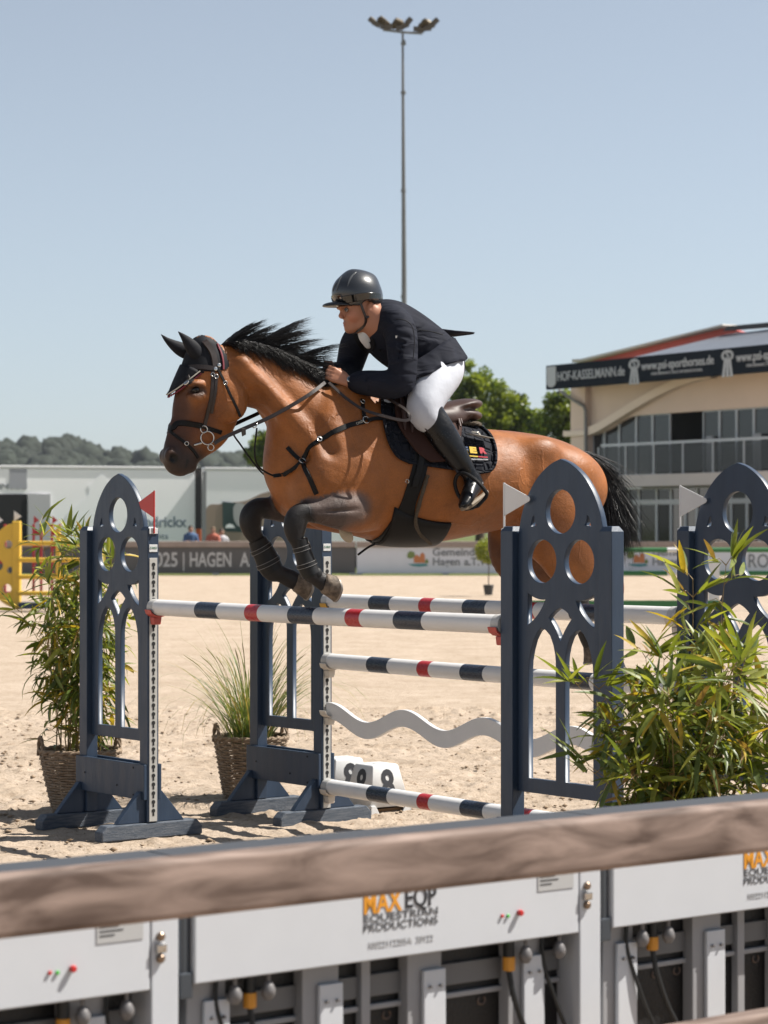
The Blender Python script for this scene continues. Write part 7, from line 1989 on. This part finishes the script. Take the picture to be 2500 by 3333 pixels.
# wall with the low arch cut from its lower edge
lower = [bq(x, y) for x, y in ((455, 868), (520, 852), (600, 815), (680, 765), (760, 733), (880, 722))]
lower = [tuple(p) for p in crom(lower, 20)]
zl = lower[-1][1]
me = curve_mesh('wall', [[(0, zt_), (0, z_s1), (bq(455, 868)[0], z_s1)] + lower + [(QE, zl + .02), (QE, zt_)]], .35); me.transform(Matrix.Translation((0, .175, 0)) @ XZ); link('wall', me, bld, PEACH)
arch = [bq(x, y, .12) for x, y in ((470, 866), (540, 835), (640, 775), (760, 700), (900, 620), (1030, 555), (1150, 510), (1300, 478))]
A_ = crom(arch, 40); b = MB()
for (q1_, z1_), (q2_, z2_) in zip(A_[:-1], A_[1:]):
    b.add([(q1_, -.34, z1_), (q2_, -.34, z2_), (q2_, -.34, z2_ + .36), (q1_, -.34, z1_ + .36), (q1_, .02, z1_), (q2_, .02, z2_), (q2_, .02, z2_ + .36), (q1_, .02, z1_ + .36)], [(0, 1, 2, 3), (7, 6, 5, 4), (0, 4, 5, 1), (3, 2, 6, 7)])
b.build('arch_moulding', PEACH2, bld)
qc1 = bq(462, 700)[0]
b = MB(); b.bx(-.02, qc1, -.30, .36, z_s0 - 4.0 if z_s0 > 4 else 0, zt_); b.build('corner_column', PEACH, bld, bevel=.02)
q_, z_ = bq(365, 850, .4); b = MB(); b.bx(-.45, qc1 + .1, -.40, .3, z_ - .12, z_ + .12); b.build('column_band', PEACH2, bld, bevel=.02)
P = [(bq(250, 562, .6)[0], -.6, bq(250, 562, .6)[1]), (bq(330, 625, .6)[0], -.5, bq(330, 625, .6)[1]), (bq(415, 668, .42)[0], -.42, bq(415, 668, .42)[1]), (bq(428, 700, .4)[0], -.4, bq(428, 700, .4)[1]), (bq(428, 700, .4)[0], -.4, 0)]
b = MB(); b.tube(P, .07, 10); b.build('drain_pipe', mat('drain_grey', (.33, .32, .31), .5), bld, smooth=True)
# slabs
b = MB(); b.bx(qc1, QE, -1.3, .3, z_s0, z_s1); b.build('floor_slab', SLAB, bld, bevel=.02)
# interior box (dark rooms)
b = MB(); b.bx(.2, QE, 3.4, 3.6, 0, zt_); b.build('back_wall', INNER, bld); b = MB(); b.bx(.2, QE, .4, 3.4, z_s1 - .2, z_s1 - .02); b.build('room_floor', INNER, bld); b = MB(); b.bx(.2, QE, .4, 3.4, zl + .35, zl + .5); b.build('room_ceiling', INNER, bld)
# upper windows
ux = [bq(x, 850)[0] for x in (463, 540, 640, 755, 865, 985)]; op = bq(1205, 850)[0]
us = ux + [op] ; k = 0; x = op
def pane(q0_, q1_, z0_, z1_, y=.14, m=None, tilt=0.0):
    fr = MB(); w = .06
    for a in ((q0_, q0_ + w, z0_, z1_), (q1_ - w, q1_, z0_, z1_), (q0_ + w, q1_ - w, z0_, z0_ + w), (q0_ + w, q1_ - w, z1_ - w, z1_)): fr.bx(a[0], a[1], y - .04, y + .04, a[2], a[3])
    f_ = fr.build('window_frame', FRAME, bld)
    g = MB(); g.add([(q0_ + w, y + .01, z0_ + w), (q1_ - w, y + .01 + tilt, z0_ + w), (q1_ - w, y + .01 + tilt, z1_ - w), (q0_ + w, y + .01, z1_ - w)], [(0, 1, 2, 3)]); g.build('pane', m or GLASS, f_)
for a, c in zip(ux[:-1], ux[1:]): pane(a, c, z_s1, zl + .02)
i = 0
while x < QE - .5:
    pane(x, x + 1.05, z_s1, zl + .02, tilt=.02 * (-1) ** i); x += 1.05; i += 1
for x0, x1 in ((1212, 1330), (1365, 1450)):
    q0_ = bq(x0, 800)[0]; q1_ = bq(x1, 800)[0]; b = MB(); n = 14
    for k in range(n): a = q0_ + (q1_ - q0_) * k / n; b.bx(a, a + (q1_ - q0_) / n * .9, .30 + .03 * (k % 2), .34 + .03 * (k % 2), z_s1 + .2, zl)
    b.build('curtain', CURT, bld)
for x0, x1, y0, y1 in ((1240, 1282, 868, 1110), (1560, 1605, 850, 1100)):
    bbox('curtain', x0, y1, x1, y0, .1, .05, CURT)
# balcony railing with glass
zrt = z_rail; q0_ = bq(535, 945, 1.25)[0]
b = MB(); b.bx(q0_, QE, -1.29, -1.21, zrt - .06, zrt + .05); b.build('hand_rail', FRAME, bld)
x = q0_; RG = mat('railing_glass', (.05, .055, .06), .05, spec=.5, alpha=None); nodes_ = RG.node_tree
tb = nodes_.nodes.new('ShaderNodeBsdfTransparent'); mxs = nodes_.nodes.new('ShaderNodeMixShader'); mxs.inputs[0].default_value = .55; nodes_.links.new(nodes_.nodes['Principled BSDF'].outputs[0], mxs.inputs[1]); nodes_.links.new(tb.outputs[0], mxs.inputs[2]); nodes_.links.new(mxs.outputs[0], nodes_.nodes['Material Output'].inputs['Surface'])
stp = bq(890, 1040, 1.25)[0] - bq(700, 1040, 1.25)[0]; x = bq(700, 1040, 1.25)[0] - stp
while x < QE:
    b = MB(); b.bx(x - .035, x + .035, -1.28, -1.22, z_s1, zrt - .06); b.build('rail_post', FRAME, bld)
    if x + stp < QE:
        b = MB(); b.bx(x + .05, x + stp - .05, -1.256, -1.244, z_s1 + .06, zrt - .1); b.build('rail_pane', RG, bld)
    x += stp
# ground floor glazing
x = bq(600, 1400)[0]; zt2 = z_s0 - .02; ztr = bq(700, 1318)[1]; i = 0
while x < QE - .4:
    w = (.95, .75, 1.2, .95)[i % 4]; pane(x, x + w, ztr + .04, zt2, .2)
    pane(x, x + w, .1, ztr - .04, .2, tilt=.015 * (-1) ** i, m=(GLASS if i % 3 else RG)); x += w; i += 1
b = MB(); b.bx(bq(600, 1400)[0], QE, .12, .28, ztr - .05, ztr + .05); b.build('transom', FRAME, bld)
# sign band, lettering and rosettes
SO = 1.9; q0_, z0_ = bq(160, 395, SO); z1_ = bq(163, 557, SO)[1]
b = MB(); b.bx(q0_, QE + 1, -SO, -SO + .25, z1_, z0_); sign = b.build('sign_band', SIGNM, bld, bevel=.01)
zc = (z0_ + z1_) / 2; SL_ = mat('sign_letter', (.50, .52, .54), .5)
def stext(txt, x0, x1, dz, size, off=0.0, m=SL_):
    a = bq(x0, 420, SO)[0]; c = bq(x1, 420, SO)[0]; me = text_mesh(txt, size, .02, off, 'LEFT'); w = max(v.co.x for v in me.vertices); k = (c - a) / w
    me.transform(Matrix.Translation((a, -SO - .012, zc + dz)) @ Matrix(((k, 0, 0, 0), (0, 0, -1, 0), (0, 1, 0, 0), (0, 0, 0, 1)))); link('lettering', me, sign, m)
stext('HOF-KASSELMANN.de', 236, 692, -.02, .56, .004); stext('www.psi-sporthorses.de', 806, 1294, .10, .50, .006); stext('PERFORMANCE SALES INTERNATIONAL', 872, 1220, -.24, .16)
stext('www.psi-sporthorses.de', 1446, 1936, .10, .50, .006); stext('PERFORMANCE SALES INTERNATIONAL', 1515, 1860, -.24, .16)
a0, a1 = bq(168, 480, SO)[0], bq(228, 480, SO)[0]; hh = (z0_ - z1_) / 2 - .06; wv_ = (a1 - a0) / 2; ca = (a0 + a1) / 2
pts = [(ca - wv_, hh), (ca + wv_, hh), (ca + wv_, -hh * .45)] + [(ca + wv_ * math.cos(t_), -hh * .45 - hh * .5 * math.sin(t_)) for t_ in np.linspace(.15, math.pi - .15, 10)] + [(ca - wv_, -hh * .45)]
b = MB(); b.prism([(p[0], p[1] + zc) for p in pts], (0, -SO - .02, 0), (1, 0, 0), (0, 0, 1), (0, .018, 0)); b.build('shield', SL_, sign)
for xc in (757, 1387):
    ca = bq(xc, 400, SO)[0]; r = (bq(795, 400, SO)[0] - bq(720, 400, SO)[0]) / 2 * .96; cz = zc + .22
    outer = [(ca + r * (1 + .08 * math.cos(12 * t_)) * math.cos(t_), cz + r * .62 * (1 + .08 * math.cos(12 * t_)) * math.sin(t_)) for t_ in np.linspace(0, 2 * math.pi, 72, endpoint=False)]
    inner = [(ca + r * .66 * math.cos(t_), cz + r * .42 * math.sin(t_)) for t_ in np.linspace(0, 2 * math.pi, 40, endpoint=False)]
    me = curve_mesh('rosette', [outer, inner], .02); me.transform(Matrix.Translation((0, -SO - .012, 0)) @ XZ); ro = link('rosette', me, sign, SL_)
    me = text_mesh('S', .42, .02, .01); me.transform(Matrix.Translation((ca, -SO - .012, cz)) @ Matrix(((1.2, 0, 0, 0), (0, 0, -1, 0), (0, 1, 0, 0), (0, 0, 0, 1)))); link('lettering', me, sign, SL_)
    for sx in (-1, 0, 1):
        b = MB(); b.prism([(ca + sx * r * .40 - .06, cz - r * .55), (ca + sx * r * .40 + .06, cz - r * .55), (ca + sx * r * .70 + .08, zc - .60), (ca + sx * r * .70 - .08, zc - .60)], (0, -SO - .02, 0), (1, 0, 0), (0, 0, 1), (0, .018, 0)); b.build('ribbon', SL_, sign)
# canopy behind the sign and the roof
b = MB(); b.bx(q0_ + .05, QE + 1, -SO + .25, .1, z1_ + .15, z1_ + .3); b.build('canopy_soffit', SLAB, bld)
GO = -3.2
bpoly('red_gable', [(400, 362), (880, 245), (1352, 125), (1425, 152), (1600, 200), (1600, 420), (400, 420)], GO, .3, ROOFR)
bpoly('gable_verge', [(335, 352), (400, 348), (1350, 114), (1352, 128), (400, 366), (335, 372)], GO + .4, .8, mat('verge_light', (.62, .58, .52), .7))
b = MB(); R4 = [(*bq(700, 350, -.2), .2), (*bq(1800, 256, -.2), .2), (*bq(1800, 132, GO + .35), -GO - .35), (*bq(1385, 182, GO + .35), -GO - .35)]
b.add([(q, y, z) for q, z, y in R4] + [(q, y + .05, z - .15) for q, z, y in R4], [(0, 1, 2, 3), (7, 6, 5, 4), (0, 4, 5, 1), (1, 5, 6, 2), (2, 6, 7, 3), (3, 7, 4, 0)]); b.build('grey_roof', ROOFG, bld)
b = MB(); e0 = bq(1352, 160, GO + .5); e1 = bq(1800, 126, GO + .5); b.add([(e0[0], -GO - .5, e0[1]), (e1[0], -GO - .5, e1[1]), (e1[0], -GO - .5, e1[1] + .22), (e0[0] + .3, -GO - .5, e0[1] + .18), (e0[0], -GO - .3, e0[1]), (e1[0], -GO - .3, e1[1]), (e1[0], -GO - .3, e1[1] + .22), (e0[0] + .3, -GO - .3, e0[1] + .18)], [(0, 1, 2, 3), (7, 6, 5, 4), (0, 4, 5, 1), (1, 5, 6, 2), (2, 6, 7, 3), (3, 7, 4, 0)]); b.build('ridge_cap', mat('ridge_dark', (.05, .05, .055), .6), bld)
pb = C0 + EB * bq(1150, 900)[0] - NBD * .9; pb.z = z_s1 + .0
far_person('person in a pale shirt standing in the dark balcony opening', 0, 0, 100.0, (.5, .48, .46), 1, (.1, .1, .1), 'stand', 0.5, tuple(pb))
# ================================================================== other jumps in the arena
YEL2 = mat('jump_yellow', (.80, .50, .05), .5, var=.06, vscale=2); REDJ = mat('jump_red', (.42, .02, .025), .5); GRNJ = mat('jump_green', (.03, .17, .05), .5); BLUJ = mat('jump_blue', (.03, .06, .12), .5)
def jpole(t, p, q, m, r=.05, bands=None):
    b = MB(); P = Vector(p); Q = Vector(q); segs = bands or [(0, 1, 0)]
    for a, c, mi in segs: b.tube([P.lerp(Q, a), P.lerp(Q, c)], r, 12, mi=mi)
    return b.build('pole', m, t, smooth=True)
JY = 52.0; js = FPX / JY; jx = lambda px, Y=JY: (px - CXP) / FPX * Y; jz = lambda py, Y=JY: CAM_H - (py - 1715) / (FPX / Y)
yj = thing('yellow_jump', 'yellow jump with a round holed cheese wing at the left edge', 'jump', (jx(60), JY, 0))
cz, rr_ = .95, .92
half = [(jx(62) - rr_ * math.sin(t_) * .75, cz + rr_ * math.cos(t_)) for t_ in np.linspace(0, math.pi, 24)]
hol = [[(jx(62) + dx + r * math.cos(t_), cz + dz + r * math.sin(t_)) for t_ in np.linspace(0, 6.283, 16, endpoint=False)] for dx, dz, r in ((-.22, .45, .09), (-.45, .0, .12), (-.18, -.1, .07), (-.25, -.5, .10))]
me = curve_mesh('wing', [half] + hol, .18, .01); me.transform(Matrix.Translation((0, JY, 0)) @ XZ); link('wing', me, yj, YEL2, world=True)
b = MB(); b.bx(jx(42), jx(68), JY - .12, JY + .12, 0, 1.9); b.build('post', YEL2, yj, bevel=.02, world=True)
for py in (1768, 1822, 1877, 1930): o = jpole(yj, (jx(66) - yj.location.x, -.16, jz(py)), (jx(330) - yj.location.x, -.9, jz(py)), YEL2)
b = MB(); b.bx(jx(66), jx(150), JY - .3, JY + .1, .02, .16); b.build('blue_plank', BLUJ, yj, bevel=.01, world=True)
b = MB(); b.prism([(0, 1.9), (0, 2.12), (.16, 2.0)], (jx(46), JY, 0), (1, 0, 0), (0, 0, 1), (0, .01, 0)); b.build('flag', WHITEP, yj, world=True)
b = MB(); b.bx(jx(196), jx(208), JY - .7, JY - .5, 0, 1.75); b.build('post', YEL2, yj, world=True)
for px, lab in ((122, 'red jump stand behind the yellow jump, left one'), (182, 'red jump stand behind the yellow jump, right one'), (4, 'red jump stand behind the yellow wing at the left edge')):
    Y = 64.0; t = thing('red_jump_stand', lab, 'jump stand', (jx(px, Y), Y, 0), 0, 'red jump stands'); b = MB(); zt3 = 1.85
    b.bx(-.13, -.07, -.05, .05, .05, zt3); b.bx(.07, .13, -.05, .05, .05, zt3)
    b.build('posts', REDJ, t, bevel=.005, kind='stuff'); 
    for z in (.4, .8, 1.2, 1.55): b = MB(); b.bx(-.07, .07, -.03, .03, z, z + .14); b.build('rung', REDJ, t)
    b = MB(); b.bx(-.3, .3, -.3, .3, 0, .06); b.build('foot', REDJ, t)
    b = MB(); b.prism([(0, zt3), (0, zt3 + .22), (.15, zt3 + .1)], (-.1, 0, 0), (1, 0, 0), (0, 0, 1), (0, .01, 0)); b.build('flag', REDJ if px > 100 else WHITEP, t)
gj = thing('green_jump', 'green and white striped poles standing beyond the right stands', 'jump', (jx(2200), JY, 0))
bands = [(0, .42, 0), (.42, .47, 1), (.47, .53, 2), (.53, .58, 1), (.58, 1, 0)]
for py, Y in ((1790, JY), (1866, JY)):
    x0, x1 = jx(1890) - gj.location.x, jx(2560) - gj.location.x; b = MB()
    for a, c, mi in ((0, .42, 0), (.42, .475, 1), (.475, .535, 2), (.535, .575, 1), (.575, .62, 2), (.62, 1, 0)): b.tube([(x0 + (x1 - x0) * a, 0, jz(py)), (x0 + (x1 - x0) * c, 0, jz(py))], .052, 12, mi=mi)
    b.build('pole', [GRNJ, WHITEP, POLEN], gj, smooth=True)
b = MB(); b.bx(jx(1700) - gj.location.x, jx(2330) - gj.location.x, -.9, -.8, .05, .22); b.build('plank', GRNJ, gj)
b = MB(); b.bx(jx(2300) - gj.location.x, jx(2336) - gj.location.x, -.3, -.2, 0, 1.1); b.build('white_board', WHITEP, gj); 
for px in (1880, 2570): b = MB(); b.bx(jx(px) - gj.location.x - .05, jx(px) - gj.location.x + .05, -.05, .05, 0, 1.7); b.build('post', WHITEP, gj)
# topiary ball
ty = thing('topiary_tree', 'small clipped ball tree on a thin stem in front of the banner', 'topiary', (jx(1590, 63), 63, 0))
b = MB(); b.tube([(0, 0, .25), (.01, 0, .7), (0, 0, 1.1)], .014, 8); b.build('stem', BARK, ty, smooth=True)
b = MB(); b.lathe([(.10, 0), (.14, .26), (.13, .27)], (0, 0, 0), 16); b.build('pot', mat('pot_dark', (.05, .05, .05), .6), ty, smooth=True)
rng = np.random.RandomState(5); n = 2600; d = rng.randn(n, 3); d /= np.linalg.norm(d, axis=1, keepdims=True); r = .33 * rng.rand(n, 1) ** .2 * (1 + .05 * rng.randn(n, 1)); Pt = d * r * np.array([1.1, 1, 1]) + np.array([0, 0, jz(1793, 63)]); a = rng.randn(n, 3); a /= np.linalg.norm(a, axis=1, keepdims=True); c = np.cross(a, rng.randn(n, 3)); c /= np.linalg.norm(c, axis=1, keepdims=True); s = .03
me = mesh_np('crown', np.stack([Pt - a * s, Pt + c * s * .6, Pt + a * s, Pt - c * s * .6], 1).reshape(-1, 3), np.arange(4 * n).reshape(-1, 4), smooth=False); me.polygons.foreach_set('material_index', (rng.rand(n) < .5).astype(np.int32)); link('crown', me, ty, [LEAF_T[1], LEAFM[2]], kind='stuff')
# ================================================================== summer haze
hz = MB(); hz.bx(-420, 420, -25, 1300, -1.2, 62)
hzm = bpy.data.materials.new('haze'); hzm.use_nodes = True; ntz = hzm.node_tree; ntz.nodes.clear()
oz = ntz.nodes.new('ShaderNodeOutputMaterial'); pv = ntz.nodes.new('ShaderNodeVolumePrincipled')
pv.inputs['Color'].default_value = (.86, .90, 1.0, 1); pv.inputs['Density'].default_value = .00009; pv.inputs['Anisotropy'].default_value = .25
ntz.links.new(pv.outputs[0], oz.inputs['Volume'])
tag(hz.build('haze', hzm), 'thin summer haze over the arena and the hills', 'haze', kind='stuff')
